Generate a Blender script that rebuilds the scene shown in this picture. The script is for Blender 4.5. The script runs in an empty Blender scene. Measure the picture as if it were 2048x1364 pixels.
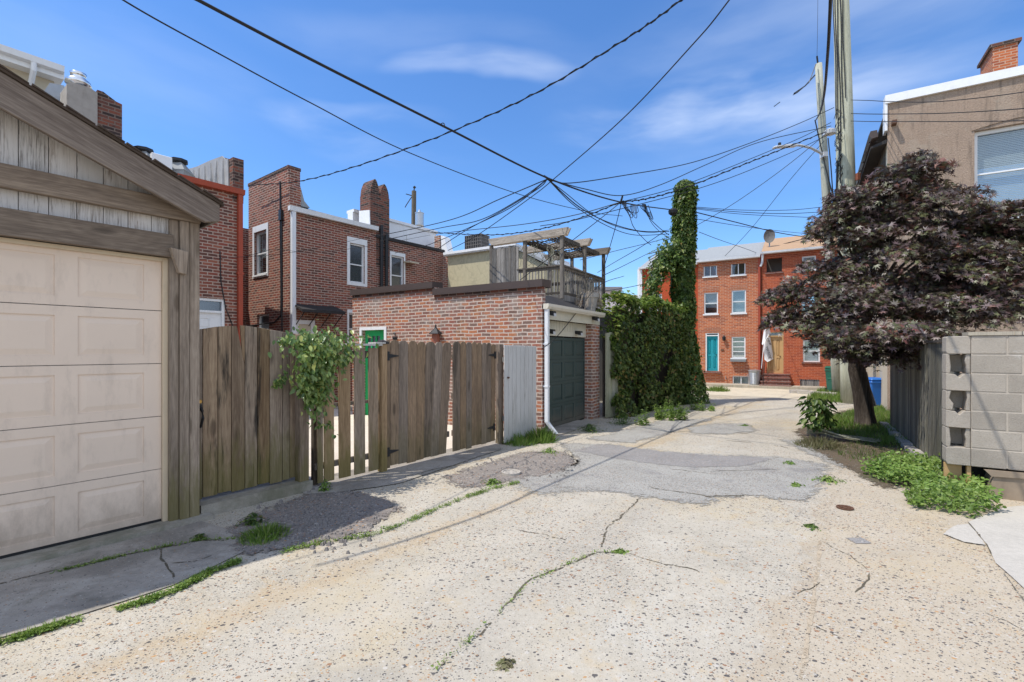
import bpy, bmesh, math, random
import numpy as np
from mathutils import Vector, noise as mnoise
R = math.radians
random.seed(7); rng = np.random.default_rng(11)
SC = bpy.context.scene
COL = SC.collection

# ------------------------------------------------------------- camera, sky, sun, exposure
CAMH, FPX, HOR = 1.6, 960.0, 700.0
cam = bpy.data.objects.new('camera', bpy.data.cameras.new('camera'))
COL.objects.link(cam); SC.camera = cam
cam.location = (0, 0, CAMH); cam.rotation_euler = (R(90), 0, 0)
cam.data.sensor_width = 36; cam.data.lens = FPX / 2048 * 36
cam.data.shift_y = (HOR - 682) / 2048
cam.data.clip_end = 2000; cam.data.clip_start = .05
SUN = Vector((-.5186, -.1545, 1.0)).normalized()
EL = math.asin(SUN.z); AZ = math.atan2(SUN.x, SUN.y)
W_ = bpy.data.worlds.new('World'); SC.world = W_; W_.use_nodes = True
SUN_E, SKY_E, EXPO = 3.45, .15, .40
sl = bpy.data.lights.new('sun', 'SUN'); sl.energy = SUN_E; sl.angle = R(.5); sl.color = (1, .955, .88)
so = bpy.data.objects.new('sun', sl); COL.objects.link(so)
so.rotation_euler = SUN.to_track_quat('Z', 'Y').to_euler()
vs = SC.view_settings
vs.view_transform = 'Standard'; vs.look = 'None'; vs.exposure = EXPO; vs.gamma = 1; vs.use_curve_mapping = False
SC.display_settings.display_device = 'sRGB'

class NT:                                        # little node helper
    def __init__(s, tree): s.t = tree; tree.nodes.clear()
    def n(s, kind, ins=None, **kw):
        nd = s.t.nodes.new('ShaderNode' + kind)
        for k, v in kw.items(): setattr(nd, k, v)
        for k, v in (ins or {}).items():
            sk = nd.inputs[k]
            if isinstance(v, bpy.types.NodeSocket): s.t.links.new(v, sk)
            else:
                if isinstance(v, tuple) and len(v) == 3 and sk.type == 'RGBA': v = v + (1,)
                sk.default_value = v
        return nd
    def m(s, op, a, b=0.0, c=0.0, clamp=False):
        return s.n('Math', {0: a, 1: b, 2: c}, operation=op, use_clamp=clamp).outputs[0]
    def vm(s, op, a, b=(0, 0, 0)):
        nd = s.n('VectorMath', {0: a, 1: b}, operation=op)
        return nd.outputs['Value'] if op in ('DOT_PRODUCT', 'LENGTH', 'DISTANCE') else nd.outputs[0]
    def mix(s, f, a, b, blend='MIX'):
        nd = s.n('Mix', data_type='RGBA', blend_type=blend)
        for k, v in ((0, f), (6, a), (7, b)):
            sk = nd.inputs[k]
            if isinstance(v, bpy.types.NodeSocket): s.t.links.new(v, sk)
            else: sk.default_value = (v + (1,)) if isinstance(v, tuple) and len(v) == 3 else v
        return nd.outputs[2]
    def ramp(s, f, stops, interp='LINEAR'):
        nd = s.n('ValToRGB', {0: f}); cr = nd.color_ramp; cr.interpolation = interp
        while len(cr.elements) < len(stops): cr.elements.new(.5)
        for e, (p, c) in zip(cr.elements, stops):
            e.position = p; e.color = c + (1,) if isinstance(c, tuple) else (c, c, c, 1)
        return nd.outputs[0]
    def sstep(s, x, a, b):
        nd = s.n('MapRange', {0: x, 1: a, 2: b, 3: 0.0, 4: 1.0}, interpolation_type='SMOOTHSTEP')
        return nd.outputs[0]
    def noise(s, vec, scale, detail=3, rough=.55, dist=0.0, col=False):
        nd = s.n('TexNoise', {'Vector': vec, 'Scale': scale, 'Detail': detail, 'Roughness': rough, 'Distortion': dist})
        return nd.outputs['Color' if col else 'Fac']
    def map(s, vec, scale=(1, 1, 1), loc=(0, 0, 0), rot=(0, 0, 0)):
        return s.n('Mapping', {'Vector': vec, 'Scale': scale, 'Location': loc, 'Rotation': rot}).outputs[0]

# sky: physical sky, deepened a little, with wisps of cirrus fixed to directions in the sky
w = NT(W_.node_tree)
sky = w.n('TexSky', sky_type='NISHITA', sun_disc=False, sun_elevation=EL, sun_rotation=AZ, air_density=1.0, dust_density=.25, ozone_density=2.2)
hs = w.n('HueSaturation', {'Color': sky.outputs[0], 'Saturation': 1.16, 'Value': .92})
skyc = w.mix(1.0, hs.outputs[0], (.84, 1.0, 1.2), 'MULTIPLY')
g = w.n('TexCoord').outputs['Generated']
warp = w.n('TexNoise', {'Vector': g, 'Scale': 2.2, 'Detail': 4.0}).outputs['Color']
gw = w.vm('ADD', g, w.vm('SCALE', w.vm('SUBTRACT', warp, (.5, .5, .5)), (0, 0, 0)))
gv = w.vm('ADD', g, w.vm('MULTIPLY', w.vm('SUBTRACT', warp, (.5, .5, .5)), (.22, .22, .10)))
streak = w.noise(w.map(gv, (1.6, 1.6, 7.0)), 1.7, 5, .5)
def blob(u, v, ru, rv, amp):
    d = Vector(((u - 1024) / FPX, 1, (HOR - v) / FPX)).normalized()
    r = Vector((d.y, -d.x, 0)).normalized(); up = r.cross(d)
    dd = w.vm('SUBTRACT', gv, tuple(d))
    a = w.m('MULTIPLY', w.vm('DOT_PRODUCT', dd, tuple(r)), FPX / ru)
    b = w.m('MULTIPLY', w.vm('DOT_PRODUCT', dd, tuple(up)), FPX / rv)
    q = w.m('ADD', w.m('MULTIPLY', a, a), w.m('MULTIPLY', b, b))
    return w.m('MULTIPLY', w.sstep(q, 1.0, 0.0), amp)
mask = blob(1440, 212, 330, 60, .62)
for a in ((985, 155, 165, 34, .42), (735, 262, 190, 44, .4), (840, 318, 190, 36, .25), (1660, 110, 520, 190, .13), (860, 90, 330, 60, .10), (250, 150, 300, 110, .10), (1900, 30, 500, 200, .12)):
    mask = w.m('ADD', mask, blob(*a))
cl = w.m('MULTIPLY', mask, w.sstep(streak, .28, .72))
cl = w.m('ADD', cl, w.m('MULTIPLY', w.sstep(streak, .5, .8), .02), clamp=True)
# added unseen bright overcast behind the camera, neutral fill for the shaded sides
back_fill = w.sstep(w.vm('DOT_PRODUCT', gv, (.36, -.74, .42)), .05, .75)
cl = w.m('MAXIMUM', cl, w.m('MULTIPLY', back_fill, w.m('ADD', .50, w.m('MULTIPLY', streak, .6))), clamp=True)
skyc = w.mix(w.m('MULTIPLY', cl, .8), skyc, (5.6, 6.1, 6.9))
bg = w.n('Background', {'Color': skyc, 'Strength': SKY_E})
w.n('OutputWorld', {'Surface': bg.outputs[0]})

# ------------------------------------------------------------- frames and measuring helpers
FR = dict(A=37.8, B=32.5, C=31.0, D=31.4, W=90.0)
def sc_(F): return math.sin(R(FR[F])), math.cos(R(FR[F]))
def W(F, s, l, z):                               # frame (along, left, up) to world
    a, c = sc_(F); return (s * a - l * c, s * c + l * a, z)
def Yo(F, s, l): return W(F, s, l, 0)[1]
def kk(u): return (u - 1024) / FPX
def sOn(F, u, l): a, c = sc_(F); k = kk(u); return -l * (c + k * a) / (k * c - a)
def lOn(F, u, s): a, c = sc_(F); k = kk(u); return -s * (k * c - a) / (c + k * a)
def zA(v, Y): return CAMH + (HOR - v) / FPX * Y
def zS(F, u, v, s): return zA(v, Yo(F, s, lOn(F, u, s)))
def zL(F, u, v, l): return zA(v, Yo(F, sOn(F, u, l), l))
def gP(u, v, z=0.0): Y = (CAMH - z) * FPX / (v - HOR); return (kk(u) * Y, Y)
def P(u, v, Y): return (kk(u) * Y, Y, zA(v, Y))
def inF(F, x, y): a, c = sc_(F); return (x * a + y * c, -(x * c - y * a))

# ------------------------------------------------------------- mesh builder
class MB:
    def __init__(s): s.v = []; s.f = []; s.r = []
    def add(s, vs, fs, r=None):
        o = len(s.v); s.v += [tuple(p) for p in vs]
        r = random.random() if r is None else r
        for f in fs: s.f.append([i + o for i in f]); s.r.append(r)
    def box(s, x0, x1, y0, y1, z0, z1, r=None):
        s.add([(x0, y0, z0), (x1, y0, z0), (x1, y1, z0), (x0, y1, z0), (x0, y0, z1), (x1, y0, z1), (x1, y1, z1), (x0, y1, z1)],
              [(0, 3, 2, 1), (4, 5, 6, 7), (0, 1, 5, 4), (1, 2, 6, 5), (2, 3, 7, 6), (3, 0, 4, 7)], r)
    def hexa(s, p, r=None):                      # eight corners, bottom four then top four
        s.add(p, [(0, 3, 2, 1), (4, 5, 6, 7), (0, 1, 5, 4), (1, 2, 6, 5), (2, 3, 7, 6), (3, 0, 4, 7)], r)
    def quad(s, a, b, c, d, r=None): s.add([a, b, c, d], [(0, 1, 2, 3)], r)
    def prism(s, poly, axis, c0, c1, r=None):    # poly in the other two axes
        mk = {'x': lambda p, c: (c, p[0], p[1]), 'y': lambda p, c: (p[0], c, p[1]), 'z': lambda p, c: (p[0], p[1], c)}[axis]
        n = len(poly)
        s.add([mk(p, c0) for p in poly] + [mk(p, c1) for p in poly],
              [tuple(range(n - 1, -1, -1)), tuple(range(n, 2 * n))] + [(i, (i + 1) % n, n + (i + 1) % n, n + i) for i in range(n)], r)
    def tube(s, pts, rad, n=6, r=None, cap=True):
        pts = [Vector(p) for p in pts]; m = len(pts)
        if not hasattr(rad, '__len__'): rad = [rad] * m
        vs = []; ref = Vector((.13, .27, .95))
        for i in range(m):
            d = (pts[min(i + 1, m - 1)] - pts[max(i - 1, 0)]).normalized()
            if abs(d.dot(ref)) > .97: ref = Vector((1, .1, 0))
            a = d.cross(ref).normalized(); b = d.cross(a)
            ref = a.cross(d) if False else ref
            for k in range(n):
                t = 2 * math.pi * k / n
                vs.append(pts[i] + (a * math.cos(t) + b * math.sin(t)) * rad[i])
        fs = [(i * n + k, i * n + (k + 1) % n, (i + 1) * n + (k + 1) % n, (i + 1) * n + k) for i in range(m - 1) for k in range(n)]
        if cap: fs += [tuple(range(n - 1, -1, -1)), tuple(range((m - 1) * n, m * n))]
        s.add(vs, fs, r)
    def lathe(s, prof, c, n=16, r=None):         # prof: (radius, z)
        vs = [(c[0] + q * math.cos(2 * math.pi * k / n), c[1] + q * math.sin(2 * math.pi * k / n), c[2] + z) for q, z in prof for k in range(n)]
        m = len(prof)
        fs = [(i * n + k, i * n + (k + 1) % n, (i + 1) * n + (k + 1) % n, (i + 1) * n + k) for i in range(m - 1) for k in range(n)]
        fs += [tuple(range(n - 1, -1, -1)), tuple(range((m - 1) * n, m * n))]
        s.add(vs, fs, r)
    def mesh(s, name, base=(0, 0, 0), smooth=False):
        me = bpy.data.meshes.new(name)
        me.from_pydata([(p[0] - base[0], p[1] - base[1], p[2] - base[2]) for p in s.v], [], s.f)
        at = me.attributes.new('rnd', 'FLOAT', 'FACE'); at.data.foreach_set('value', s.r)
        if smooth: me.polygons.foreach_set('use_smooth', [True] * len(me.polygons))
        me.update(); return me

def tag(o, label=None, cat=None, group=None, kind=None):
    for k, v in (('label', label), ('category', cat), ('group', group), ('kind', kind)):
        if v: o[k] = v
    return o
def root_tf(o, F, base):
    o.location = W(F, *base); o.rotation_euler = (0, 0, R(90 - FR[F]))
class Thing:
    def __init__(s, name, F, base, label, cat, group=None):
        s.F, s.base = F, base
        s.o = bpy.data.objects.new(name, None); COL.objects.link(s.o); s.o.empty_display_size = .2
        root_tf(s.o, F, base); tag(s.o, label, cat, group)
    def part(s, name, mb, mat, parent=None, label=None, bevel=0, smooth=False):
        me = mb.mesh(name, s.base, smooth) if isinstance(mb, MB) else mb
        if not me.materials: me.materials.append(mat)
        o = bpy.data.objects.new(name, me); COL.objects.link(o); o.parent = parent or s.o
        if label: o['label'] = label
        if bevel: bev(o, bevel)
        return o
def bev(o, wd):
    m = o.modifiers.new('bevel', 'BEVEL'); m.width = wd; m.segments = 1; m.limit_method = 'ANGLE'; m.angle_limit = R(50)
def solo(name, F, base, mb, mat, label, cat, group=None, kind=None, smooth=False, bevel=0):
    me = mb.mesh(name, base, smooth) if isinstance(mb, MB) else mb
    me.materials.append(mat)
    o = bpy.data.objects.new(name, me); COL.objects.link(o); root_tf(o, F, base)
    if bevel: bev(o, bevel)
    return tag(o, label, cat, group, kind)
def copy_tree(o, parent=None):
    c = o.copy(); COL.objects.link(c)
    if parent: c.parent = parent
    for ch in list(o.children): copy_tree(ch, c)
    return c

def wall(mb, pl, c, a0, a1, z0, z1, ops=(), d=.1, r=.5):
    """flat wall sheet in plane x=c or y=c with real reveals of depth d round each opening (a0,a1,z0,z1)"""
    pt = (lambda a, z, k=0: (c + k, a, z)) if pl == 'x' else (lambda a, z, k=0: (a, c + k, z))
    A = sorted({a0, a1, *[x for o in ops for x in o[:2]]}); Z = sorted({z0, z1, *[x for o in ops for x in o[2:4]]})
    A = [a for a in A if a0 <= a <= a1]; Z = [z for z in Z if z0 <= z <= z1]
    for i in range(len(A) - 1):
        for j in range(len(Z) - 1):
            am, zm = (A[i] + A[i + 1]) / 2, (Z[j] + Z[j + 1]) / 2
            if any(o[0] < am < o[1] and o[2] < zm < o[3] for o in ops): continue
            mb.quad(pt(A[i], Z[j]), pt(A[i + 1], Z[j]), pt(A[i + 1], Z[j + 1]), pt(A[i], Z[j + 1]), r)
    for o in ops:
        q = [(o[0], o[2]), (o[1], o[2]), (o[1], o[3]), (o[0], o[3])]
        for i in range(4):
            p, n = q[i], q[(i + 1) % 4]
            mb.quad(pt(*p), pt(*n), pt(*n, d), pt(*p, d), r)

def panel_face(mb, pl, c, a0, a1, z0, z1, panels, sg=1, d=.012, inset=.05, r=.5):
    """door skin with recessed grooves and raised fields; sg = direction into the door"""
    wall(mb, pl, c, a0, a1, z0, z1, panels, d * sg, r)
    pt = (lambda a, z, k: (c + k * sg, a, z)) if pl == 'x' else (lambda a, z, k: (a, c + k * sg, z))
    for (p0, p1, q0, q1) in panels:
        o = [(p0, q0), (p1, q0), (p1, q1), (p0, q1)]
        g_ = .012; m = [(p0 + g_, q0 + g_), (p1 - g_, q0 + g_), (p1 - g_, q1 - g_), (p0 + g_, q1 - g_)]
        i_ = [(p0 + inset, q0 + inset), (p1 - inset, q0 + inset), (p1 - inset, q1 - inset), (p0 + inset, q1 - inset)]
        for k in range(4):
            n = (k + 1) % 4
            mb.quad(pt(*o[k], d), pt(*o[n], d), pt(*m[n], d), pt(*m[k], d), r)
            mb.quad(pt(*m[k], d), pt(*m[n], d), pt(*i_[n], .001), pt(*i_[k], .001), r)
        mb.quad(*[pt(*q, .001) for q in i_], r)

def wbox(mb, pl, a0, a1, d0, d1, z0, z1, r=None):
    d0, d1 = min(d0, d1), max(d0, d1)
    if pl == 'x': mb.box(d0, d1, a0, a1, z0, z1, r)
    else: mb.box(a0, a1, d0, d1, z0, z1, r)

def window(T, pl, c, a0, a1, z0, z1, sg=1, dep=.1, fw=.05, rails=(.5,), mull=0, sill=.05, out=.02, blind=0.0, frame=None, glass=None, trim=0.0):
    """sash window set in a reveal; sg is the sign of the direction into the house"""
    frame = frame or M['white_paint']; glass = glass or M['glass']
    f = MB(); o_, b_ = c + sg * (dep - .06 if dep > .07 else .0) , c + sg * (dep + .02)
    wbox(f, pl, a0, a0 + fw, o_, b_, z0, z1); wbox(f, pl, a1 - fw, a1, o_, b_, z0, z1)
    wbox(f, pl, a0 + fw, a1 - fw, o_, b_, z1 - fw, z1); wbox(f, pl, a0 + fw, a1 - fw, o_, b_, z0, z0 + fw)
    for q in rails:
        z = z0 + (z1 - z0) * q; wbox(f, pl, a0 + fw, a1 - fw, o_ + sg * .012, b_, z - .018, z + .018)
    for k in range(mull):
        a = a0 + (a1 - a0) * (k + 1) / (mull + 1); wbox(f, pl, a - .018, a + .018, o_ + sg * .016, b_, z0 + fw, z1 - fw)
    if trim:
        p_, q_ = c - sg * .02, c - sg * .002
        wbox(f, pl, a0 - trim, a0, p_, q_, z0 - trim, z1 + trim * 2.0); wbox(f, pl, a1, a1 + trim, p_, q_, z0 - trim, z1 + trim * 2.0)
        wbox(f, pl, a0, a1, p_, q_, z1, z1 + trim * 2.0); wbox(f, pl, a0, a1, p_, q_, z0 - trim, z0)
    fo = T.part('window', f, frame)
    p = MB(); wbox(p, pl, a0 + fw * .8, a1 - fw * .8, b_ - sg * .03, b_ - sg * .024, z0 + fw * .8, z1 - fw * .8); T.part('pane', p, glass, fo)
    if blind:
        b = MB(); zt = z1 - fw; zb = zt - (z1 - z0 - 2 * fw) * blind; n = max(3, int((zt - zb) / .04))
        for k in range(n):
            z = zt - (k + .5) * (zt - zb) / n
            wbox(b, pl, a0 + fw, a1 - fw, b_ + sg * .05, b_ + sg * .054, z - .017, z + .015)
        T.part('blind', b, M['blind'], fo)
    if sill:
        s = MB(); wbox(s, pl, a0 - .04, a1 + .04, c - sg * (out + .03), c + sg * dep, z0 - sill, z0); T.part('sill', s, frame, fo)
    return fo
# ------------------------------------------------------------- materials
M = {}
def newmat(name):
    m = bpy.data.materials.new(name); m.use_nodes = True; M[name] = m; return m, NT(m.node_tree)
def finish(t, col, rough=.7, bump=None, bs=.3, bd=.02, metal=0.0, spec=.3, trans=None, alpha=None, tf=.3):
    ins = {'Base Color': col, 'Roughness': rough, 'Metallic': metal, 'Specular IOR Level': spec}
    if bump is not None:
        ins['Normal'] = t.n('Bump', {'Height': bump, 'Strength': bs, 'Distance': bd}).outputs[0]
    b = t.n('BsdfPrincipled', ins).outputs[0]
    if trans is not None:
        tr = t.n('BsdfTranslucent', {'Color': trans}).outputs[0]
        b = t.n('MixShader', {0: tf, 1: b, 2: tr}).outputs[0]
    if alpha is not None: b = t.n('MixShader', {0: alpha, 1: t.n('BsdfTransparent').outputs[0], 2: b}).outputs[0]
    t.n('OutputMaterial', {'Surface': b})
def oc(t): return t.n('TexCoord').outputs['Object']
def rnd(t): return t.n('Attribute', attribute_name='rnd').outputs['Fac']

def paint(name, col, rough=.5, var=.12, spec=.35, metal=0.0, dirt=0.0, sc=6.0, splash=0.0):
    m, t = newmat(name); c = oc(t)
    n = t.noise(c, sc, 5, .6); f = t.noise(c, sc * 9, 3, .6)
    v = t.m('ADD', t.m('MULTIPLY', n, var * 2), 1 - var)
    base = t.mix(1.0, col, t.ramp(v, [(0, 0.0), (1, 1.0)]), 'MULTIPLY') if False else t.n('HueSaturation', {'Color': col, 'Value': v}).outputs[0]
    if dirt:
        d = t.sstep(t.noise(t.map(c, (3, 3, 1)), 2.5, 6, .7), .5, .72)
        base = t.mix(t.m('MULTIPLY', d, dirt), base, (.12, .1, .08))
    if splash:                                    # mud splashed up from the ground and dust lying in the lower edges
        z = t.n('SeparateXYZ', {0: c}).outputs[2]
        sm = t.sstep(t.m('SUBTRACT', t.m('ADD', t.m('MULTIPLY', t.noise(t.map(c, (5, 5, 2)), 2, 6, .75), .9), .05), t.m('MULTIPLY', z, 1.1)), .0, .5)
        base = t.mix(t.m('MULTIPLY', sm, splash), base, (.24, .18, .13))
    finish(t, base, t.m('ADD', rough - .1, t.m('MULTIPLY', f, .2)), f, .12, .004, metal, spec)
paint('white_paint', (.78, .78, .77), .45, .06, dirt=.08)
paint('gutter_cream', (.66, .61, .5), .45, .08, dirt=.15)
paint('gutter_white', (.74, .75, .76), .35, .06, dirt=.12)
paint('cream_door', (.73, .59, .47), .55, .07, dirt=.16, sc=2, splash=.45)
paint('cream_trim', (.62, .5, .35), .6, .08, dirt=.15)
paint('cream_board', (.6, .56, .44), .6, .07, dirt=.12)
paint('green_door', (.045, .07, .064), .5, .1, dirt=.06, splash=.4)
paint('teal', (.02, .30, .36), .45, .08)
paint('bright_green', (.025, .42, .13), .45, .08)
paint('tan_wood_door', (.52, .33, .15), .5, .12)
paint('red_paint', (.36, .065, .03), .55, .14, dirt=.15)
paint('black_metal', (.02, .02, .021), .45, .2, spec=.4)
paint('rubber', (.014, .014, .015), .6, .1)
paint('dark_tar', (.035, .032, .031), .85, .3)
paint('brown_metal', (.075, .055, .047), .5, .12)
paint('grey_metal', (.33, .34, .35), .38, .2, metal=.6)
paint('galvanised', (.45, .47, .49), .36, .25, metal=.75, sc=14)
paint('silver', (.75, .76, .78), .2, .1, metal=.9)
paint('roof_white', (.8, .8, .8), .6, .08, dirt=.1)
paint('roof_grey', (.3, .31, .31), .85, .2, sc=10)
paint('roof_tan', (.42, .27, .16), .85, .15, sc=10)
paint('shingle', (.07, .05, .038), .9, .4, sc=20)
paint('beige_wall', (.58, .5, .38), .75, .08, dirt=.06)
paint('beige_stucco', (.55, .48, .36), .85, .1, dirt=.05)
paint('interior', (.25, .24, .22), .9, .1)
paint('blind', (.8, .8, .79), .6, .05)
paint('brass', (.5, .3, .09), .35, .15, metal=.8)
paint('blue_bin', (.02, .14, .48), .4, .06)
paint('green_bin', (.012, .11, .07), .4, .08)
paint('bag_black', (.012, .012, .014), .22, .2, spec=.6)
paint('stone_dark', (.2, .18, .165), .9, .4, sc=20)
paint('render_grey', (.33, .3, .265), .9, .3, dirt=.4)
paint('stone', (.42, .38, .33), .85, .2)
paint('flag_cloth', (.82, .82, .82), .8, .03)
paint('lamp_grey', (.52, .52, .52), .4, .05)
paint('tarp', (.36, .35, .34), .55, .35, sc=5)
paint('ceramic', (.28, .1, .06), .6, .15)
paint('far_wall', (.7, .7, .69), .8, .05)
paint('pot_grey', (.34, .32, .29), .8, .25)
paint('planter', (.15, .14, .13), .8, .3)
paint('twig', (.34, .28, .21), .9, .3)
paint('rust', (.12, .06, .035), .7, .4, sc=30)

m, t = newmat('glass')                            # see-through pane with sky reflections
fr_ = t.n('LayerWeight', {'Blend': .35}).outputs['Facing']
gl = t.n('BsdfGlossy', {'Color': (.9, .95, 1), 'Roughness': .03}).outputs[0]
tp = t.n('BsdfTransparent', {'Color': (.8, .84, .85)}).outputs[0]
t.n('OutputMaterial', {'Surface': t.n('MixShader', {0: t.m('ADD', t.m('MULTIPLY', fr_, .4), .05), 1: tp, 2: gl}).outputs[0]})
m, t = newmat('screen_glass')                     # insect screen over the glass
gl = t.n('BsdfGlossy', {'Color': (.6, .64, .7), 'Roughness': .15}).outputs[0]
df = t.n('BsdfDiffuse', {'Color': (.045, .05, .06)}).outputs[0]
t.n('OutputMaterial', {'Surface': t.n('MixShader', {0: .22, 1: df, 2: gl}).outputs[0]})

def brick(name, cols, mortar, mvar=.15, tone=(.8, 1.15), white=0.0, bw=.215, rh=.072, ms=.011, orange=None, darkpatch=0.0, bump=.5, greypatch=0.0, warp=.02):
    m, t = newmat(name); c = oc(t)
    sx = t.n('SeparateXYZ', {0: c}).outputs
    wob = t.noise(c, 3.0, 3, .5, col=True)
    uv = t.n('CombineXYZ', {0: t.m('ADD', sx[0], sx[1]), 1: sx[2], 2: 0.0}).outputs[0]
    uv = t.vm('ADD', uv, t.vm('MULTIPLY', t.vm('SUBTRACT', wob, (.5, .5, .5)), (warp, warp * .8, 0)))
    fine = t.noise(c, 60, 3, .6, col=True)
    uv = t.vm('ADD', uv, t.vm('MULTIPLY', t.vm('SUBTRACT', fine, (.5, .5, .5)), (.010, .008, 0)))
    b = t.n('TexBrick', {'Vector': uv, 'Color1': (0, 0, 0), 'Color2': (1, 1, 1), 'Mortar': (0, 0, 0), 'Scale': 1.0, 'Mortar Size': ms, 'Mortar Smooth': .25,
                         'Bias': 0.0, 'Brick Width': bw, 'Row Height': rh}, offset=.5, squash=1.0)
    n = len(cols)
    col = t.ramp(b.outputs['Color'], [((i + .02) / n, q) for i, q in enumerate(cols)], 'CONSTANT' if n > 4 else 'LINEAR')
    g1 = t.noise(c, 55, 4, .65); g2 = t.noise(c, .9, 4, .6)
    val = t.m('ADD', t.m('MULTIPLY', g1, .7), t.m('ADD', t.m('MULTIPLY', g2, .6), .38))
    col = t.n('HueSaturation', {'Color': col, 'Value': val}).outputs[0]
    if orange:
        col = t.mix(t.m('MULTIPLY', t.sstep(t.noise(c, 2.4, 6, .75), .52, .62), .55), col, orange)
    if greypatch:
        col = t.mix(t.m('MULTIPLY', t.sstep(t.noise(t.map(c, loc=(5, 2, 8)), 1.3, 5, .7), .5, .62), greypatch), col, (.30, .255, .22))
    if darkpatch:
        col = t.mix(t.m('MULTIPLY', t.sstep(t.noise(c, 2.3, 5, .7), .53, .66), darkpatch), col, (.05, .04, .037))
    mo = t.n('HueSaturation', {'Color': mortar, 'Value': t.m('ADD', .8, t.m('MULTIPLY', t.noise(c, 9, 4, .7), .45))}).outputs[0]
    mf = t.m('MULTIPLY', b.outputs['Fac'], t.m('ADD', 1 - mvar, t.m('MULTIPLY', t.noise(c, 4, 4, .6), mvar)))
    col = t.mix(mf, col, mo)
    if white:
        wm = t.sstep(t.noise(c, 7, 7, .75), .6 , .72)
        wm = t.m('MULTIPLY', wm, t.sstep(t.noise(c, 1.1, 3, .6), .42, .62))
        col = t.mix(t.m('MULTIPLY', wm, white), col, (.55, .5, .46))
    h = t.m('ADD', t.m('MULTIPLY', b.outputs['Fac'], -1.0), t.m('MULTIPLY', g1, .5))
    finish(t, col, .9, h, bump, .012, 0, .2)
brick('brick_dark', [(.22, .08, .055), (.125, .058, .045), (.25, .082, .055), (.19, .072, .052), (.29, .105, .066), (.145, .065, .05), (.24, .07, .048), (.21, .085, .06)], (.46, .36, .29), .3, darkpatch=.3, white=.25, warp=.03)
brick('brick_mixed', [(.30, .125, .085), (.25, .155, .12), (.38, .145, .08), (.26, .11, .08), (.19, .12, .095), (.34, .13, .085), (.28, .14, .105), (.42, .17, .085), (.22, .105, .08)], (.56, .48, .41), .3, orange=(.48, .22, .095), darkpatch=.35, white=.9, greypatch=.75, warp=.06, ms=.012)
brick('brick_sooty', [(.14, .06, .045), (.07, .042, .036), (.17, .065, .045), (.05, .036, .032), (.2, .07, .045)], (.2, .16, .13), .5, darkpatch=.75)
brick('brick_orange', [(.47, .13, .05), (.41, .105, .042), (.52, .155, .06), (.43, .12, .05), (.33, .09, .045)], (.5, .34, .24), .3, rh=.068, bump=.3)
brick('brick_red_paint', [(.43, .095, .04), (.40, .085, .038), (.45, .11, .046), (.32, .075, .04)], (.5, .2, .12), .5, white=.8, rh=.068, bump=.35)
brick('brick_red_clean', [(.46, .082, .03), (.44, .078, .03), (.47, .092, .034)], (.36, .062, .025), .5, rh=.068, bump=.25)
brick('brick_steps', [(.2, .075, .055), (.24, .09, .065), (.16, .065, .05)], (.26, .2, .17), .4, white=.3)

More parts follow.
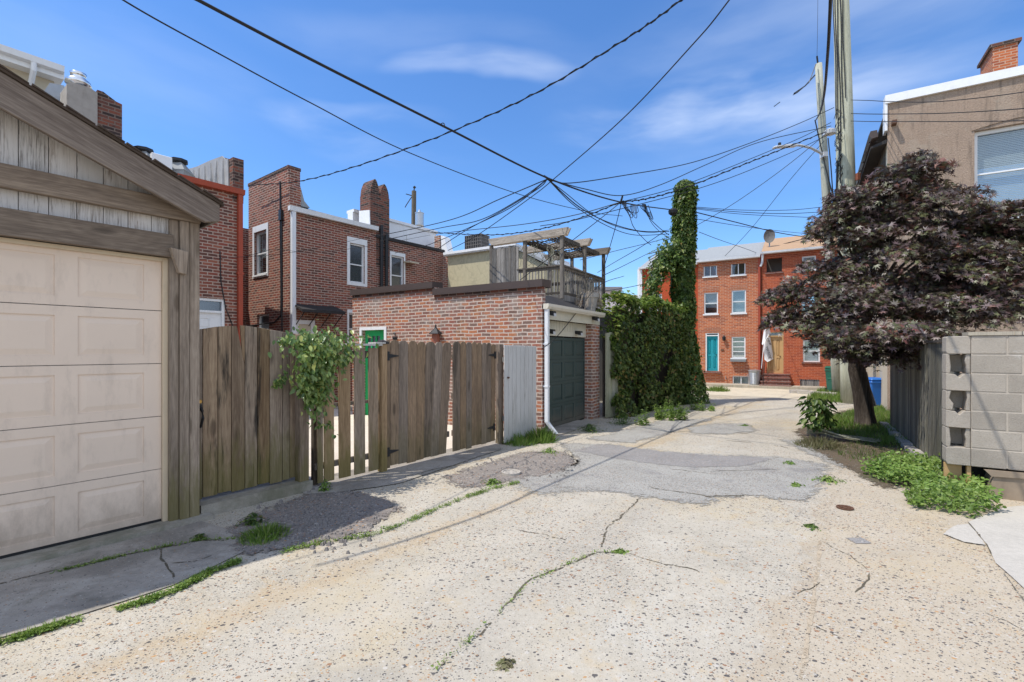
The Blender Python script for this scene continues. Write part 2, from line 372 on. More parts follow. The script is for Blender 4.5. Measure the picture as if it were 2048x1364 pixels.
def wood(name, lo, hi, axis='z', moss=0.0, streak=0.0, rough=.85, rot=0.0, contrast=1.0, knots=.6, white=None, wsc=1.0):
    m, t = newmat(name); c = oc(t); r = rnd(t)
    off = t.n('CombineXYZ', {0: t.m('MULTIPLY', r, 13.7), 1: t.m('MULTIPLY', r, 7.3), 2: t.m('MULTIPLY', r, 29.1)}).outputs[0]
    if rot: c2 = t.map(c, rot=(0, rot, 0))
    else: c2 = c
    p = t.vm('ADD', c2, off)
    s = {'x': (1.3, 26, 26), 'y': (26, 1.3, 26), 'z': (26, 26, 1.3)}[axis]
    sk = {'x': (1.6, 5, 5), 'y': (5, 1.6, 5), 'z': (5, 5, 1.6)}[axis]
    big = t.noise(t.map(p, tuple(q * .25 for q in s)), 1.0 * wsc, 4, .6, .6)
    gr = t.noise(t.map(p, s), 2.6 * wsc, 6, .72, .35)
    vo = t.n('TexVoronoi', {'Vector': t.map(p, sk), 'Scale': 1.0, 'Randomness': 1.0})
    kn = t.sstep(vo.outputs['Distance'], .2, .07)
    ring = t.m('SINE', t.m('MULTIPLY', t.m('ADD', t.m('MULTIPLY', vo.outputs['Distance'], 42.0), t.m('MULTIPLY', big, 24.0)), 1.0))
    val = t.m('ADD', t.m('MULTIPLY', gr, .75), t.m('ADD', t.m('MULTIPLY', big, .45), t.m('MULTIPLY', ring, .018)))
    col = t.ramp(t.m('ADD', t.m('MULTIPLY', t.m('SUBTRACT', val, .6), 1.5 * contrast), .5), [(.1, tuple(q * .55 for q in lo)), (.4, lo), (.75, hi)])
    col = t.n('HueSaturation', {'Color': col, 'Value': t.m('ADD', .6, t.m('MULTIPLY', r, .8)), 'Saturation': t.m('ADD', .75, t.m('MULTIPLY', t.m('FRACT', t.m('MULTIPLY', r, 7.77)), .5))}).outputs[0]
    col = t.mix(t.m('MULTIPLY', kn, knots), col, tuple(q * .35 for q in lo))
    if white:                                     # flaking whitewash left on the raised grain
        wm = t.sstep(t.m('ADD', t.m('MULTIPLY', gr, .8), t.m('MULTIPLY', t.noise(t.map(p, tuple(q * .12 for q in s)), 1.5, 5, .7), .75)), .55, .8)
        col = t.mix(t.m('MULTIPLY', wm, .7), col, white)
    z = t.n('SeparateXYZ', {0: oc(t)}).outputs[2]
    if streak:                                    # black mildew runs on a few boards
        on = t.m('GREATER_THAN', t.m('FRACT', t.m('MULTIPLY', r, 3.31)), .72)
        sm = t.sstep(t.noise(t.map(p, (9, 9, .9)), 1.2, 5, .65), .5, .66)
        col = t.mix(t.m('MULTIPLY', t.m('MULTIPLY', sm, on), streak), col, (.022, .02, .018))
    if moss:                                      # green algae creeping up from the ground
        mm = t.m('ADD', t.m('MULTIPLY', t.noise(t.map(p, (7, 7, 2)), 1.3, 5, .7), 1.0), t.m('MULTIPLY', z, -.75))
        col = t.mix(t.m('MULTIPLY', t.sstep(mm, -.02, .38), moss), col, (.14, .125, .03))
    h = t.m('ADD', gr, t.m('MULTIPLY', kn, -.4))
    finish(t, col, rough, h, .55, .006, 0, .2)
wood('wood_fence', (.2, .14, .095), (.36, .27, .185), moss=.6, streak=.9)
wood('wood_gate', (.17, .125, .09), (.33, .24, .165), moss=.25, streak=.5)
wood('wood_post', (.24, .17, .11), (.42, .31, .21), moss=.6)
wood('wood_beam', (.2, .155, .12), (.37, .295, .225), axis='x', knots=.75)
wood('wood_rake', (.19, .145, .115), (.35, .28, .22), axis='x', rot=R(-23), knots=.75)
wood('wood_white', (.23, .19, .16), (.42, .38, .34), white=(.72, .69, .66), wsc=1.5)
wood('wood_panel_white', (.3, .28, .25), (.5, .47, .43), white=(.58, .57, .55), knots=.4, moss=.12)
wood('wood_grey', (.165, .15, .135), (.33, .305, .275), knots=.3)
wood('wood_grey_beam', (.25, .21, .17), (.44, .38, .31), axis='y', knots=.3)
wood('wood_post_grey', (.12, .105, .09), (.25, .22, .185), knots=.3)  # darker copy for the deck posts, shaded side put into the colour
wood('wood_dark', (.09, .075, .06), (.17, .14, .11), knots=.2)
wood('wood_greenish', (.115, .108, .085), (.27, .255, .205), moss=.1, knots=.2)
wood('wood_pole', (.36, .35, .25), (.58, .57, .44), knots=.4, contrast=.8, wsc=.7)
wood('wood_pole_dark', (.09, .075, .055), (.17, .145, .11))
wood('wood_pale', (.30, .30, .22), (.46, .45, .36), moss=.2)
wood('bark', (.085, .065, .05), (.2, .165, .13), wsc=.6, contrast=1.4)

def speckled(name, base, stains, peb=True, psc=(34, 70), pdens=(.32, .3), rough=.85, bs=.5, blot=.35, moss=0.0, pale=None, fade=False, ragged=False, lane=False, flat=True):
    """old concrete: ground-down aggregate stones in a sandy matrix, blotched with stains"""
    m, t = newmat(name); c = oc(t)
    c3 = t.map(c, (1, 1, 0 if flat else 1))
    n0 = t.noise(c3, .55, 5, .6); n1 = t.noise(c3, 2.3, 6, .68); n2 = t.noise(c3, 26, 5, .7); n3 = t.noise(c3, 130, 3, .7)
    col = t.n('HueSaturation', {'Color': base, 'Value': t.m('ADD', .17, t.m('ADD', t.m('MULTIPLY', n1, .42), t.m('ADD', t.m('MULTIPLY', n2, .55), t.m('MULTIPLY', n3, .72))))}).outputs[0]
    for i, (sc_i, th, cc, am) in enumerate(stains):
        q = t.sstep(t.noise(t.map(c3, loc=(3.1 * i + 1, 7.7 * i, 0)), sc_i, 6, .7, .4), th, th + .16)
        col = t.mix(t.m('MULTIPLY', q, am), col, cc)
    if lane:                                      # worn lane: tan right-hand strip, rusty edge band, greyer wheel paths
        tn = t.m('ADD', t.vm('DOT_PRODUCT', c, (.79, -.613, 0)), t.m('MULTIPLY', t.m('SUBTRACT', t.noise(c3, 1.6, 5, .7), .5), .9))
        col = t.mix(t.m('MULTIPLY', t.sstep(tn, -.7, -.25), .32), col, (.45, .34, .215))
        for c_, w_, am, cc in ((-3.12, .22, .5, (.42, .31, .18)), (-1.9, .4, .22, (.3, .275, .24)), (-.48, .10, .3, (.36, .27, .17)), (-2.5, .25, .25, (.52, .47, .39))):
            col = t.mix(t.m('MULTIPLY', t.sstep(t.m('ABSOLUTE', t.m('SUBTRACT', tn, c_)), w_, 0.0), am), col, cc)
    h = t.m('ADD', t.m('MULTIPLY', n2, .5), t.m('MULTIPLY', n3, .5))
    if peb:
        zone = t.sstep(t.noise(t.map(c3, loc=(9, 4, 0)), .8, 4, .6), .33, .62)
        jit = t.vm('ADD', c3, t.vm('MULTIPLY', t.vm('SUBTRACT', t.noise(c3, 40, 2, .5, col=True), (.5, .5, .5)), (.018, .018, 0)))
        for sc_i, den in zip(psc, pdens):
            v = t.n('TexVoronoi', {'Vector': t.map(jit, (1, 1.25, 1), rot=(0, 0, .6)), 'Scale': float(sc_i), 'Randomness': 1.0})
            cr = t.n('SeparateColor', {0: v.outputs['Color']}).outputs
            size = t.m('ADD', .12, t.m('MULTIPLY', cr[1], .30))
            on = t.m('LESS_THAN', cr[0], t.m('MULTIPLY', t.m('ADD', .45, t.m('MULTIPLY', zone, .8)), den))
            mk = t.m('MULTIPLY', t.sstep(t.m('SUBTRACT', v.outputs['Distance'], size), .05, -.03), on)
            pc = t.ramp(cr[2], [(0, (.07, .066, .068)), (.28, (.15, .142, .14)), (.5, (.24, .225, .21)), (.64, (.33, .27, .2)), (.74, (.44, .25, .11)), (.82, (.3, .16, .09)), (.9, (.5, .46, .4))], 'CONSTANT')
            col = t.mix(t.m('MULTIPLY', mk, .9), col, pc)
            h = t.m('ADD', h, t.m('MULTIPLY', mk, .35))
    if moss:
        q = t.sstep(t.noise(c3, 1.6, 6, .7), .5, .66); col = t.mix(t.m('MULTIPLY', q, moss), col, (.09, .1, .05))
    al = None
    if fade:                                      # thin feathered edge: the patch breaks up into crumbs
        e = t.n('Attribute', attribute_name='edge').outputs['Fac']
        al = t.sstep(t.m('ADD', e, t.m('MULTIPLY', t.m('SUBTRACT', t.m('ADD', t.m('MULTIPLY', n2, .65), t.m('MULTIPLY', t.noise(c3, 7, 4, .7), .6)), .62), 2.4)), .30, .42)
    if ragged: al = t.sstep(t.m('ADD', t.noise(c3, 38, 4, .7), t.m('MULTIPLY', t.noise(c3, 3, 3, .6), .5)), .66, .74)
    finish(t, col, rough, h, bs, .008, 0, .25, alpha=al)
speckled('road', (.43, .386, .312), [(.45, .48, (.47, .385, .25), .7), (1.1, .53, (.31, .28, .225), .45), (.9, .55, (.55, .52, .45), .45), (3.5, .56, (.47, .34, .18), .45), (7, .58, (.33, .29, .23), .4)], psc=(30, 52, 95), pdens=(.36, .5, .55), lane=True)
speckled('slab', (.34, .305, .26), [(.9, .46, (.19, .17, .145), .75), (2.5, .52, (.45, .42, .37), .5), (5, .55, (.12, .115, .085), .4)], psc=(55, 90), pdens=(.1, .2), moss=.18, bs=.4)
speckled('step', (.33, .30, .25), [(1.2, .45, (.19, .17, .12), .7), (4, .5, (.42, .39, .33), .4)], peb=False, moss=.5, flat=False)
speckled('kerb', (.42, .37, .29), [(1.2, .5, (.28, .25, .2), .5)], psc=(55, 90), pdens=(.1, .2), moss=.2)
speckled('apron', (.45, .415, .36), [(.8, .5, (.5, .46, .4), .5), (3, .58, (.45, .4, .33), .35)], peb=False, bs=.25)
speckled('asphalt', (.345, .33, .295), [(1.5, .5, (.2, .19, .19), .5), (3.0, .55, (.42, .4, .37), .4)], psc=(60, 95), pdens=(.75, .9), bs=.9, fade=True)
speckled('asphalt_dark', (.26, .245, .23), [(1.5, .5, (.2, .19, .18), .5)], psc=(60, 95), pdens=(.5, .6), bs=.6, fade=True)
speckled('pale_splash', (.72, .72, .7), [(3, .5, (.6, .58, .54), .4)], peb=False, fade=True)
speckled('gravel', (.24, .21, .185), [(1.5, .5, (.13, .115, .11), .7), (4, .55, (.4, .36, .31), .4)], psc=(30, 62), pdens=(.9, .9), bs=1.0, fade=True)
speckled('soil', (.12, .09, .06), [(1.5, .5, (.06, .05, .03), .6)], psc=(40, 80), pdens=(.2, .3), moss=.5, fade=True)  # earth colour darkened to put the maple's deep shade into it
speckled('yard', (.66, .58, .48), [(.8, .5, (.55, .48, .4), .5)], peb=False)
speckled('crack', (.10, .085, .06), [(6, .5, (.2, .17, .11), .6)], peb=False, ragged=True)
speckled('joint', (.44, .36, .26), [(6, .5, (.36, .28, .19), .6)], peb=False, ragged=True)
speckled('tan_slab', (.55, .48, .36), [(.9, .5, (.42, .36, .28), .5)], psc=(55, 90), pdens=(.1, .15))

m, t = newmat('stucco'); c = oc(t)                # rough-cast tan render with soot runs
n = t.noise(c, 28, 6, .72); b1 = t.noise(c, 1.2, 5, .65); run = t.noise(t.map(c, (6, 6, .7)), 1.3, 5, .65)
col = t.n('HueSaturation', {'Color': (.37, .275, .205), 'Value': t.m('ADD', .28, t.m('ADD', t.m('MULTIPLY', n, 1.0), t.m('MULTIPLY', b1, .45)))}).outputs[0]
col = t.mix(t.m('MULTIPLY', t.sstep(run, .5, .68), .55), col, (.14, .11, .085)); col = t.mix(t.m('MULTIPLY', t.sstep(t.noise(c, .8, 5, .7), .52, .62), .35), col, (.44, .37, .29))
finish(t, col, .95, n, .9, .03, 0, .15)
m, t = newmat('stucco_yellow'); c = oc(t)
n = t.noise(c, 9, 6, .7); cr_ = t.sstep(t.m('ABSOLUTE', t.m('SUBTRACT', t.noise(c, 1.1, 4, .6, 1.2), .5)), .03, 0.0)
col = t.n('HueSaturation', {'Color': (.52, .46, .3), 'Value': t.m('ADD', .75, t.m('MULTIPLY', n, .45))}).outputs[0]
col = t.mix(t.m('MULTIPLY', cr_, .35), col, (.3, .27, .19)); finish(t, col, .9, n, .3, .01)
m, t = newmat('block'); c = oc(t); r = rnd(t)     # cinder block
n = t.noise(c, 75, 5, .75); b1 = t.noise(c, 3, 5, .65); pit = t.sstep(t.n('TexVoronoi', {'Vector': c, 'Scale': 70.0}).outputs['Distance'], .22, .1)
col = t.n('HueSaturation', {'Color': (.41, .362, .30), 'Value': t.m('ADD', .26, t.m('ADD', t.m('MULTIPLY', n, .5), t.m('ADD', t.m('MULTIPLY', b1, .55), t.m('MULTIPLY', r, .2))))}).outputs[0]
col = t.mix(t.m('MULTIPLY', pit, .35), col, (.1, .09, .08))
z = t.n('SeparateXYZ', {0: c}).outputs[2]
eff = t.m('MULTIPLY', t.sstep(t.noise(t.map(c, (1, 1, 2.5)), 4, 6, .7), .55, .7), t.sstep(z, 1.3, 1.6))
col = t.mix(t.m('MULTIPLY', eff, .4), col, (.6, .58, .54))
finish(t, col, .95, t.m('SUBTRACT', n, t.m('MULTIPLY', pit, .5)), .8, .008, 0, .15)
paint('footing', (.29, .225, .16), .95, .35, dirt=.35)
paint('mortar', (.44, .385, .315), .95, .2, spec=.1, sc=20)

def leafmat(name, stops, tr, rough=.45, spec=.35, tf=.3):
    m, t = newmat(name); r = rnd(t)
    col = t.ramp(r, stops); n = t.noise(oc(t), 2.2, 4, .65); n_ = t.noise(t.map(oc(t), loc=(4, 8, 1)), 1.1, 3, .6)
    col = t.n('HueSaturation', {'Color': col, 'Hue': t.m('ADD', .48, t.m('MULTIPLY', n_, .04)), 'Value': t.m('ADD', .3, t.m('MULTIPLY', n, 1.4))}).outputs[0]
    finish(t, col, rough, trans=tr, spec=spec, tf=tf)
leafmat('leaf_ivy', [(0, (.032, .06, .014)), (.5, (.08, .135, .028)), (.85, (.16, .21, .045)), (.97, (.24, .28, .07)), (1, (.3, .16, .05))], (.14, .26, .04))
leafmat('leaf_ivy_dark', [(0, (.03, .055, .015)), (.6, (.11, .16, .033)), (.92, (.2, .23, .05)), (1, (.26, .15, .045))], (.09, .18, .03))  # hedge front leaves, its shaded side painted in as a darker green
leafmat('leaf_ivy_top', [(0, (.06, .11, .02)), (.5, (.13, .2, .035)), (.9, (.26, .3, .06)), (1, (.36, .34, .09))], (.24, .36, .06))  # hedge top leaves, sunlight painted in as a brighter yellow-green
leafmat('leaf_maple', [(0, (.022, .018, .012)), (.25, (.07, .046, .042)), (.45, (.14, .088, .09)), (.58, (.075, .085, .032)), (.76, (.13, .135, .055)), (.92, (.34, .27, .25)), (1, (.21, .08, .06))], (.2, .1, .06), rough=.45, spec=.5, tf=.14)
leafmat('leaf_weed', [(0, (.08, .14, .025)), (.5, (.17, .26, .05)), (1, (.3, .37, .1))], (.2, .34, .05))
leafmat('leaf_vine', [(0, (.06, .12, .03)), (.45, (.15, .23, .06)), (.8, (.3, .38, .12)), (1, (.42, .42, .11))], (.2, .32, .06), rough=.32, spec=.5)
leafmat('leaf_dry', [(0, (.16, .14, .08)), (.5, (.25, .22, .12)), (1, (.14, .16, .05))], (.2, .18, .08))
leafmat('grass', [(0, (.07, .13, .02)), (.5, (.13, .22, .035)), (.85, (.21, .29, .06)), (1, (.3, .27, .12))], (.2, .32, .05))
# ------------------------------------------------------------- ground, paving and patches
def rough(pts, step=.12, amp=.03, seed=0, closed=True):
    out = []; n = len(pts)
    for i in range(n if closed else n - 1):
        a, b = Vector(pts[i]).to_2d(), Vector(pts[(i + 1) % n]).to_2d(); L = (b - a).length; k = max(1, int(L / step))
        for j in range(k):
            p = a.lerp(b, j / k)
            q = mnoise.noise_vector(Vector((p.x * 3.1 + seed, p.y * 3.1, seed * 1.7))) * amp + mnoise.noise_vector(Vector((p.x * 11 + seed, p.y * 11, 3))) * amp * .5
            out.append((p.x + q.x, p.y + q.y))
    if not closed: out.append(tuple(pts[-1]))
    return out
def sheet(name, pts, z, mat, kind='structure', amp=.03, step=.12, seed=0, h=0.0, fade=0.0):
    mb = MB(); p = rough(pts, step, amp, seed) if amp else pts
    if fade:                                      # fine grid carrying the distance to the outline, so the rim can crumble
        Q = np.array(p); A_, B_ = Q, np.roll(Q, -1, 0); g_ = .07; m_ = fade * .6
        X, Y = np.meshgrid(np.arange(Q[:, 0].min() - m_, Q[:, 0].max() + m_ + g_, g_), np.arange(Q[:, 1].min() - m_, Q[:, 1].max() + m_ + g_, g_))
        ny, nx = X.shape; pt = np.stack([X.ravel(), Y.ravel()], 1)[:, None]; ab = (B_ - A_)[None]; ap = pt - A_[None]
        tt = np.clip((ap * ab).sum(2) / ((ab * ab).sum(2) + 1e-12), 0, 1); dist = np.sqrt((((ap - tt[..., None] * ab)) ** 2).sum(2)).min(1)
        y0, y1 = A_[None, :, 1], B_[None, :, 1]; cr = ((y0 > pt[..., 1]) != (y1 > pt[..., 1])) & (pt[..., 0] < (B_[None, :, 0] - A_[None, :, 0]) * (pt[..., 1] - y0) / (y1 - y0 + 1e-12) + A_[None, :, 0])
        sd = np.where(cr.sum(1) % 2 == 1, dist, -dist); keep = sd > -m_
        mb.v = [(a, b, z) for a, b in pt[:, 0]]
        for r_ in range(ny - 1):
            for c_ in range(nx - 1):
                q = (r_ * nx + c_, r_ * nx + c_ + 1, (r_ + 1) * nx + c_ + 1, (r_ + 1) * nx + c_)
                if all(keep[k] for k in q): mb.f.append(list(q)); mb.r.append(.5)
        me = mb.mesh(name); me.attributes.new('edge', 'FLOAT', 'POINT').data.foreach_set('value', np.clip(sd / fade + .5, 0, 1).astype(np.float32))
        o = bpy.data.objects.new(name, me); COL.objects.link(o); me.materials.append(mat); o['kind'] = kind; return o
    if h: mb.prism(p, 'z', z - h, z)
    else: mb.add([(x, y, z) for x, y in p], [tuple(range(len(p)))])
    o = bpy.data.objects.new(name, mb.mesh(name)); COL.objects.link(o); o.data.materials.append(mat); o['kind'] = kind
    return o
def fp(F, s, l): return W(F, s, l, 0)[:2]
mb = MB(); mb.quad((-400, -60, 0), (400, -60, 0), (400, 700, 0), (-400, 700, 0))
go = bpy.data.objects.new('ground', mb.mesh('ground')); COL.objects.link(go); go.data.materials.append(M['road']); go['kind'] = 'structure'
px = lambda *q: [gP(*p) for p in q]
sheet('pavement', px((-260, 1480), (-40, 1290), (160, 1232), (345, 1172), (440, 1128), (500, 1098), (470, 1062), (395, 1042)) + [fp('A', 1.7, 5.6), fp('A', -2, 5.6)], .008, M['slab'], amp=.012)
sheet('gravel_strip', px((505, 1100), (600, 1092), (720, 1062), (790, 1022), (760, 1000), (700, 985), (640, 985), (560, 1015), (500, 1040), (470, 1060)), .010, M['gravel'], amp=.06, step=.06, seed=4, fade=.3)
sheet('dirt_patch', px((930, 975), (1010, 960), (1100, 945), (1150, 925), (1120, 905), (1050, 905), (990, 925), (900, 955)), .006, M['gravel'], amp=.07, step=.06, seed=9, fade=.34)
sheet('concrete_strip', [fp('A', 2.9, 5.6), fp('A', 6.6, 5.5)] + px((1003, 900), (905, 932), (800, 968), (690, 985), (610, 990)), .012, M['slab'], amp=.02, seed=3)
sheet('asphalt_patch', px((1120, 972), (1200, 978), (1290, 990), (1405, 1008), (1425, 992), (1500, 990), (1600, 1000), (1632, 966), (1640, 928), (1560, 916), (1440, 912), (1330, 905), (1215, 890), (1130, 888), (1165, 925)), .006, M['asphalt'], amp=.05, step=.08, seed=2, fade=.34)
sheet('asphalt_patch', px((1380, 856), (1430, 848), (1490, 848), (1505, 862), (1450, 868), (1385, 866)), .006, M['asphalt'], amp=.06, step=.08, seed=5, fade=.3)
sheet('asphalt_patch', px((1185, 878), (1330, 842), (1420, 838), (1340, 862), (1260, 885)), .005, M['asphalt'], amp=.08, step=.08, seed=8, fade=.35)
sheet('asphalt_patch', px((1570, 880), (1640, 884), (1700, 905), (1760, 930), (1690, 935), (1640, 915)), .005, M['asphalt'], amp=.07, step=.08, seed=12, fade=.3)
sheet('asphalt_patch', px((1150, 902), (1200, 889), (1330, 906), (1440, 913), (1545, 918), (1480, 934), (1380, 934), (1280, 925)), .0085, M['asphalt_dark'], amp=.05, step=.08, seed=21, fade=.16)
sheet('asphalt_patch', px((1010, 955), (1090, 930), (1190, 930), (1250, 955), (1180, 978), (1090, 985)), .0042, M['asphalt'], amp=.08, step=.08, seed=23, fade=.5)
sheet('spill_stain', px((1690, 1078), (1720, 1075), (1745, 1082), (1730, 1090), (1705, 1088)), .004, M['asphalt_dark'], amp=.03, step=.03, seed=25, fade=.06)
sheet('concrete_apron', px((1936, 1046), (2010, 1016), (2200, 1000), (2600, 1180), (2150, 1270), (1992, 1128), (1975, 1092)), .010, M['apron'], amp=.008)
sheet('concrete_apron', px((1886, 1069), (1915, 1052), (1936, 1048), (1973, 1092), (1930, 1086)), .008, M['apron'], amp=.015, step=.05)
sheet('yard', [fp('A', 1.9, 5.5), fp('A', 7.3, 5.35), fp('A', 7.3, 12.5), fp('A', 1.9, 12.5)], .010, M['yard'], amp=0)
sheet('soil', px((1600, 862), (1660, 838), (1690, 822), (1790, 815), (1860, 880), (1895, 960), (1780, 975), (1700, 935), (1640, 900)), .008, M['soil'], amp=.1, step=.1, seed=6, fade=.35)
sheet('garage_slab', [fp('B', 8.0, 4.6), fp('B', 9.9, 4.6), fp('B', 9.9, 4.05), fp('B', 8.0, 4.05)], .03, M['slab'], amp=.01, h=.03)
fs, fl0, fl1 = 23.4, lOn('C', 1275, 23.4), lOn('C', 1650, 23.4)
sheet('far_pavement', [fp('C', 22.45, fl0), fp('C', 22.45, fl1), fp('C', 23.5, fl1), fp('C', 23.5, fl0)], .11, M['kerb'], amp=.01, step=.3, h=.11)
sheet('far_street', [fp('C', 18.6, 9), fp('C', 18.2, -1.2), fp('C', 22.44, -1.2), fp('C', 22.44, 9)], .005, M['tan_slab'], amp=.15, step=.3, seed=3)
sheet('threshold', [fp('A', -1.6, 5.02), fp('A', 1.86, 5.02), fp('A', 1.86, 5.3), fp('A', -1.6, 5.3)], .04, M['step'], amp=.012, h=.04)

def crack(pts, wd=.012, seed=0, amp=.05, mat='crack', z=.0028):
    p = rough(pts, .05, amp, seed, closed=False); mb = MB(); a = []; b = []
    for i, q in enumerate(p):
        d = Vector(p[min(i + 1, len(p) - 1)]) - Vector(p[max(i - 1, 0)]); d.normalize(); n = Vector((-d.y, d.x))
        w_ = wd * 1.7 * (.45 + 1.1 * abs(mnoise.noise(Vector((i * .37 + seed, seed, 0)))))* (0.3 if i in (0, len(p) - 1) else 1)
        a.append((q[0] + n.x * w_, q[1] + n.y * w_, z)); b.append((q[0] - n.x * w_, q[1] - n.y * w_, z))
    for i in range(len(p) - 1):
        if mnoise.noise(Vector((i * .13, seed * 3.3, 1.7))) > -.22: mb.quad(a[i], a[i + 1], b[i + 1], b[i])
    o = bpy.data.objects.new('pavement_crack', mb.mesh('pavement_crack')); COL.objects.link(o); o.data.materials.append(M[mat]); o['kind'] = 'structure'
crack(px((870, 1340), (960, 1265), (1000, 1225), (1060, 1165), (1130, 1130), (1195, 1105), (1210, 1060), (1265, 1015), (1290, 995)), .008, 1)
crack(px((1030, 1060), (1120, 1080), (1195, 1102), (1260, 1110), (1400, 1145)), .0045, 2)
crack(px((1735, 1145), (1730, 1165), (1710, 1185)), .005, 3); crack(px((1640, 1080), (1700, 1110), (1735, 1140)), .003, 4)
crack(px((1620, 1250), (1690, 1280)), .003, 5); crack(px((1585, 1190), (1630, 1175), (1640, 1165)), .004, 6)
crack(px((-30, 1178), (120, 1140), (270, 1108), (400, 1082), (480, 1082)), .008, 7, .02, z=.0105)
crack(px((325, 1090), (322, 1118), (350, 1150), (352, 1168)), .006, 8, .02, z=.0105); crack(px((340, 1128), (390, 1125), (440, 1108)), .004, 9, .02, z=.0105)
crack(px((1440, 880), (1500, 885), (1560, 892), (1590, 905)), .012, 10); crack(px((1300, 865), (1420, 862), (1500, 868)), .012, 11)
crack(px((1886, 1069), (1930, 1087), (1975, 1093)), .004, 12, .01, z=.0128); crack(px((1936, 1046), (1975, 1092), (1992, 1128), (2048, 1205)), .004, 13, .008, z=.0128)
crack(px((1500, 990), (1420, 995), (1300, 975)), .01, 14, z=.0088); crack(px((1250, 930), (1400, 945), (1560, 940)), .006, 15, z=.0088)
crack(px((790, 962), (870, 940), (930, 930), (985, 915)), .008, 16, z=.0145); crack(px((1960, 1220), (2048, 1262)), .003, 17)
crack(px((1602, 1364), (1612, 1300), (1622, 1230), (1632, 1165), (1640, 1080)), .010, 18, .012, 'joint')

def lid(u, v, r, label, mat, z=.012):
    x, y = gP(u, v); mb = MB(); mb.lathe([(r, 0), (r, z), (r * .86, z), (r * .84, z * .6), (r * .2, z * .75)], (x, y, .004), 20)
    for k in range(6):
        a = k * 1.047; mb.box(x + r * .5 * math.cos(a) - .012, x + r * .5 * math.cos(a) + .012, y + r * .5 * math.sin(a) - .012, y + r * .5 * math.sin(a) + .012, .004 + z * .6, .006 + z)
    solo('drain_cover', 'W', (x, y, 0), mb, M[mat], label, 'drain cover', 'round covers set in the alley')
lid(1022, 948, .125, 'round grey concrete cover lying in the dirt beside the plank gates', 'stone', .03)
lid(1690, 1017, .075, 'small rusty valve cover in the alley near the green weed patch', 'rust')

# ------------------------------------------------------------- wooden garage on the left
GL = 5.18
T = Thing('wooden_garage', 'A', (.25, GL, 0), 'weathered timber garage with a cream panelled roller door and gabled front', 'garage')
PK = (.25, 3.66); SLP = .4255
rz = lambda s: PK[1] - SLP * abs(s - PK[0])
mb = MB(); mb.box(1.66, 1.75, GL + .04, 10.6, 0, 2.8); mb.box(-1.25, -1.16, GL + .04, 10.6, 0, 2.8); mb.box(-1.15, 1.65, 10.5, 10.6, 0, 2.8)
T.part('side_wall', mb, M['wood_gate'])
mb = MB()
for i in range(18):
    a = -1.25 + i * .1665; b = a + .1615
    if a < 1.54: mb.box(a, min(b, 1.545), GL - .012, GL + .012, 2.60, 2.82)
    b2 = min(b, 1.74); mb.hexa([(a, GL - .012, 2.95), (b2, GL - .012, 2.95), (b2, GL + .012, 2.95), (a, GL + .012, 2.95),
             (a, GL - .012, rz(a) - .1), (b2, GL - .012, rz(b2) - .1), (b2, GL + .012, rz(b2) - .1), (a, GL + .012, rz(a) - .1)])
T.part('gable_boards', mb, M['wood_white'])
mb = MB(); mb.box(-1.3, 1.775, GL - .1, GL - .04, 2.79, 2.965, .35); T.part('belt_beam', mb, M['wood_beam'], bevel=.004)
mb = MB(); mb.box(-1.3, 1.56, GL - .085, GL - .03, 2.44, 2.645, .2); T.part('header_beam', mb, M['wood_beam'], bevel=.004)
for a, b, f_, z0, r in ((1.54, 1.612, -.05, .03, .26), (1.615, 1.69, -.075, .0, .39), (1.694, 1.775, -.07, .0, .52)):
    mb = MB(); mb.box(a, b, GL + f_, GL + .09, z0, 2.79, r); T.part('post', mb, M['wood_post'], bevel=.004)
mb = MB(); mb.prism([(1.52, 2.52), (1.66, 2.50), (1.645, 2.29), (1.585, 2.30)], 'y', GL - .14, GL - .08, .65); T.part('bracket', mb, M['wood_post'], bevel=.004)
for sg in (1, -1):
    e = PK[0] + sg * 1.63; q = [(PK[0], PK[1]), (e, rz(e)), (e, rz(e) - .16), (e - sg * .12, rz(e) - .19), (PK[0], PK[1] - .26)]
    mb = MB(); mb.prism(q, 'y', GL - .25, GL - .205, .3); T.part('rake_board', mb, M['wood_rake'], bevel=.004)
    mb = MB(); q = [(PK[0], PK[1] + .003), (e + sg * .03, rz(e + sg * .03) + .003), (e + sg * .03, rz(e + sg * .03) + .022), (PK[0], PK[1] + .022)]
    mb.prism(q, 'y', GL - .27, 11, .4)
    for k in range(9):                              # ragged shingle ends along the rake
        s0 = PK[0] + sg * k * .185; s1 = s0 + sg * .17
        mb.prism([(s0, rz(s0) + .024), (s1, rz(s1) + .022), (s1, rz(s1) + .028), (s0, rz(s0) + .038)], 'y', GL - .285 + .008 * math.sin(k * 3), 11)
    T.part('roof', mb, M['shingle'])
    mb = MB(); q = [(PK[0], PK[1] - .05), (e - sg * .01, rz(e) - .05), (e - sg * .01, rz(e) - .09), (PK[0], PK[1] - .09)]; mb.prism(q, 'y', GL - .2, 10.9, .3)
    mb.box(min(e - sg * .02, e), max(e - sg * .02, e), GL - .2, 10.9, rz(e) - .16, rz(e) - .01, .5); T.part('soffit', mb, M['wood_grey'])
mb = MB(); dz = .04; hs_ = (2.44 - dz) / 5
cen = (1.148, .565, -.02, -.605)
for k in range(5):
    z0 = dz + k * hs_; z1 = z0 + hs_ - .007
    panel_face(mb, 'y', GL + .035, -1.0, 1.5, z0, z1, [(c - .222, c + .222, z0 + .075, z1 - .075) for c in cen], 1, .009, .055)
    mb.quad((-1, GL + .035, z1), (1.5, GL + .035, z1), (1.5, GL + .055, z1 + .007), (-1, GL + .055, z1 + .007), .5)
do = T.part('garage_door', mb, M['cream_door'])
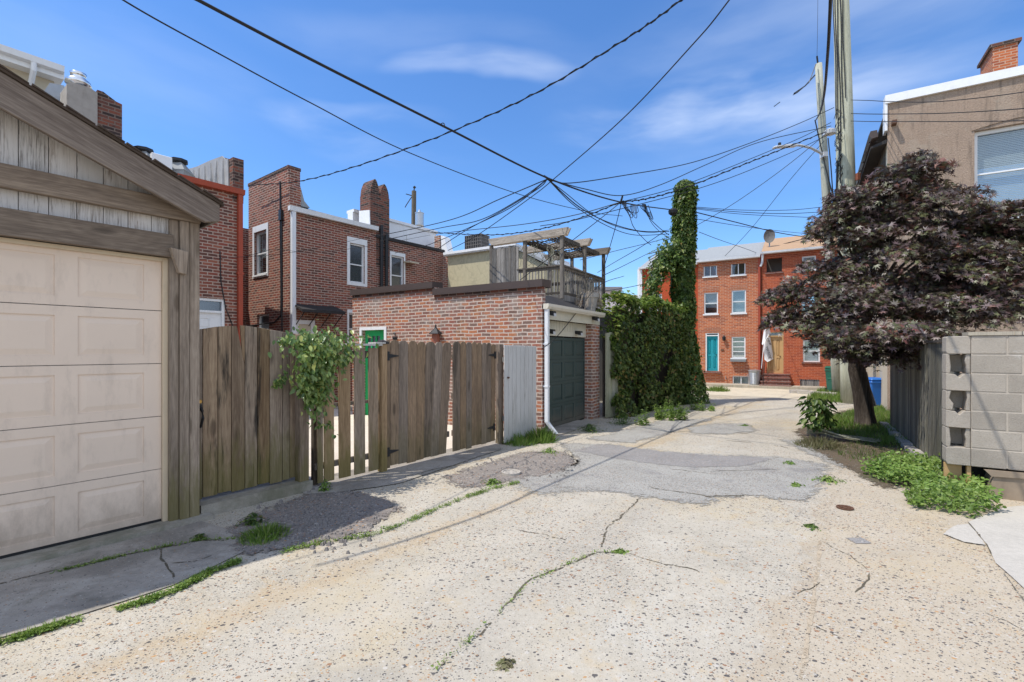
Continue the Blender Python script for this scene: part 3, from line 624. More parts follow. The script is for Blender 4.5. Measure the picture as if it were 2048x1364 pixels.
mb = MB(); mb.box(-1.0, 1.5, GL + .06, GL + .08, dz, 2.44); mb.box(-1.0, 1.5, GL + .03, GL + .058, dz - .001, dz + .022); T.part('bottom_seal', mb, M['rubber'], do)
mb = MB(); mb.box(1.502, 1.54, GL + .0, GL + .1, .04, 2.44); mb.box(-1.04, -1.002, GL, GL + .1, .04, 2.44); mb.box(-1.0, 1.5, GL + .0, GL + .03, 2.405, 2.438); T.part('door_trim', mb, M['cream_trim'])

# ------------------------------------------------------------- timber gates and fences on the left
def board(mb, F, u0, u1, l, zb, zt, th=.02, kind='flat', shift=0.0, zt2=None, r=None, z2=None):
    a, b = sOn(F, u0, l), sOn(F, u1, l); a += .003; b -= .003; zt2 = zt if zt2 is None else zt2; z2 = zb if z2 is None else z2
    if kind == 'ear':
        w_ = b - a; q = [(a + shift, zb), (b + shift, z2), (b, zt - w_ * .3), (b - w_ * .1, zt - w_ * .12), (b - w_ * .3, zt), (a + w_ * .3, zt), (a + w_ * .1, zt - w_ * .12), (a, zt - w_ * .3)]
    else: q = [(a + shift, zb), (b + shift, z2), (b, zt2), (a, zt)]
    mb.prism(q, 'y', l, l + th, r)
gl = 5.3
T = Thing('wooden_gate', 'A', (sOn('A', 485, gl), gl, .12), 'tall mossy plank gate with an arched top and brass knob beside the garage', 'gate', 'plank gates along the alley')
us = [389, 405, 436, 463, 490, 515, 540, 565, 580, 594]; tv = [660.5, 657.6, 653, 651.7, 651, 654.7, 659, 663.5, 665, 668]
mb = MB()
for i in range(9):
    z0, z1 = zL('A', us[i], tv[i], gl), zL('A', us[i + 1], tv[i + 1], gl)
    if i == 3:
        a, b = sOn('A', us[i], gl) + .003, sOn('A', us[i + 1], gl) - .003
        mb.prism([(a, .14), (b, .14), (b, 1.45), (a + .05, z0), (a, z0)], 'y', gl, gl + .022, .33); mb.prism([(b - .02, 1.52), (b, 1.48), (b, z1), (b - .045, z1)], 'y', gl - .004, gl + .018, .5)
    else: board(mb, 'A', us[i], us[i + 1] , gl + .003 * (i % 2), .135 + .01 * (i % 3), z0, .022, zt2=z1, r=(.42, .86, .6, .3, .55, .25, .66, .4, .7)[i])
T.part('board_panel', mb, M['wood_fence'], bevel=.003)
for z in (.4, 1.55):
    mb = MB(); mb.box(sOn('A', 395, gl), sOn('A', 590, gl), gl + .03, gl + .07, z, z + .09); T.part('rail', mb, M['wood_fence'])
hx = sOn('A', 398, gl)
mb = MB(); mb.lathe([(.001, 0), (.02, .004), (.022, .012), (.016, .02)], (0, 0, 0), 14)
mb.v = [(hx + p[0], gl - .006 - p[2], zL('A', 398, 803, gl) + p[1]) for p in mb.v]; T.part('knob', mb, M['brass'])
mb = MB(); hz = zL('A', 399, 815, gl); mb.tube([(hx + .01, gl - .008, hz), (hx + .012, gl - .05, hz - .03), (hx + .015, gl - .055, hz - .1), (hx + .012, gl - .03, hz - .16), (hx + .008, gl - .01, hz - .19)], [.016, .012, .013, .011, .014], 8)
mb.box(hx - .005, hx + .022, gl - .012, gl + .0, hz - .03, hz + .03); T.part('handle', mb, M['black_metal'])
mb = MB(); a, b = 1.79, 2.93; mb.prism(rough([(a, 5.14), (b, 5.14), (b, 5.5), (a, 5.5)], .1, .012, 2), 'z', 0, .115)
solo('door_step', 'A', (2.35, 5.3, 0), mb, M['step'], 'worn concrete step under the tall arched plank gate', 'step')
def post(F, s, l, hw, h, label, mat='wood_fence', cap=None, r=.5, lean=0, name='fence_post', d=None):
    mb = MB(); d = d or hw
    mb.hexa([(s - hw, l - d, 0), (s + hw, l - d, 0), (s + hw, l + d, 0), (s - hw, l + d, 0), (s - hw + lean, l - d, h), (s + hw + lean, l - d, h), (s + hw + lean, l + d, h), (s - hw + lean, l + d, h)], r)
    if cap is None: return solo(name, F, (s, l, 0), mb, M[mat], label, 'post', 'timber fence posts', bevel=.004)
    T_ = Thing(name, F, (s, l, 0), label, 'post', 'timber fence posts'); T_.part('shaft', mb, M[mat], bevel=.004)
    c = MB(); c.box(s - hw * 1.35, s + hw * 1.35, l - d * 1.35, l + d * 1.35, h, h + .025); c.add([(s - hw * 1.3, l - d * 1.3, h + .027), (s + hw * 1.3, l - d * 1.3, h + .027), (s + hw * 1.3, l + d * 1.3, h + .027), (s - hw * 1.3, l + d * 1.3, h + .027), (s, l, h + .06)], [(0, 1, 4), (1, 2, 4), (2, 3, 4), (3, 0, 4)])
    T_.part('cap', c, M[cap])
post('A', sOn('A', 604, 5.24), 5.24, .055, 1.78, 'mossy square post at the right edge of the arched plank gate', r=.55)
post('A', sOn('A', 631, 5.3), 5.32, .03, 1.62, 'thin dark post in the gap left of the open pickets', 'wood_dark')
T = Thing('picket_fence', 'A', (sOn('A', 700, 5.2), 5.2, 0), 'short run of spaced pickets with a pale top rail beside the leafy vine', 'fence')
mb = MB(); pk = [(634, 646, .3), (647, 668, .62), (677, 701, .5), (708, 730, .4), (737, 757, .56)]
for u0, u1, r in pk: board(mb, 'A', u0, u1, 5.2, .045, zL('A', u0, 696, 5.2), .022, r=r, shift=.01)
T.part('pickets', mb, M['wood_post'], bevel=.003)
a, b = sOn('A', 633, 5.2), sOn('A', 760, 5.2)
for z, h in ((.2, .07), (.92, .04), (1.5, .09)):
    mb = MB(); mb.box(a, b, 5.225, 5.265, z, z + h); T.part('rail', mb, M['wood_dark'])
mb = MB(); mb.box(sOn('A', 690, 5.2), b - .01, 5.13, 5.29, 1.655, 1.68); mb.box(sOn('A', 744, 5.2), b + .03, 5.12, 5.28, 1.682, 1.70); T.part('top_rail', mb, M['wood_panel_white'])
post('A', sOn('A', 765, 5.2), 5.2, .045, 1.68, 'square post with a dark pyramid cap between pickets and plank gate', 'wood_post', 'dark_tar', .5)
def leaf_gate(us, label, slant, rs, hinges, drop=0.0, top=(680, 686)):
    l = 5.2; c = sOn('A', (us[0] + us[-1]) / 2, l)
    T = Thing('wooden_gate', 'A', (c, l, 0), label, 'gate', 'plank gates along the alley'); mb = MB(); n = len(us) - 1
    for i in range(n):
        u0, u1 = us[i], us[i + 1]; f = i / max(1, n - 1); v = top[0] + (top[1] - top[0]) * f
        zt = zL('A', u0, v, l) + random.uniform(-.012, .012); zb = .03 + random.uniform(0, .03) + drop * f
        board(mb, 'A', u0, u1, l + .004 * (i % 2), zb, zt, .02, 'ear', slant * f * f, r=rs[i % len(rs)])
    T.part('board_panel', mb, M['wood_gate'], bevel=.003)
    for z in (.28, .85, 1.45):
        mb = MB(); mb.box(sOn('A', us[0], l) + .03, sOn('A', us[-1], l) - .03, l + .026, l + .065, z, z + .085); T.part('rail', mb, M['wood_dark'])
    for u, v, sg in hinges:
        s = sOn('A', u, l); z = zL('A', u, v, l); mb = MB()
        mb.box(s - .02, s + .02, l - .012, l - .002, z - .06, z + .06); mb.prism([(s + sg * .021, z - .028), (s + sg * .021, z + .028), (s + sg * .17, z + .006), (s + sg * .17, z - .006)], 'y', l - .01, l - .003); T.part('hinge', mb, M['black_metal'])
leaf_gate([773, 781, 798, 817, 835, 852, 871, 886, 904], 'sagging left leaf of the brown plank double gate', -.12, (.35, .6, .4, .75, .5, .3, .66, .45), ((776, 712, 1), (776, 904, 1)))
leaf_gate([906, 921, 933, 944, 954, 964, 974, 983, 992], 'narrow right leaf of the brown plank double gate', -.02, (.3, .5, .4, .62, .36, .55), ((990, 710, -1), (988, 854, -1)), .03, (683, 687))
post('A', sOn('A', 999, 5.2), 5.2, .05, 1.70, 'brown post between the double gate and the whitish panel', 'wood_gate', r=.4)
mb = MB(); us = np.linspace(1009, 1073, 9)
for i in range(8): board(mb, 'A', us[i], us[i + 1], 5.06, .03, zL('A', us[i], 690 + i * .3, 5.06), .02, r=random.uniform(.4, .7))
T = Thing('plank_screen', 'A', (sOn('A', 1040, 5.06), 5.06, 0), 'narrow whitish plank panel beside the brick garage corner', 'fence'); T.part('boards', mb, M['wood_panel_white'], bevel=.003)
for z in (.4, 1.4): mb = MB(); mb.box(sOn('A', 1010, 5.06), sOn('A', 1072, 5.06), 5.085, 5.12, z, z + .08); T.part('rail', mb, M['wood_grey'])
mb = MB(); s = sOn('A', 1016, 5.05); mb.lathe([(.012, 0), (.022, .01), (.02, .03)], (s, 5.04, zL('A', 1016, 757, 5.06)), 10); T.part('latch', mb, M['rust'])

# ------------------------------------------------------------- brick garage with the dark green door
s0, l0 = 7.89, 4.36
lE, lM = lOn('B', 705, s0), lOn('B', 869, s0)
H1, H2 = zS('B', 1080, 571, s0), zS('B', 706, 589, s0)
sE = 10.7; sR = sOn('B', 1184, l0); dl = l0 + .18
gz = zL('B', 1088, 611, l0)
T = Thing('brick_garage', 'B', (s0, l0, 0), 'mottled brick garage with a dark green panelled door and white gutter', 'garage')
dA, dB, dT = lOn('B', 769, s0), lOn('B', 724, s0), zS('B', 745, 660, s0)
mb = MB(); wall(mb, 'x', s0, l0, lM, 0, H1); wall(mb, 'x', s0, lM, lE, 0, H2, [(dA, dB, -.01, dT)], .14)
mb.quad((s0, lM, H2), (s0, lM, H1), (s0 + .25, lM, H1), (s0 + .25, lM, H2)); mb.quad((s0, lE, 0), (sE + 2, lE, 0), (sE + 2, lE, 2.9), (s0, lE, H2))
mb.box(s0 + .002, 8.02, l0 + .001, l0 + .3, 0, gz - .05); mb.quad((8.02, l0 + .001, 2.4), (8.02, l0 + .8, 2.4), (8.02, l0 + .8, H1), (8.02, l0 + .001, H1)); mb.quad((s0, l0, gz), (8.02, l0, gz), (8.02, l0, H1), (s0, l0, H1))
mb.box(s0 + .25, s0 + .252, l0 + .1, lM, 2.3, H1 - .01)
mb.box(sR, sE, l0, l0 + .35, 0, gz - .24); mb.quad((sE, l0 + .35, 0), (sE, lE, 0), (sE, lE, 2.8), (sE, l0 + .35, 2.8))
T.part('wall', mb, M['brick_mixed'])
mb = MB()
for a, b, h in ((l0 - .001, lM, H1), (lM + .002, lE, H2)): mb.box(s0 - .004, s0 + .1, a, b, h - .1, h)
T.part('top_course', mb, M['brick_sooty'])
for a, b, h in ((l0 - .03, lM + .02, H1), (lM + .022, lE + .03, H2)):
    mb = MB(); mb.prism([(s0 - .05, h - .02), (s0 - .05, h + .115), (s0 + .3, h + .13), (s0 + .3, h - .02)], 'y', a, b); mb.box(s0 - .062, s0 - .051, a, b, h - .028, h - .012); T.part('coping', mb, M['brown_metal'])
mb = MB(); zt = H1 - .1; mb.quad((8.02, l0, gz), (sE, l0, gz), (sE, l0 + .75, gz + .38), (8.02, l0 + .75, gz + .38)); mb.quad((8.02, l0 + .75, gz + .38), (sE, l0 + .75, gz + .38), (sE, lE, gz + .4), (8.02, lE, gz + .4))
mb.quad((sE, l0, gz), (sE, l0 + .75, gz + .38), (sE, l0 + .75, gz - .3), (sE, l0, gz - .3)); T.part('roof', mb, M['dark_tar'])
mb = MB(); zf = zL('B', 1092, 638, l0); mb.box(8.022, sE, l0 - .01, l0 + .03, zf, gz - .02); wbox(mb, 'y', 8.022, sR, dl - .03, dl, zL('B', 1092, 671, dl), zf)
for k in range(14): wbox(mb, 'y', 8.03 + k * .125, 8.14 + k * .125, dl - .036, dl - .031, zL('B', 1092, 660, dl), zf)
T.part('fascia', mb, M['cream_board'])
mb = MB(); mb.prism([(l0 - .012, gz - .07), (l0 - .012, gz + .03), (l0 - .13, gz + .03), (l0 - .13, gz - .02), (l0 - .1, gz - .07)], 'x', s0 + .02, sE + .05); T.part('gutter', mb, M['gutter_cream'])
mb = MB(); mb.hexa([(7.93, l0 - .1, .25), (8.0, l0 - .1, .25), (8.0, l0 - .03, .25), (7.93, l0 - .03, .25), (7.93, l0 - .1, gz - .07), (8.0, l0 - .1, gz - .07), (8.0, l0 - .03, gz - .07), (7.93, l0 - .03, gz - .07)])
mb.hexa([(7.99, l0 - .26, .03), (8.06, l0 - .26, .03), (8.06, l0 - .19, .03), (7.99, l0 - .19, .03), (7.93, l0 - .1, .25), (8.0, l0 - .1, .25), (8.0, l0 - .03, .25), (7.93, l0 - .03, .25)])
for z in (.9, 1.7): mb.box(7.92, 8.01, l0 - .105, l0, z, z + .03)
T.part('downspout', mb, M['gutter_white'])
dt = zL('B', 1092, 673, dl); mb = MB(); nr = 4; hh = (dt - .04) / nr; wd = sR - 8.03
for k in range(nr):
    z0 = .04 + k * hh; z1 = z0 + hh - .005; cw = wd / 4
    panel_face(mb, 'y', dl, 8.03, sR, z0, z1, [(8.03 + j * cw + .05, 8.03 + (j + 1) * cw - .05, z0 + .06, z1 - .06) for j in range(4)], 1, .014, .055)
do = T.part('garage_door', mb, M['green_door'])
mb = MB(); mb.box(8.03, sR, dl + .02, dl + .04, .0, dt); T.part('backing', mb, M['rubber'], do)
mb = MB(); x = 8.2; z = zL('B', 1098, 740, dl); mb.prism([(x - .04, z + .1), (x + .03, z + .13), (x + .05, z + .02), (x + .09, z), (x + .03, z - .1), (x - .02, z - .08), (x - .05, z)], 'y', dl - .006, dl - .002); T.part('paper_scrap', mb, M['flag_cloth'], do)
for u, v, l in ((1097, 627, l0 - .02), (1186, 638, l0 - .02), (1096, 663, dl - .04), (1152, 666, dl - .04)):
    s = sOn('B', u, l); z = zL('B', u, v, l); mb = MB()
    mb.hexa([(s - .06, l - .14, z - .05), (s + .06, l - .14, z - .05), (s + .05, l, z - .02), (s - .05, l, z - .02), (s - .06, l - .13, z + .04), (s + .06, l - .13, z + .04), (s + .05, l, z + .05), (s - .05, l, z + .05)])
    fo = T.part('floodlight', mb, M['black_metal']); mb = MB(); mb.hexa([(s - .045, l - .15, z - .06), (s + .045, l - .15, z - .06), (s + .04, l - .06, z - .05), (s - .04, l - .06, z - .05), (s - .045, l - .142, z - .0), (s + .045, l - .142, z - .0), (s + .04, l - .06, z - .034), (s - .04, l - .06, z - .034)]); T.part('lens', mb, M['lamp_grey'], fo)
mb = MB(); tw = .07
wbox(mb, 'x', dA - tw, dA, s0 - .02, s0 + .02, 0, dT + tw); wbox(mb, 'x', dB, dB + tw, s0 - .02, s0 + .02, 0, dT + tw); wbox(mb, 'x', dA, dB, s0 - .02, s0 + .02, dT, dT + tw)
dd = MB(); pz0, pz1 = zS('B', 745, 700, s0 + .1), zS('B', 745, 672, s0 + .1); pw = [(lOn('B', b, s0 + .1), lOn('B', a, s0 + .1), pz0, pz1) for a, b in ((735, 742), (744, 751), (753, 760))]
wall(dd, 'x', s0 + .1, dA, dB, 0, dT, pw, .03); do = T.part('door', dd, M['bright_green'])
T.part('door_frame', mb, M['white_paint'], do)
for p in pw:
    mb = MB(); mb.box(s0 + .125, s0 + .13, p[0], p[1], p[2], p[3]); T.part('pane', mb, M['screen_glass'], do)
ll = lOn('B', 872, s0 - .12); zz = zS('B', 872, 668, s0 - .12); mb = MB()
mb.lathe([(.09, -.2), (.1, -.19), (.075, -.005), (.08, 0)], (s0 - .13, ll, zz), 6); la = T.part('lantern', mb, M['ceramic'])
mb = MB(); mb.lathe([(.15, .0), (.14, .02), (.03, .12), (.02, .15), (.012, .2), (.002, .21)], (s0 - .13, ll, zz), 6); mb.tube([(s0, ll - .06, zz - .28), (s0 - .1, ll - .08, zz - .2), (s0 - .13, ll - .05, zz)], .012, 6); T.part('lamp_cap', mb, M['black_metal'], la)
ll = lOn('B', 790, s0 - .1); mb = MB(); zz = zS('B', 790, 668, s0); mb.tube([(s0, ll + .1, zz + .02), (s0 - .08, ll + .07, zz + .02), (s0 - .1, ll, zz - .01), (s0 - .1, ll, zz - .1)], .014, 6); mb.lathe([(.05, -.12), (.06, -.06), (.03, -.04)], (s0 - .1, ll, zz - .02), 8); T.part('wall_hook', mb, M['black_metal'])

# ------------------------------------------------------------- roof deck with pergola
dl_ = 5.0; sa, sb = sOn('B', 1124, dl_), sOn('B', 1207, dl_); zd, zr = zL('B', 1124, 590, dl_), zL('B', 1124, 529, dl_)
lb = lOn('B', 1038, sa); lc = lOn('B', 984, sa); lf = lOn('B', 983, sa); sm = (sa + sb) / 2
T = Thing('roof_deck', 'B', (sa, dl_, zd), 'weathered timber deck with pergola and railing on the garage roof', 'deck')
mb = MB(); mb.box(sa - .02, sb + .02, dl_ - .02, lf, zd - .03, zd); mb.box(sa - .03, sa - .021, dl_ - .02, lf, zd - .13, zd + .01); mb.box(sa - .02, sb, dl_ - .03, dl_ - .021, zd - .13, zd + .01); T.part('floor', mb, M['wood_grey'])
def rail(p0, p1, n, step_axis):
    mb = MB(); cap = MB()
    for i in range(n):
        f = (i + .5) / n; s, l = p0[0] + (p1[0] - p0[0]) * f, p0[1] + (p1[1] - p0[1]) * f
        mb.box(s - .011, s + .011, l - .011, l + .011, zd - .06, zr - .04)
    q = lambda a, b: (min(a, b), max(a, b))
    (xa, xb), (ya, yb) = q(p0[0], p1[0]), q(p0[1], p1[1])
    cap.box(xa - .04, xb + .04, ya - .04, yb + .04, zr - .035, zr); cap.box(xa - .016, xb + .016, ya - .016, yb + .016, zr - .1, zr - .037); T.part('railing', cap, M['wood_dark']); cap = MB(); cap.box(xa - .016, xb + .016, ya - .016, yb + .016, zd + .03, zd + .08)
    T.part('balusters', mb, M['wood_grey']); T.part('bottom_rail', cap, M['wood_dark'])
rail((sa, dl_ + .07), (sa, lb), 13, 'y'); rail((sa + .06, dl_), (sb, dl_), 24, 'x'); rail((sb, dl_ + .07), (sb, lf), 18, 'y')
mb = MB(); n = 11
for i in range(n):
    f0, f1 = i / n, (i + .9) / n; a, b = lb + (lc - lb) * f0, lb + (lc - lb) * f1
    mb.box(sa - .03 - .01 * (i % 2), sa - .01, a, b, zd - .02 - .1 * ((i * 7) % 3 == 0), zS('B', 1010, 497 - (i % 4) * 1.2, sa))
T.part('privacy_boards', mb, M['wood_grey'])
zb1 = zL('B', 1124, 472, dl_)
posts = [(sa, dl_), (sa, lOn('B', 1050, sa)), (sa, lf), (sm, dl_), (sb, dl_), (sb, lOn('B', 1144, sb)), (sm, lOn('B', 1100, sm))]
for s, l in posts:
    mb = MB(); mb.box(s - .038, s + .038, l - .038, l + .038, zd - .08, zb1 + .02); T.part('post', mb, M['wood_post_grey'])
for s, le in ((sa, lOn('B', 980, sa)), (sm, lOn('B', 1046, sm)), (sb, lOn('B', 1090, sb))):
    for o in (-.075, .047):
        mb = MB(); r0 = dl_ - .2; mb.prism([(r0, zb1 + .17), (r0 + .04, zb1 + .09), (r0 + .09, zb1), (le - .09, zb1), (le - .03, zb1 + .07), (le, zb1 + .17)], 'x', s + o, s + o + .03); T.part('beam', mb, M['wood_grey_beam'])
lat = MB(); 
for (a, b) in ((sa + .1, sm - .09), (sm + .1, sb - .09)):
    lA, lB = dl_ + .15, dl_ + 1.05
    for k in range(10):
        l = lA + (lB - lA) * k / 9; lat.box(a, b, l - .009, l + .009, zb1 - .0 - .02 * math.sin(k * 1.1), zb1 + .02)
    for k in range(12):
        s = a + (b - a) * k / 11; d = .06 * math.sin(k * .8); lat.tube([(s, lA, zb1 + .03), (s + .04, (lA + lB) / 2, zb1 - .05 + d), (s + .02, lB, zb1 + .02)], .008, 4)
    for l in (lA - .03, lB + .03): lat.box(a - .04, b + .04, l - .02, l + .02, zb1 - .03, zb1 + .07)
T.part('lattice', lat, M['wood_dark'])
mb = MB()
for k in range(26):                                  # withered climber hanging in the pergola
    s = random.uniform(sa, sm); l = random.uniform(lOn('B', 1085, sa), lOn('B', 1035, sa)); z = zb1 - random.uniform(0, .12)
    p = [(s, l, z)]
    for q in range(5): p.append((p[-1][0] + random.uniform(-.08, .08), p[-1][1] + random.uniform(-.09, .09), p[-1][2] - random.uniform(.02, .2)))
    mb.tube(p, .007, 4)
T.part('dead_vine', mb, M['wood_pale'])
s, l = sOn('B', 1180, 4.58), 4.58; zz = zL('B', 1180, 618, l)
T = Thing('flower_pot', 'B', (s, l, zz), 'large grey flower pot with dried trailing stems on the garage roof edge', 'flower pot')
mb = MB(); mb.lathe([(.12, -.12), (.13, 0), (.185, .26), (.21, .265), (.21, .37), (.19, .37), (.16, .3)], (s, l, zz), 20); T.part('pot', mb, M['pot_grey'])
mb = MB()
for k in range(60):
    a = random.choice((random.uniform(-.9, .7), random.uniform(2.2, 3.9), random.uniform(.7, 2.2))); p = [Vector((s + .12 * math.cos(a), l + .12 * math.sin(a), zz + .34))]; rr = random.uniform(.2, .36)
    for q in range(6): p.append(Vector((s + (.14 + rr * (q + 1) / 6) * math.cos(a + random.uniform(-.25, .25)), l + (.14 + rr * .7 * (q + 1) / 6) * math.sin(a), zz + .36 + .05 * math.sin(q) - .012 * q * q * random.uniform(.6, 1.4))))
    mb.tube(p, .004, 4)
T.part('dried_stems', mb, M['twig'])
# ------------------------------------------------------------- brick house with the red gutter (left)
L1, S1 = 12.2, sOn('A', 485, 12.2)
z1 = zL('A', 480, 381, L1)
T = Thing('brick_house', 'A', (S1, L1, 0), 'dark brick house with a red gutter and red downspout behind the plank gate', 'house', 'brick houses behind the left fences')
wA, wB, wz = sOn('A', 352, L1), sOn('A', 450, L1), zL('A', 440, 598, L1)
mb = MB(); wall(mb, 'y', L1, -1.5, S1, 0, z1 - .1, [(wA, wB, -.01, wz)], .12); mb.quad((S1, L1, 0), (S1, L1 + 5, 0), (S1, L1 + 5, z1 - .1), (S1, L1, z1 - .1)); mb.quad((-1.5, L1, 0), (-1.5, L1 + 5, 0), (-1.5, L1 + 5, z1 - .1), (-1.5, L1, z1 - .1))
mb.box(S1, S1 + 4.5, 16.6, 16.7, 0, 5.6)
T.part('wall', mb, M['brick_dark'])
pz = zL('A', 478, 318, L1)
tl = [(lOn('A', u, S1), zS('A', u, v, S1)) for u, v in ((466, 320), (440, 329), (415, 340), (392, 346), (372, 347))]
mb = MB(); mb.prism([(L1 - .02, z1 + .001), (L1 - .02, pz), (L1 + .35, pz)] + tl + [(tl[-1][0], z1 - .3), (L1, z1 - .3)], 'x', S1 - .22, S1 + .02); pa = T.part('parapet', mb, M['brick_sooty'])
mb = MB(); mb.prism([(L1 + .16, z1 + .02), (L1 + .2, pz + .01), (L1 + .35, pz + .02)] + [(a_, b_ + .02) for a_, b_ in tl] + [(tl[-1][0], z1 - .05)], 'x', S1 - .25, S1 - .222)
for k in range(9):
    f = (k + .5) / 9; la_ = L1 + .25 + (tl[-1][0] - L1 - .3) * f; ht_ = np.interp(la_, [q[0] for q in tl], [q[1] for q in tl]) - z1
    mb.tube([(S1 - .25, la_, z1 + .02), (S1 - .262, la_ + .05 * math.sin(k * 2), z1 + ht_ * .5), (S1 - .245, la_ + .03, z1 + ht_ * .95)], [.05, .035, .02], 6)
T.part('membrane', mb, M['tarp'], pa)
mb = MB(); mb.box(-1.5, S1 - .23, L1 + .02, L1 + 5, z1 - .09, z1 - .04); T.part('roof', mb, M['roof_grey'])
mb = MB(); mb.prism([(L1 - .001, z1 - .12), (L1 - .001, z1 + .0), (L1 - .14, z1 + .0), (L1 - .12, z1 - .12)], 'x', -1.5, S1 + .01); T.part('gutter', mb, M['red_paint'])
mb = MB(); mb.box(S1 - .13, S1 - .03, L1 - .1, L1 - .005, 0, z1 - .12)
for z in (1.9, 3.4): mb.box(S1 - .15, S1 - .01, L1 - .105, L1 - .001, z, z + .05)
T.part('downspout', mb, M['red_paint'])
fz = zL('A', 440, 622, L1)
mb = MB(); f = .06
wbox(mb, 'y', wB - f, wB, L1 + .02, L1 + .1, 0, wz); wbox(mb, 'y', wA, wA + f, L1 + .02, L1 + .1, 0, wz); wbox(mb, 'y', wA + f, wB - f, L1 + .02, L1 + .1, wz - f, wz); wbox(mb, 'y', wA + f, wB - f, L1 + .02, L1 + .1, fz - .05, fz)
do = T.part('door', (lambda m_: (panel_face(m_, 'y', L1 + .07, wA + f, wB - f, .1, fz - .05, [(wA + .12 + k * .32, wA + .36 + k * .32, fz - .4, fz - .18) for k in range(int((wB - wA - .2) / .32))], 1, .012, .03), m_)[1])(MB()), M['white_paint'])
T.part('door_frame', mb, M['white_paint'], do)
mb = MB(); mb.box(wA + f, wB - f, L1 + .085, L1 + .09, fz, wz - f); T.part('transom_pane', mb, M['screen_glass'], do)
mb = MB(); mb.tube([(S1 - .5, L1 - .01, 3.9), (S1 - .48, L1 - .012, 3.2), (S1 - .38, L1 - .01, 2.6), (S1 - .2, L1 - .02, 2.1), (S1 - .05, L1 - .11, 1.7)], .012, 5); T.part('cable', mb, M['black_metal'])
# things on that roof
def roof_vent(u, v, lab, sc=1.0):
    l = L1 + 1.2; s = sOn('A', u, l); z = z1 - .04; mb = MB()
    T = Thing('roof_vent', 'A', (s, l, z), lab, 'roof vent', 'dark capped vents on the red gutter house')
    zt = zL('A', u, v, l)
    mb.lathe([(.34 * sc, 0), (.34 * sc, max(.05, zt - z - .34 * sc)), (.36 * sc, zt - z - .3 * sc), (.16 * sc, zt - z - .09)], (s, l, z), 4); T.part('hood', mb, M['roof_grey'])
    mb = MB(); mb.lathe([(.15 * sc, zt - z - .09), (.2 * sc, zt - z - .06), (.2 * sc, zt - z), (.1 * sc, zt - z + .02)], (s, l, z), 8); T.part('cap', mb, M['black_metal'])
roof_vent(287, 298, 'dark vent cap just above the garage rake, left of the white box')
roof_vent(357, 320, 'dark vent cap between the white box and the grey membrane')
l = L1 + 1.0; s = sOn('A', 320, l); z = z1 - .04; zt = zL('A', 320, 313, l)
T = Thing('air_conditioner', 'A', (s, l, z), 'white boxy cooling unit on the roof behind the garage gable', 'air conditioner')
mb = MB(); mb.box(s - .2, s + .2, l - .15, l + .15, z + .02, zt); T.part('case', mb, M['white_paint'], bevel=.01)
mb = MB()
for k in range(5): mb.box(s - .16, s + .16, l - .156, l - .151, z + .08 + k * .06, z + .1 + k * .06)
T.part('grille', mb, M['grey_metal'])
# chimney, half rendered, with a metal cowl
LC = 13.0; c0, c1, c2 = sOn('A', 136, LC), sOn('A', 195, LC), sOn('A', 245, LC); ct = zL('A', 170, 172, LC)
T = Thing('chimney', 'A', (c1, LC, z1), 'tall chimney half grey render and half dark brick above the garage gable', 'chimney')
mb = MB(); mb.prism([(c0, z1 - .2), (c1, z1 - .2), (c1, ct - .06), (c1 - .12, ct), (c0 + .06, ct - .01), (c0 - .02, ct - .08)], 'y', LC, LC + .62, .5); T.part('rendered_flue', mb, M['render_grey'])
mb = MB(); mb.prism([(c1 + .003, z1 - .2), (c2, z1 - .2), (c2, ct - .12), (c2 - .1, ct - .1), (c1 + .1, ct + .02), (c1 + .003, ct + .02)], 'y', LC + .03, LC + .6, .5); T.part('brick_flue', mb, M['brick_sooty'])
mb = MB(); mb.lathe([(.13, -.1), (.13, .1), (.22, .12), (.2, .2), (.1, .28), (.13, .3), (.14, .36), (.12, .37)], (c0 + .22, LC + .35, ct), 16); T.part('cowl', mb, M['silver'], smooth=True)
mb = MB(); q = [(c0 - .05, ct - .25), (c0 - .22, ct + .0), (c0 - .12, ct + .24), (c0 + .1, ct + .28), (c0 + .2, ct + .05), (c0 + .1, ct - .2)]; mb.prism(q, 'y', LC + 1.0, LC + 1.03, .5)
solo('satellite_dish', 'A', (c0, LC + 1, z1), mb, M['grey_metal'], 'grey satellite dish behind the metal chimney cowl', 'satellite dish', 'satellite dishes on roofs')
# beige house with white eave, top left
LB = 14.6; SB = sOn('A', 108, LB); zb = zL('A', 108, 163, LB)
T = Thing('beige_house', 'A', (SB, LB, 0), 'beige rendered house with a white eave above the garage gable', 'house')
mb = MB(); mb.box(-4, SB, LB, LB + 4, 0, zb); T.part('wall', mb, M['beige_stucco'])
mb = MB(); mb.box(-4, SB + .12, LB - .3, LB + 4.2, zb, zb + .05); mb.box(-4, SB + .12, LB - .32, LB - .302, zb - .02, zb + .2); T.part('eave', mb, M['white_paint'])
mb = MB(); mb.prism([(LB - .33, zb + .08), (LB - .33, zb + .22), (LB - .47, zb + .22), (LB - .44, zb + .1)], 'x', -4, SB + .1); T.part('gutter', mb, M['gutter_white'])
s = sOn('A', 66, LB - .3); mb = MB(); mb.tube([(s, LB - .4, zb + .1), (s, LB - .38, zb - .05), (s - .02, LB - .1, zb - .35), (s - .02, LB - .05, zb - 2.5)], .05, 8); T.part('downspout', mb, M['gutter_white'])
mb = MB(); mb.box(-4, SB, LB + .05, LB + 4, zb + .21, zb + .25); T.part('roof', mb, M['roof_grey'])

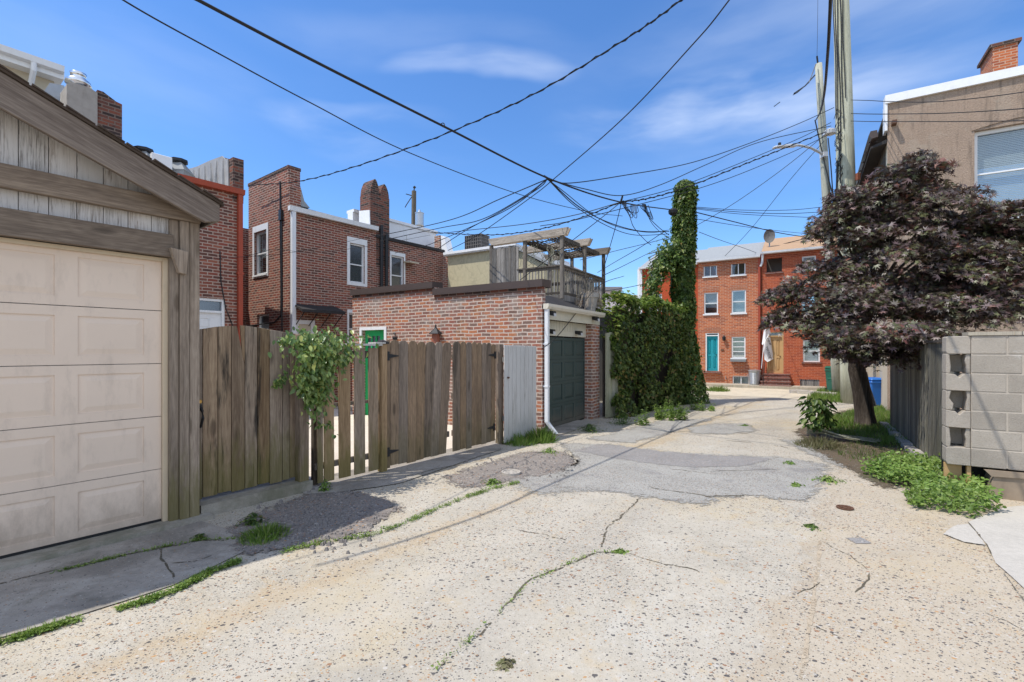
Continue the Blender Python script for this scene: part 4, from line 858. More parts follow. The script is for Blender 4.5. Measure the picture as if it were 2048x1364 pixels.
# ------------------------------------------------------------- brick house with white windows
L2, S2 = 13.2, 6.82
zg = zL('A', 578, 415, L2); lw = lOn('A', 497, S2); zp = zS('A', 545, 351, S2)
s3 = sOn('A', 752, L2); s4 = sOn('A', 886, L2)
T = Thing('brick_house', 'A', (S2, L2, 0), 'dark brick house with white sash windows and a white corner downspout', 'house', 'brick houses behind the left fences')
def rS(F, s, u0, v0, u1, v1): return (lOn(F, u1, s), lOn(F, u0, s), zS(F, (u0 + u1) / 2, v1, s), zS(F, (u0 + u1) / 2, v0, s))
def rL(F, l, u0, v0, u1, v1): return (sOn(F, u0, l), sOn(F, u1, l), zL(F, (u0 + u1) / 2, v1, l), zL(F, (u0 + u1) / 2, v0, l))
fw1 = rS('A', S2, 509, 462, 534, 549); fw2 = rS('A', S2, 514, 628, 538, 690)
sw1 = rL('A', L2, 699, 488, 729, 566); sw2 = rL('A', L2, 590, 640, 631, 860); sw2 = (sw2[0], sw2[1], -.01, sw2[3]); sw3 = rL('A', L2, 697, 626, 716, 690)
mb = MB(); wall(mb, 'x', S2, L2, lw, 0, zg + .02, [fw1, fw2], .12); wall(mb, 'y', L2, S2, s3, 0, zg, [sw1, sw2, sw3], .12)
mb.quad((S2, lw, 0), (S2 + 6, lw, 0), (S2 + 6, lw, zg), (S2, lw, zg)); mb.box(S2, S2 + .34, L2 + .05, lw, zg + .02, zp)
mb.prism([(L2, zg), (L2, zg + .62), (L2 + .05, zg + .72), (L2 + .05, zg)], 'x', S2, S2 + .34)
T.part('wall', mb, M['brick_dark'])
mb = MB(); mb.box(S2 - .015, S2 + .36, L2 + .04, lw + .02, zp, zp + .09); T.part('coping', mb, M['brick_sooty'])
mb = MB(); mb.hexa([(S2 + .33, L2 - .02, zg - .02), (s3, L2 - .02, zg - .02), (s3, lw, zg - .02), (S2 + .33, lw, zg - .02), (S2 + .33, L2 + .1, zg + .13), (s3, L2 + .1, zg + .09), (s3, lw, zg + .2), (S2 + .33, lw, zg + .24)])
mb.prism([(S2 + .341, zg + .13), (S2 + .62, zg + .14), (S2 + .45, zg + .3), (S2 + .36, zg + .6), (S2 + .341, zg + .62)], 'y', L2 + .02, lw - .02); T.part('roof', mb, M['roof_grey'])
mb = MB(); mb.prism([(L2 - .03, zg - .1), (L2 - .03, zg + .03), (L2 - .16, zg + .03), (L2 - .14, zg - .1)], 'x', S2 - .06, s3); mb.box(S2, s3, L2 - .028, L2 - .002, zg - .08, zg); T.part('gutter', mb, M['gutter_white'])
mb = MB(); mb.box(S2 + .02, S2 + .13, L2 - .12, L2 - .01, 0, zg - .1); T.part('downspout', mb, M['gutter_white'])
window(T, 'x', S2, *fw1, 1, .12, .06, (.5,), 0, .05, blind=.6, trim=.09); window(T, 'x', S2, *fw2, 1, .12, .05, (.5,), glass=M['screen_glass'])
window(T, 'y', L2, *sw1, 1, .1, .05, (.47,), 0, 0, trim=.09, glass=M['screen_glass']); window(T, 'y', L2, *sw3, 1, .1, .05, (.5,), 0, .04, trim=.05, glass=M['screen_glass'])
a, b, _, zt = sw2; mb = MB(); wbox(mb, 'y', a, a + .12, L2 + .02, L2 + .1, 0, zt); wbox(mb, 'y', b - .12, b, L2 + .02, L2 + .1, 0, zt); wbox(mb, 'y', a + .12, b - .12, L2 + .02, L2 + .1, zt - .12, zt)
dd = MB(); wall(dd, 'y', L2 + .06, a + .12, b - .12, 0, zt - .12, [(a + .25, b - .25, 1.0, zt - .25)], .03); do = T.part('door', dd, M['beige_wall']); T.part('door_frame', mb, M['white_paint'], do)
mb = MB(); mb.box(a + .2, b - .2, L2 + .085, L2 + .09, .9, zt - .2); T.part('pane', mb, M['screen_glass'], do)
ab, ae = sOn('A', 586, L2), sOn('A', 672, L2); za = zL('A', 600, 622, L2); mb = MB()
mb.prism([(L2 - .001, za + .16), (L2 - .001, za + .2), (L2 - .5, za + .02), (L2 - .5, za - .06)], 'x', ab, ae)
for k in range(4): mb.tube([(ab + .1 + k * .4, L2 - .48, za - .02), (ab + .06 + k * .4, L2 - .02, za - .42)], .015, 5)
T.part('awning', mb, M['dark_tar'])
cx = sOn('A', 572, L2) - .0; mb = MB(); lx = lOn('A', 560, S2); mb.tube([(S2 - .02, lx - .05, zp - .3), (S2 - .03, lx - .08, zg - .2), (S2 - .02, lx - .1, 3.5), (S2 - .02, lx - .1, 2.6), (S2 - .02, lx + .3, 2.4), (S2 - .02, lw - .1, 2.35)], .022, 6); mb.tube([(S2 - .02, lx - .14, zg - .1), (S2 - .02, lx - .16, 1.0)], .018, 6); mb.box(S2 - .08, S2 - .002, lx - .2, lx - .06, zg - .3, zg); T.part('conduit', mb, M['black_metal'])
# lower rear wing
zw = zL('A', 850, 497, L2)
wwn = rL('A', L2, 783, 512, 808, 590)
mb = MB(); wall(mb, 'y', L2 + .02, s3, s4 + .6, 0, zw, [wwn], .12); mb.quad((s3, L2 + .02, zw), (s3, L2 + .02, zg), (s3, lw, zg), (s3, lw, zw)); T.part('rear_wall', mb, M['brick_dark'])
mb = MB(); mb.box(s3 + .01, s4 + .6, L2 - .04, L2 + 3, zw, zw + .1); T.part('rear_roof', mb, M['dark_tar'])
window(T, 'y', L2 + .02, *wwn, 1, .1, .05, (.5,), 0, .04, trim=.06, glass=M['screen_glass'])
for u in (764, 774):
    mb = MB(); s = sOn('A', u, L2 - .08); mb.tube([(s, L2 - .06, 1), (s, L2 - .06, zL('A', u, 452 if u < 770 else 470, L2))], .055, 8); T.part('soil_pipe', mb, M['black_metal'])
mb = MB(); s = sOn('A', 826, L2 - .2); z = zL('A', 826, 528, L2); mb.hexa([(s - .25, L2 - .35, z - .04), (s + .15, L2 - .35, z - .04), (s + .15, L2, z), (s - .25, L2, z), (s - .25, L2 - .35, z), (s + .15, L2 - .35, z), (s + .15, L2, z + .05), (s - .25, L2, z + .05)]); T.part('wall_light', mb, M['beige_wall'])
# chimney stack with two rounded tops
ca, cb = sOn('A', 741, L2), sOn('A', 779, L2); lk = lOn('A', 720, ca); zc = zL('A', 760, 392, L2)
T = Thing('chimney', 'A', (ca, L2, zg - .4), 'sooty double topped brick chimney on the white windowed house', 'chimney')
mb = MB(); mb.box(ca, cb, L2 + .006, lk, zg - 1.2, zc); hw = (cb - ca) / 2
for k in range(2):
    m_ = ca + hw * (k + .5); h = .40 if k == 0 else .34
    arc = [(m_ - hw * .46, zc - .02), (m_ - hw * .46, zc + .02)] + [(m_ - hw * .46 * math.cos(t_), zc + .02 + h * math.sin(t_) * (1 + .25 * math.sin(t_) ** 6)) for t_ in np.linspace(.2, math.pi - .2, 9)] + [(m_ + hw * .46, zc + .02), (m_ + hw * .46, zc - .02)]
    mb.prism(arc, 'y', L2 + .01, lk - .004)
    mb.prism([(m_ - hw * .46, zc - .02), (m_ + hw * .46, zc - .02), (m_, zc + h + .12)], 'y', L2 + .03, lk - .03)
T.part('stack', mb, M['brick_sooty'])
mb = MB(); mb.prism([(lk + .01, zg - .1), (L2 + .0, zg - .1), (L2 + .02, zg + .55), (lk + .01, zg + .62)], 'x', ca - .03, ca - .003); T.part('flashing', mb, M['roof_white'])
# white parapet and brick firewall pier beyond it
Lp = L2 + 1.0; pa_, pb_ = sOn('A', 778, Lp), sOn('A', 872, Lp)
mb = MB(); mb.box(pa_ - 1.5, pb_, Lp, Lp + .3, 4.6, zL('A', 860, 464, Lp)); mb.box(pa_ - 1.5, pb_ + .05, Lp - .06, Lp + .36, zL('A', 860, 464, Lp) + .002, zL('A', 860, 459, Lp))
sx = sOn('A', 815, Lp); mb.box(sx - .05, sx + .05, Lp - .03, Lp - .002, 4.6, zL('A', 815, 470, Lp))
solo('parapet_wall', 'A', (pb_, Lp, 4.6), mb, M['roof_white'], 'white roof parapet between the double chimney and the brick pier', 'parapet')
SX = s4 + .0; la_, lb_ = lOn('A', 895, SX), lOn('A', 868, SX); zt = zS('A', 880, 512, SX); zt2 = zS('A', 873, 471, SX)
mb = MB(); mb.box(SX, SX + .4, la_, lb_, 0, zt); mb.prism([(lb_, zt), (lb_, zt2), (lb_ - (lb_ - la_) * .4, zt2), (lb_ - (lb_ - la_) * .42, zt + .1), (la_, zt)], 'x', SX + .02, SX + .38)
T = Thing('brick_pier', 'A', (SX, la_, 0), 'narrow brick firewall pier left of the yellow stucco box', 'chimney'); T.part('stack', mb, M['brick_mixed'])
mb = MB(); mb.prism([(la_ + .02, zt + .02), (la_ + (lb_ - la_) * .5, zt + .12), (la_ + (lb_ - la_) * .56, zt2 - .02), (la_ + (lb_ - la_) * .3, zt2 - .1), (la_ + .15, zt + .5)], 'x', SX + .05, SX + .36); T.part('membrane', mb, M['roof_white'])
# yellow stucco building behind the deck
SY = 13.8; a, b = lOn('B', 1092, SY), lOn('B', 896, SY); m_ = lOn('B', 1036, SY); zt = zS('B', 940, 507, SY); zq = zS('B', 1090, 531, SY)
T = Thing('stucco_house', 'B', (SY, m_, 0), 'yellow stucco box with a white flat roof edge behind the deck', 'house')
mb = MB(); mb.box(SY, SY + 4, m_, b, 0, zt); mb.prism([(a, 0), (m_, 0), (m_, zt - .1), (a, zq)], 'x', SY + .02, SY + 4); T.part('wall', mb, M['stucco_yellow'])
mb = MB(); mb.box(SY - .12, SY + 4, m_, b + .1, zt + .002, zt + .1); mb.box(SY - .16, SY - .122, m_, b + .1, zt + .04, zt + .13); T.part('roof', mb, M['roof_white'])
mb = MB(); mb.prism([(a - .1, zq + .01), (m_ - .01, zt - .09), (m_ - .01, zt + .02), (a - .1, zq + .1)], 'x', SY - .1, SY + 4); T.part('sloped_roof', mb, M['roof_grey'])
sx = SY + 1.2; zc = zt + .1; a, b = lOn('B', 962, sx), lOn('B', 930, sx); zt2 = zS('B', 940, 471, sx)
T = Thing('air_conditioner', 'B', (sx, (a + b) / 2, zc), 'dark slatted condenser unit on the white flat roof', 'air conditioner')
mb = MB(); mb.box(sx + .01, sx + .54, a + .01, b - .01, zc + .0, zt2); T.part('case', mb, M['rubber'])
mb = MB(); n = 9
for k in range(n + 1):
    q = a + (b - a) * k / n; mb.box(sx - .008, sx + .008, q - .011, q + .011, zc, zt2 + .02); q = sx + .55 * k / n; mb.box(q - .011, q + .011, a - .012, a + .004, zc, zt2 + .02)
for k in range(8): z = zc + (zt2 - zc) * k / 7; mb.box(sx - .012, sx + .56, a - .016, b + .012, z - .008, z + .008)
T.part('grille', mb, M['planter'])
# utility pole with transformer far behind
x, y, _ = P(828, 400, 30); T = Thing('utility_pole', 'W', (x, y, 0), 'distant dark utility pole carrying a grey transformer can', 'utility pole', 'wooden utility poles')
mb = MB(); mb.tube([(x - .1, y, 0), (x, y, zA(382, 30))], [.2, .14], 10); T.part('pole', mb, M['wood_pole_dark'])
mb = MB(); q = P(837, 445, 29.7); mb.lathe([(.05, 0), (.27, .02), (.27, .75), (.29, .76), (.29, .8), (.1, .86), (.05, 1.0)], (q[0] + .05, 29.75, q[2] - .2), 14); T.part('transformer', mb, M['galvanised'], smooth=False)
mb = MB(); mb.tube([P(812, 388, 30), P(826, 392, 30)], .03, 5); mb.tube([P(826, 390, 30), P(814, 408, 30), P(810, 415, 30)], .03, 5); mb.tube([P(828, 382, 30), P(829, 372, 30)], .04, 5); mb.lathe([(.08, 0), (.1, .06), (.05, .1)], P(829, 376, 30), 8)
for k in range(5): mb.tube([P(836 + k * 2, 442, 29.8), P(830 + k * 3, 452 + k, 29.8), P(828 + k * 2, 464, 29.8)], .02, 4)
T.part('crossarm', mb, M['black_metal'])

# ------------------------------------------------------------- far brick row
FS = 23.4
def rC(u0, v0, u1, v1): return rS('C', FS, u0, v0, u1, v1)
def row_house(u0, u1, ve, vr, mat, roofm, label, ops, zfix=None):
    a, b = lOn('C', u1, FS), lOn('C', u0, FS); um = (u0 + u1) / 2
    ze = zS('C', um, ve, FS) if zfix is None else zfix
    T = Thing('row_house', 'C', (FS, (a + b) / 2, 0), label, 'house', 'brick row houses across the end of the alley')
    mb = MB(); wall(mb, 'x', FS, a, b, 0, ze, ops, .12); mb.quad((FS, b, 0), (FS + 6, b, 0), (FS + 6, b, ze), (FS, b, ze)); mb.quad((FS, a, 0), (FS + 6, a, 0), (FS + 6, a, ze), (FS, a, ze))
    zr_ = ze + 1.15; mb.add([(FS, b, ze), (FS + 6, b, ze), (FS + 3, b, zr_)], [(0, 1, 2)]); mb.add([(FS, a, ze), (FS + 6, a, ze), (FS + 3, a, zr_)], [(0, 1, 2)])
    for k in range(3): mb.box(FS - .02 * (k + 1), FS - .001, a + .001, b - .001, ze - .27 + .07 * k, ze - .205 + .07 * k)
    T.part('wall', mb, mat)
    mb = MB(); mb.prism([(FS - .16, ze - .03), (FS + 3, zr_ + .02), (FS + 6.1, ze - .03), (FS + 6.1, ze + .03), (FS + 3, zr_ + .08), (FS - .16, ze + .03)], 'y', a - .02, b + .02) if False else None
    mb.quad((FS - .18, a, ze - .02), (FS - .18, b, ze - .02), (FS + 3, b, zr_ + .03), (FS + 3, a, zr_ + .03)); mb.quad((FS + 6.1, a, ze - .02), (FS + 6.1, b, ze - .02), (FS + 3, b, zr_ + .03), (FS + 3, a, zr_ + .03))
    T.part('roof', mb, roofm)
    mb = MB(); mb.prism([(FS - .15, ze - .1), (FS - .27, ze - .08), (FS - .28, ze + .0), (FS - .15, ze + .0)], 'y', a, b); T.part('gutter', mb, M['gutter_white'])
    return T, a, b, ze
def arch(T, r, h=.2):
    mb = MB(); n = max(6, int((r[1] - r[0] + .12) / .062))
    for k in range(n):
        q = r[0] - .06 + (r[1] - r[0] + .12) * k / n; e = r[0] - .06 + (r[1] - r[0] + .12) * (k + .8) / n; mb.box(FS - .006, FS - .001, q, e, r[3] + .06, r[3] + .06 + h)
    T.part('lintel', mb, M['brick_lintel'])
brick('brick_lintel', [(.42, .15, .075), (.36, .115, .06), (.46, .17, .09)], (.4, .3, .23), .4)
# left house, painted red
o1, o2, o3 = rC(1298, 541, 1323, 562), rC(1297, 588, 1324, 622), rC(1372, 586, 1388, 622)
T, a, b, ze = row_house(1280, 1396, 531, 500, M['brick_red_clean'], M['roof_grey'], 'smooth red painted row house partly hidden by the ivy column', [o1, o2, o3])
window(T, 'x', FS, *o1, 1, .1, .04, (.5,), glass=M['glass'], blind=.4); window(T, 'x', FS, *o2, 1, .1, .05, (.5,), blind=.9); window(T, 'x', FS, *o3, 1, .1, .05, (.5,))
mb = MB(); mb.box(FS - .09, FS - .01, b - .12, b - .03, 0, ze - .1); T.part('downspout', mb, M['gutter_white'])
mb = MB(); mb.box(FS - .02, FS + .4, b + .002, b + .12, 0, ze - .05); T.part('corner_trim', mb, M['white_paint'])
# middle house, orange brick with the teal door
tops = [rC(1407, 530, 1434, 553), rC(1462, 523, 1491, 550)]; mids = [rC(1408, 585, 1436, 628), rC(1463, 580, 1492, 626)]; low = rC(1463, 673, 1491, 716); bas = rC(1465, 752, 1499, 772)
dr = rC(1411, 666, 1438, 742); zm = dr[2]
T, a, b, ze = row_house(1396, 1521, 517, 495, M['brick_orange'], M['roof_grey'], 'orange brick row house with the teal front door', tops + mids + [low, bas, dr])
for r in tops: window(T, 'x', FS, *r, 1, .09, .045, (), 1)
for r, bl in zip(mids, (.55, 1.0)): window(T, 'x', FS, *r, 1, .09, .05, (.5,), 0, .06, blind=bl); arch(T, r)
window(T, 'x', FS, *low, 1, .09, .05, (.3, .52, .76), 0, .05, blind=.9); arch(T, low); window(T, 'x', FS, *bas, 1, .09, .04, (), 1, 0, blind=1.0)
def front_door(T, r, mat, trans=.14, frame=True):
    zt = r[3] - trans; mb = MB(); f = .05; W2 = r[1] - r[0] - 2 * f; h = zt - r[2]
    d = MB(); cols = [(r[0] + f + .09 + k * (W2 / 2 - .02), r[0] + f + W2 / 2 - .05 + k * (W2 / 2 - .02)) for k in range(2)]
    panel_face(d, 'x', FS + .08, r[0] + f, r[1] - f, r[2], zt, [(c[0], c[1], r[2] + h * q0, r[2] + h * q1) for c in cols for q0, q1 in ((.08, .42), (.48, .92))], 1, .03, .05)
    do = T.part('door', d, mat)
    for q0, q1 in ((r[0], r[0] + f), (r[1] - f, r[1])): mb.box(FS + .01, FS + .1, q0, q1, r[2], r[3])
    mb.box(FS + .01, FS + .1, r[0] + f, r[1] - f, zt, zt + .05); mb.box(FS + .01, FS + .1, r[0] + f, r[1] - f, r[3] - .03, r[3]); T.part('door_frame', mb, M['white_paint'] if frame else mat, do)
    mb = MB(); mb.box(FS + .085, FS + .09, r[0] + f, r[1] - f, zt + .05, r[3] - .03); T.part('transom_pane', mb, M['screen_glass'], do)
    mb = MB(); mb.lathe([(.01, 0), (.025, .02), (.02, .045)], (FS + .06, r[0] + f + .08, r[2] + h * .45), 8); T.part('handle', mb, M['black_metal'], do)
front_door(T, dr, M['teal']); arch(T, dr)
mb = MB(); mb.box(FS - .14, FS - .001, dr[0] - .1, dr[1] + .1, zm - .1, zm - .005)
for k in range(12): q = dr[0] - .1 + k * (dr[1] - dr[0] + .2) / 12; mb.box(FS - .15, FS - .141, q, q + .065, zm - .095, zm - .01)
T.part('door_sill', mb, M['brick_steps'])
mb = MB(); mb.box(FS - .2, FS - .03, low[0] - .03, low[1] + .03, low[2] - .16, low[2] - .052); T.part('window_box', mb, M['grey_metal'])
q = lOn('C', 1448, FS - .1); z = zS('C', 1448, 676, FS); mb = MB(); mb.lathe([(.05, -.12), (.07, -.1), (.08, .02), (.09, .03), (.02, .1), (.01, .13)], (FS - .1, q, z), 6); mb.box(FS - .1, FS - .001, q - .015, q + .015, z, z + .03); T.part('lantern', mb, M['black_metal'])
q = lOn('C', 1445, FS); z = zS('C', 1445, 700, FS); mb = MB(); mb.box(FS - .03, FS - .001, q - .06, q + .06, z - .03, z + .03); T.part('name_plaque', mb, M['rust'])
mb = MB(); a_ = lOn('C', 1519, FS); mb.box(FS - .1, FS - .01, a_ - .04, a_ + .05, .1, ze - .1); T.part('downspout', mb, M['red_paint'])
q = lOn('C', 1452, FS); mb = MB(); mb.tube([(FS - .01, q, .4), (FS - .08, q, .38), (FS - .09, q, .3)], .02, 6); T.part('hose_tap', mb, M['grey_metal'])
# right house, worn red paint
uo, uo2, lw2, bw2, dr2 = rC(1533, 516, 1564, 544), rC(1604, 512, 1632, 540), rC(1606, 680, 1640, 724), rC(1600, 759, 1639, 775), rC(1534, 664, 1567, 747)
mo_ = rC(1602, 590, 1634, 636)
T, a, b, ze = row_house(1523, 1720, 507, 484, M['brick_red_paint'], M['roof_tan'], 'worn red brick row house with the tan wooden door and brick steps', [uo, uo2, lw2, bw2, dr2, mo_], ze + .12)
window(T, 'x', FS, *uo2, 1, .09, .05, (.5,), 0, .05); window(T, 'x', FS, *lw2, 1, .09, .05, (.5,), 0, 0, blind=1.0); window(T, 'x', FS, *mo_, 1, .09, .05, (.5,), 0, .05)
mb = MB(); mb.box(FS + .9, FS + 1.0, uo[0] - .4, uo[1] + .4, uo[2] - .4, uo[3] + .4); T.part('room_wall', mb, M['interior'])
for r in (uo, lw2): mb = MB(); mb.box(FS - .05, FS + .1, r[0] - .05, r[1] + .05, r[2] - .07, r[2] - .002); T.part('sill', mb, M['brick_steps'])
mb = MB(); n = 9
for k in range(n): q = bw2[0] + (bw2[1] - bw2[0]) * k / n; mb.box(FS + .03, FS + .06, q, q + (bw2[1] - bw2[0]) / n - .01, bw2[2], bw2[3])
T.part('cellar_hatch', mb, M['wood_grey'])
front_door(T, dr2, M['tan_wood_door'], .2, False)
mb = MB(); zt = dr2[2]
for k in range(4):
    h = zt * (4 - k) / 4.0; mb.box(FS - .2 * (k + 1), FS - .2 * k - .001, dr2[0] - .22 - .02 * k, dr2[1] + .14 + .03 * k, 0, h - .055); mb.box(FS - .2 * (k + 1) - .02, FS - .2 * k - .001, dr2[0] - .24 - .02 * k, dr2[1] + .16 + .03 * k, h - .053, h)
T.part('front_steps', mb, M['brick_steps'])
mb = MB(); q = dr2[1] + .1
for s in (FS - .1, FS - .75): mb.tube([(s, q, .1), (s, q, zt * (1 if s > FS - .5 else .3) + .5)], .014, 6)
mb.tube([(FS - .1, q, zt + .5), (FS - .75, q, zt * .3 + .5)], .014, 6); T.part('handrail', mb, M['black_metal'])
mb = MB(); q = lOn('C', 1518, FS - .12); mb.tube([(FS - .1, b - .06, ze - .1), (FS - .1, b - .03, ze - .45), (FS - .09, b + .03, ze - .6)], .05, 8); T.part('downspout', mb, M['gutter_white'])
q = lOn('C', 1539, FS + 1.0); mb = MB(); z = ze + .42; T = Thing('satellite_dish', 'C', (FS + 1, q, z), 'dark satellite dish on the tan shingle roof', 'satellite dish', 'satellite dishes on roofs')
mb.tube([(FS + 1, q, z - .2), (FS + 1, q, z + .3)], .025, 6); T.part('mast', mb, M['grey_metal'])
mb = MB(); mb.lathe([(.01, 0), (.17, .03), (.3, .09), (.31, .1), (.17, .045), (.01, .015)], (0, 0, 0), 18); mb.v = [(FS + .95 - p[2], q + p[0] * .75, z + .45 + p[1]) for p in mb.v]; T.part('dish', mb, M['planter'])
# dustbin, flag
q = lOn('C', 1509, FS - .45); s = FS - .45; zb_ = .11
T = Thing('dustbin', 'C', (s, q, zb_), 'ribbed galvanised dustbin standing beside the brick steps', 'trash can')
pr = [(.2, 0)]
for k in range(14): pr += [(.205 + .002 * k, .04 + k * .036), (.212 + .002 * k, .05 + k * .036), (.212 + .002 * k, .066 + k * .036)]
mb = MB(); mb.lathe(pr + [(.24, .56), (.25, .58)], (s, q, zb_), 22); T.part('body', mb, M['galvanised'])
mb = MB(); mb.lathe([(.26, .582), (.26, .62), (.2, .64), (.03, .66)], (s, q, zb_), 22); T.part('lid', mb, M['galvanised'])
for d in (-1, 1): mb = MB(); mb.tube([(s, q + d * .23, zb_ + .36), (s, q + d * .29, zb_ + .4), (s, q + d * .23, zb_ + .46)], .01, 5); T.part('handle', mb, M['galvanised'])
FY = 20.6
T = Thing('flag', 'W', P(1523, 737, FY), 'white flag with dark lettering hanging limp beside the tan door', 'flag')
mb = MB(); mb.tube([P(1523, 737, FY), P(1532.5, 632, FY)], .014, 8); T.part('staff', mb, M['white_paint'])
def px_poly(pts, y, th=.012):
    mb = MB(); n = len(pts); A_ = [P(u, v, y + d) for u, v, d in pts]; B_ = [(p[0], p[1] + th, p[2]) for p in A_]
    mb.add(A_ + B_, [tuple(range(n)), tuple(range(2 * n - 1, n - 1, -1))] + [(i, (i + 1) % n, n + (i + 1) % n, n + i) for i in range(n)]); return mb
T.part('cloth', px_poly([(1532, 633, 0), (1534.5, 640, .02), (1537.5, 655, .05), (1543, 667, .08), (1538, 667, .02), (1537, 671, -.03), (1531, 681, -.1), (1525.5, 690, -.06), (1524, 688, 0)], FY - .03), M['flag_cloth'])
cl_ = T.part('cloth', px_poly([(1534, 667, .03), (1539.5, 667, .06), (1543, 690, .08), (1547, 718, .04), (1541, 721, -.04), (1535, 724, -.08), (1529, 719, -.03), (1528, 708, .0), (1527, 700, .02), (1528, 688, .06)], FY + .02), M['flag_cloth'])
paint('ink', (.02, .02, .024), .7, .05)
def text(word, u, v, size, rot, y, parent, Tt):
    cu = bpy.data.curves.new('lettering', 'FONT'); cu.body = word; cu.size = size; cu.align_x = 'CENTER'; cu.align_y = 'CENTER'; cu.extrude = .002
    o = bpy.data.objects.new('lettering', cu); COL.objects.link(o); bpy.context.view_layer.update()
    me = bpy.data.meshes.new_from_object(o.evaluated_get(bpy.context.evaluated_depsgraph_get())); bpy.data.objects.remove(o); bpy.data.curves.remove(cu)
    ca, sa_ = math.cos(rot), math.sin(rot); p0 = P(u, v, y)
    for q in me.vertices:
        x, z, d = q.co.x, q.co.y, q.co.z; q.co = (p0[0] + x * ca - z * sa_ - Tt.base[0], y - d - Tt.base[1], p0[2] + x * sa_ + z * ca - Tt.base[2])
    me.materials.clear(); Tt.part('lettering', me, M['ink'], parent)
text('renting', 1538, 705, .19, R(-72), FY - .07, cl_, T); text('new', 1538.5, 683, .2, R(-62), FY - .05, cl_, T)
# broken paving along the far kerb
mb = MB()
for k in range(6):
    x, y = gP(1590 + k * 14, 786 + k * 1.2); pts = [(x + .22 * math.cos(t_) * random.uniform(.7, 1.2), y + .3 * math.sin(t_) * random.uniform(.7, 1.2)) for t_ in np.linspace(0, 5.5, 7)]; mb.prism(pts, 'z', 0, .1 + .03 * random.random())
o = solo('broken_paving', 'W', (*gP(1620, 788), 0), mb, M['stone'], 'heap of broken pale paving slabs along the red house wall', 'rubble', kind='stuff')
# low roofs glimpsed between deck and ivy
x0, x1 = P(1196, 0, 30)[0], P(1240, 0, 30)[0]
T = Thing('white_outbuilding', 'W', (x0, 30, 0), 'small white rendered outbuilding glimpsed right of the deck railing', 'house')
mb = MB(); mb.box(x0 - 1, x1, 30, 33, 0, zA(583, 30)); T.part('wall', mb, M['far_wall']); mb = MB(); mb.box(x0 - 1.1, x1 + .12, 29.9, 33, zA(583, 30) + .002, zA(574, 30)); T.part('roof', mb, M['roof_grey'])
x0, x1 = P(1190, 0, 15)[0], P(1238, 0, 15)[0]
T = Thing('lean_to_roof', 'W', (x0, 15, 0), 'white corrugated lean-to roof beside the flower pot', 'shed')
mb = MB(); mb.hexa([(x0 - .6, 15.02, 0), (x1, 15.02, 0), (x1, 16.4, 0), (x0 - .6, 16.4, 0), (x0 - .6, 15.02, zA(596, 15)), (x1, 15.02, zA(624, 15)), (x1, 16.4, zA(624, 15)), (x0 - .6, 16.4, zA(596, 15))]); T.part('wall', mb, M['planter'])
mb = MB()
for k in range(16):
    xa = x0 - .6 + (x1 - x0 + .6) * k / 16; xb = x0 - .6 + (x1 - x0 + .6) * (k + .9) / 16; f = lambda x_: zA(596, 15) + (zA(622, 15) - zA(596, 15)) * (x_ - x0 + .6) / (x1 - x0 + .6)
    mb.hexa([(xa, 14.7, f(xa) - .14), (xb, 14.7, f(xb) - .14), (xb, 16.5, f(xb) + .03), (xa, 16.5, f(xa) + .03), (xa, 14.7, f(xa) - .1), (xb, 14.7, f(xb) - .1), (xb, 16.5, f(xb) + .07), (xa, 16.5, f(xa) + .07)])
T.part('roof', mb, M['roof_white'])
mb = MB(); x0, x1 = P(1236, 0, 34)[0], P(1300, 0, 34)[0]; mb.box(x0, x1 + 4, 34, 36, 0, zA(598, 34)); mb.box(x0 - .1, x1 + 4, 33.9, 36, zA(598, 34), zA(590, 34)); solo('distant_building', 'W', (x0, 34, 0), mb, M['beige_wall'], 'low beige flat roofed building far behind the ivy hedge', 'building')

# ------------------------------------------------------------- tan stucco house on the right
SD, LD = 15.76, -1.83
zt = zS('D', 1776, 208, SD)
T = Thing('stucco_house', 'D', (SD, LD, 0), 'tan roughcast house with a white roof edge behind the red maple', 'house')
wl = lOn('D', 1949, SD); wr = wl - 1.75; wz1, wz0 = zS('D', 1949, 262, SD), zS('D', 1949, 440, SD)
mb = MB(); wall(mb, 'x', SD, LD - 9, LD, 0, zt, [(wr, wl, wz0, wz1)], .18); mb.quad((SD, LD - 9, 0), (SD + 7, LD - 9, 0), (SD + 7, LD - 9, zt), (SD, LD - 9, zt))
n = 14
arcp = [(wl + .06 - (wl - wr + .12) * k / n, wz1 + .01 + .12 * math.sin(math.pi * k / n)) for k in range(n + 1)]
for k in range(n): mb.hexa([(SD - .02, arcp[k][0], arcp[k][1]), (SD - .02, arcp[k + 1][0], arcp[k + 1][1]), (SD, arcp[k + 1][0], arcp[k + 1][1]), (SD, arcp[k][0], arcp[k][1]), (SD - .02, arcp[k][0], arcp[k][1] + .12), (SD - .02, arcp[k + 1][0], arcp[k + 1][1] + .12), (SD, arcp[k + 1][0], arcp[k + 1][1] + .12), (SD, arcp[k][0], arcp[k][1] + .12)])
T.part('front_wall', mb, M['stucco'])
mb = MB(); mb.quad((SD + .001, LD, 0), (SD + 7, LD, 0), (SD + 7, LD, zt - 1.0), (SD + .001, LD, zt - 1.0)); T.part('side_wall', mb, M['beige_wall'])
mb = MB(); mb.box(SD + .3, SD + 7, LD + .002, LD + .02, zt - 2.6, zt - 1.0); T.part('side_cladding', mb, M['wood_dark'])
mb = MB(); mb.prism([(SD - .07, zt), (SD - .07, zt + .21), (SD + .3, zt + .24), (SD + .3, zt)], 'y', LD - 9, LD + .05); mb.prism([(SD - .05, zt - .7), (SD - .05, zt - .002), (SD + .3, zt - .002), (SD + .3, zt - .7)], 'y', LD + .003, LD + .06)
T.part('roof_edge', mb, M['roof_white'])
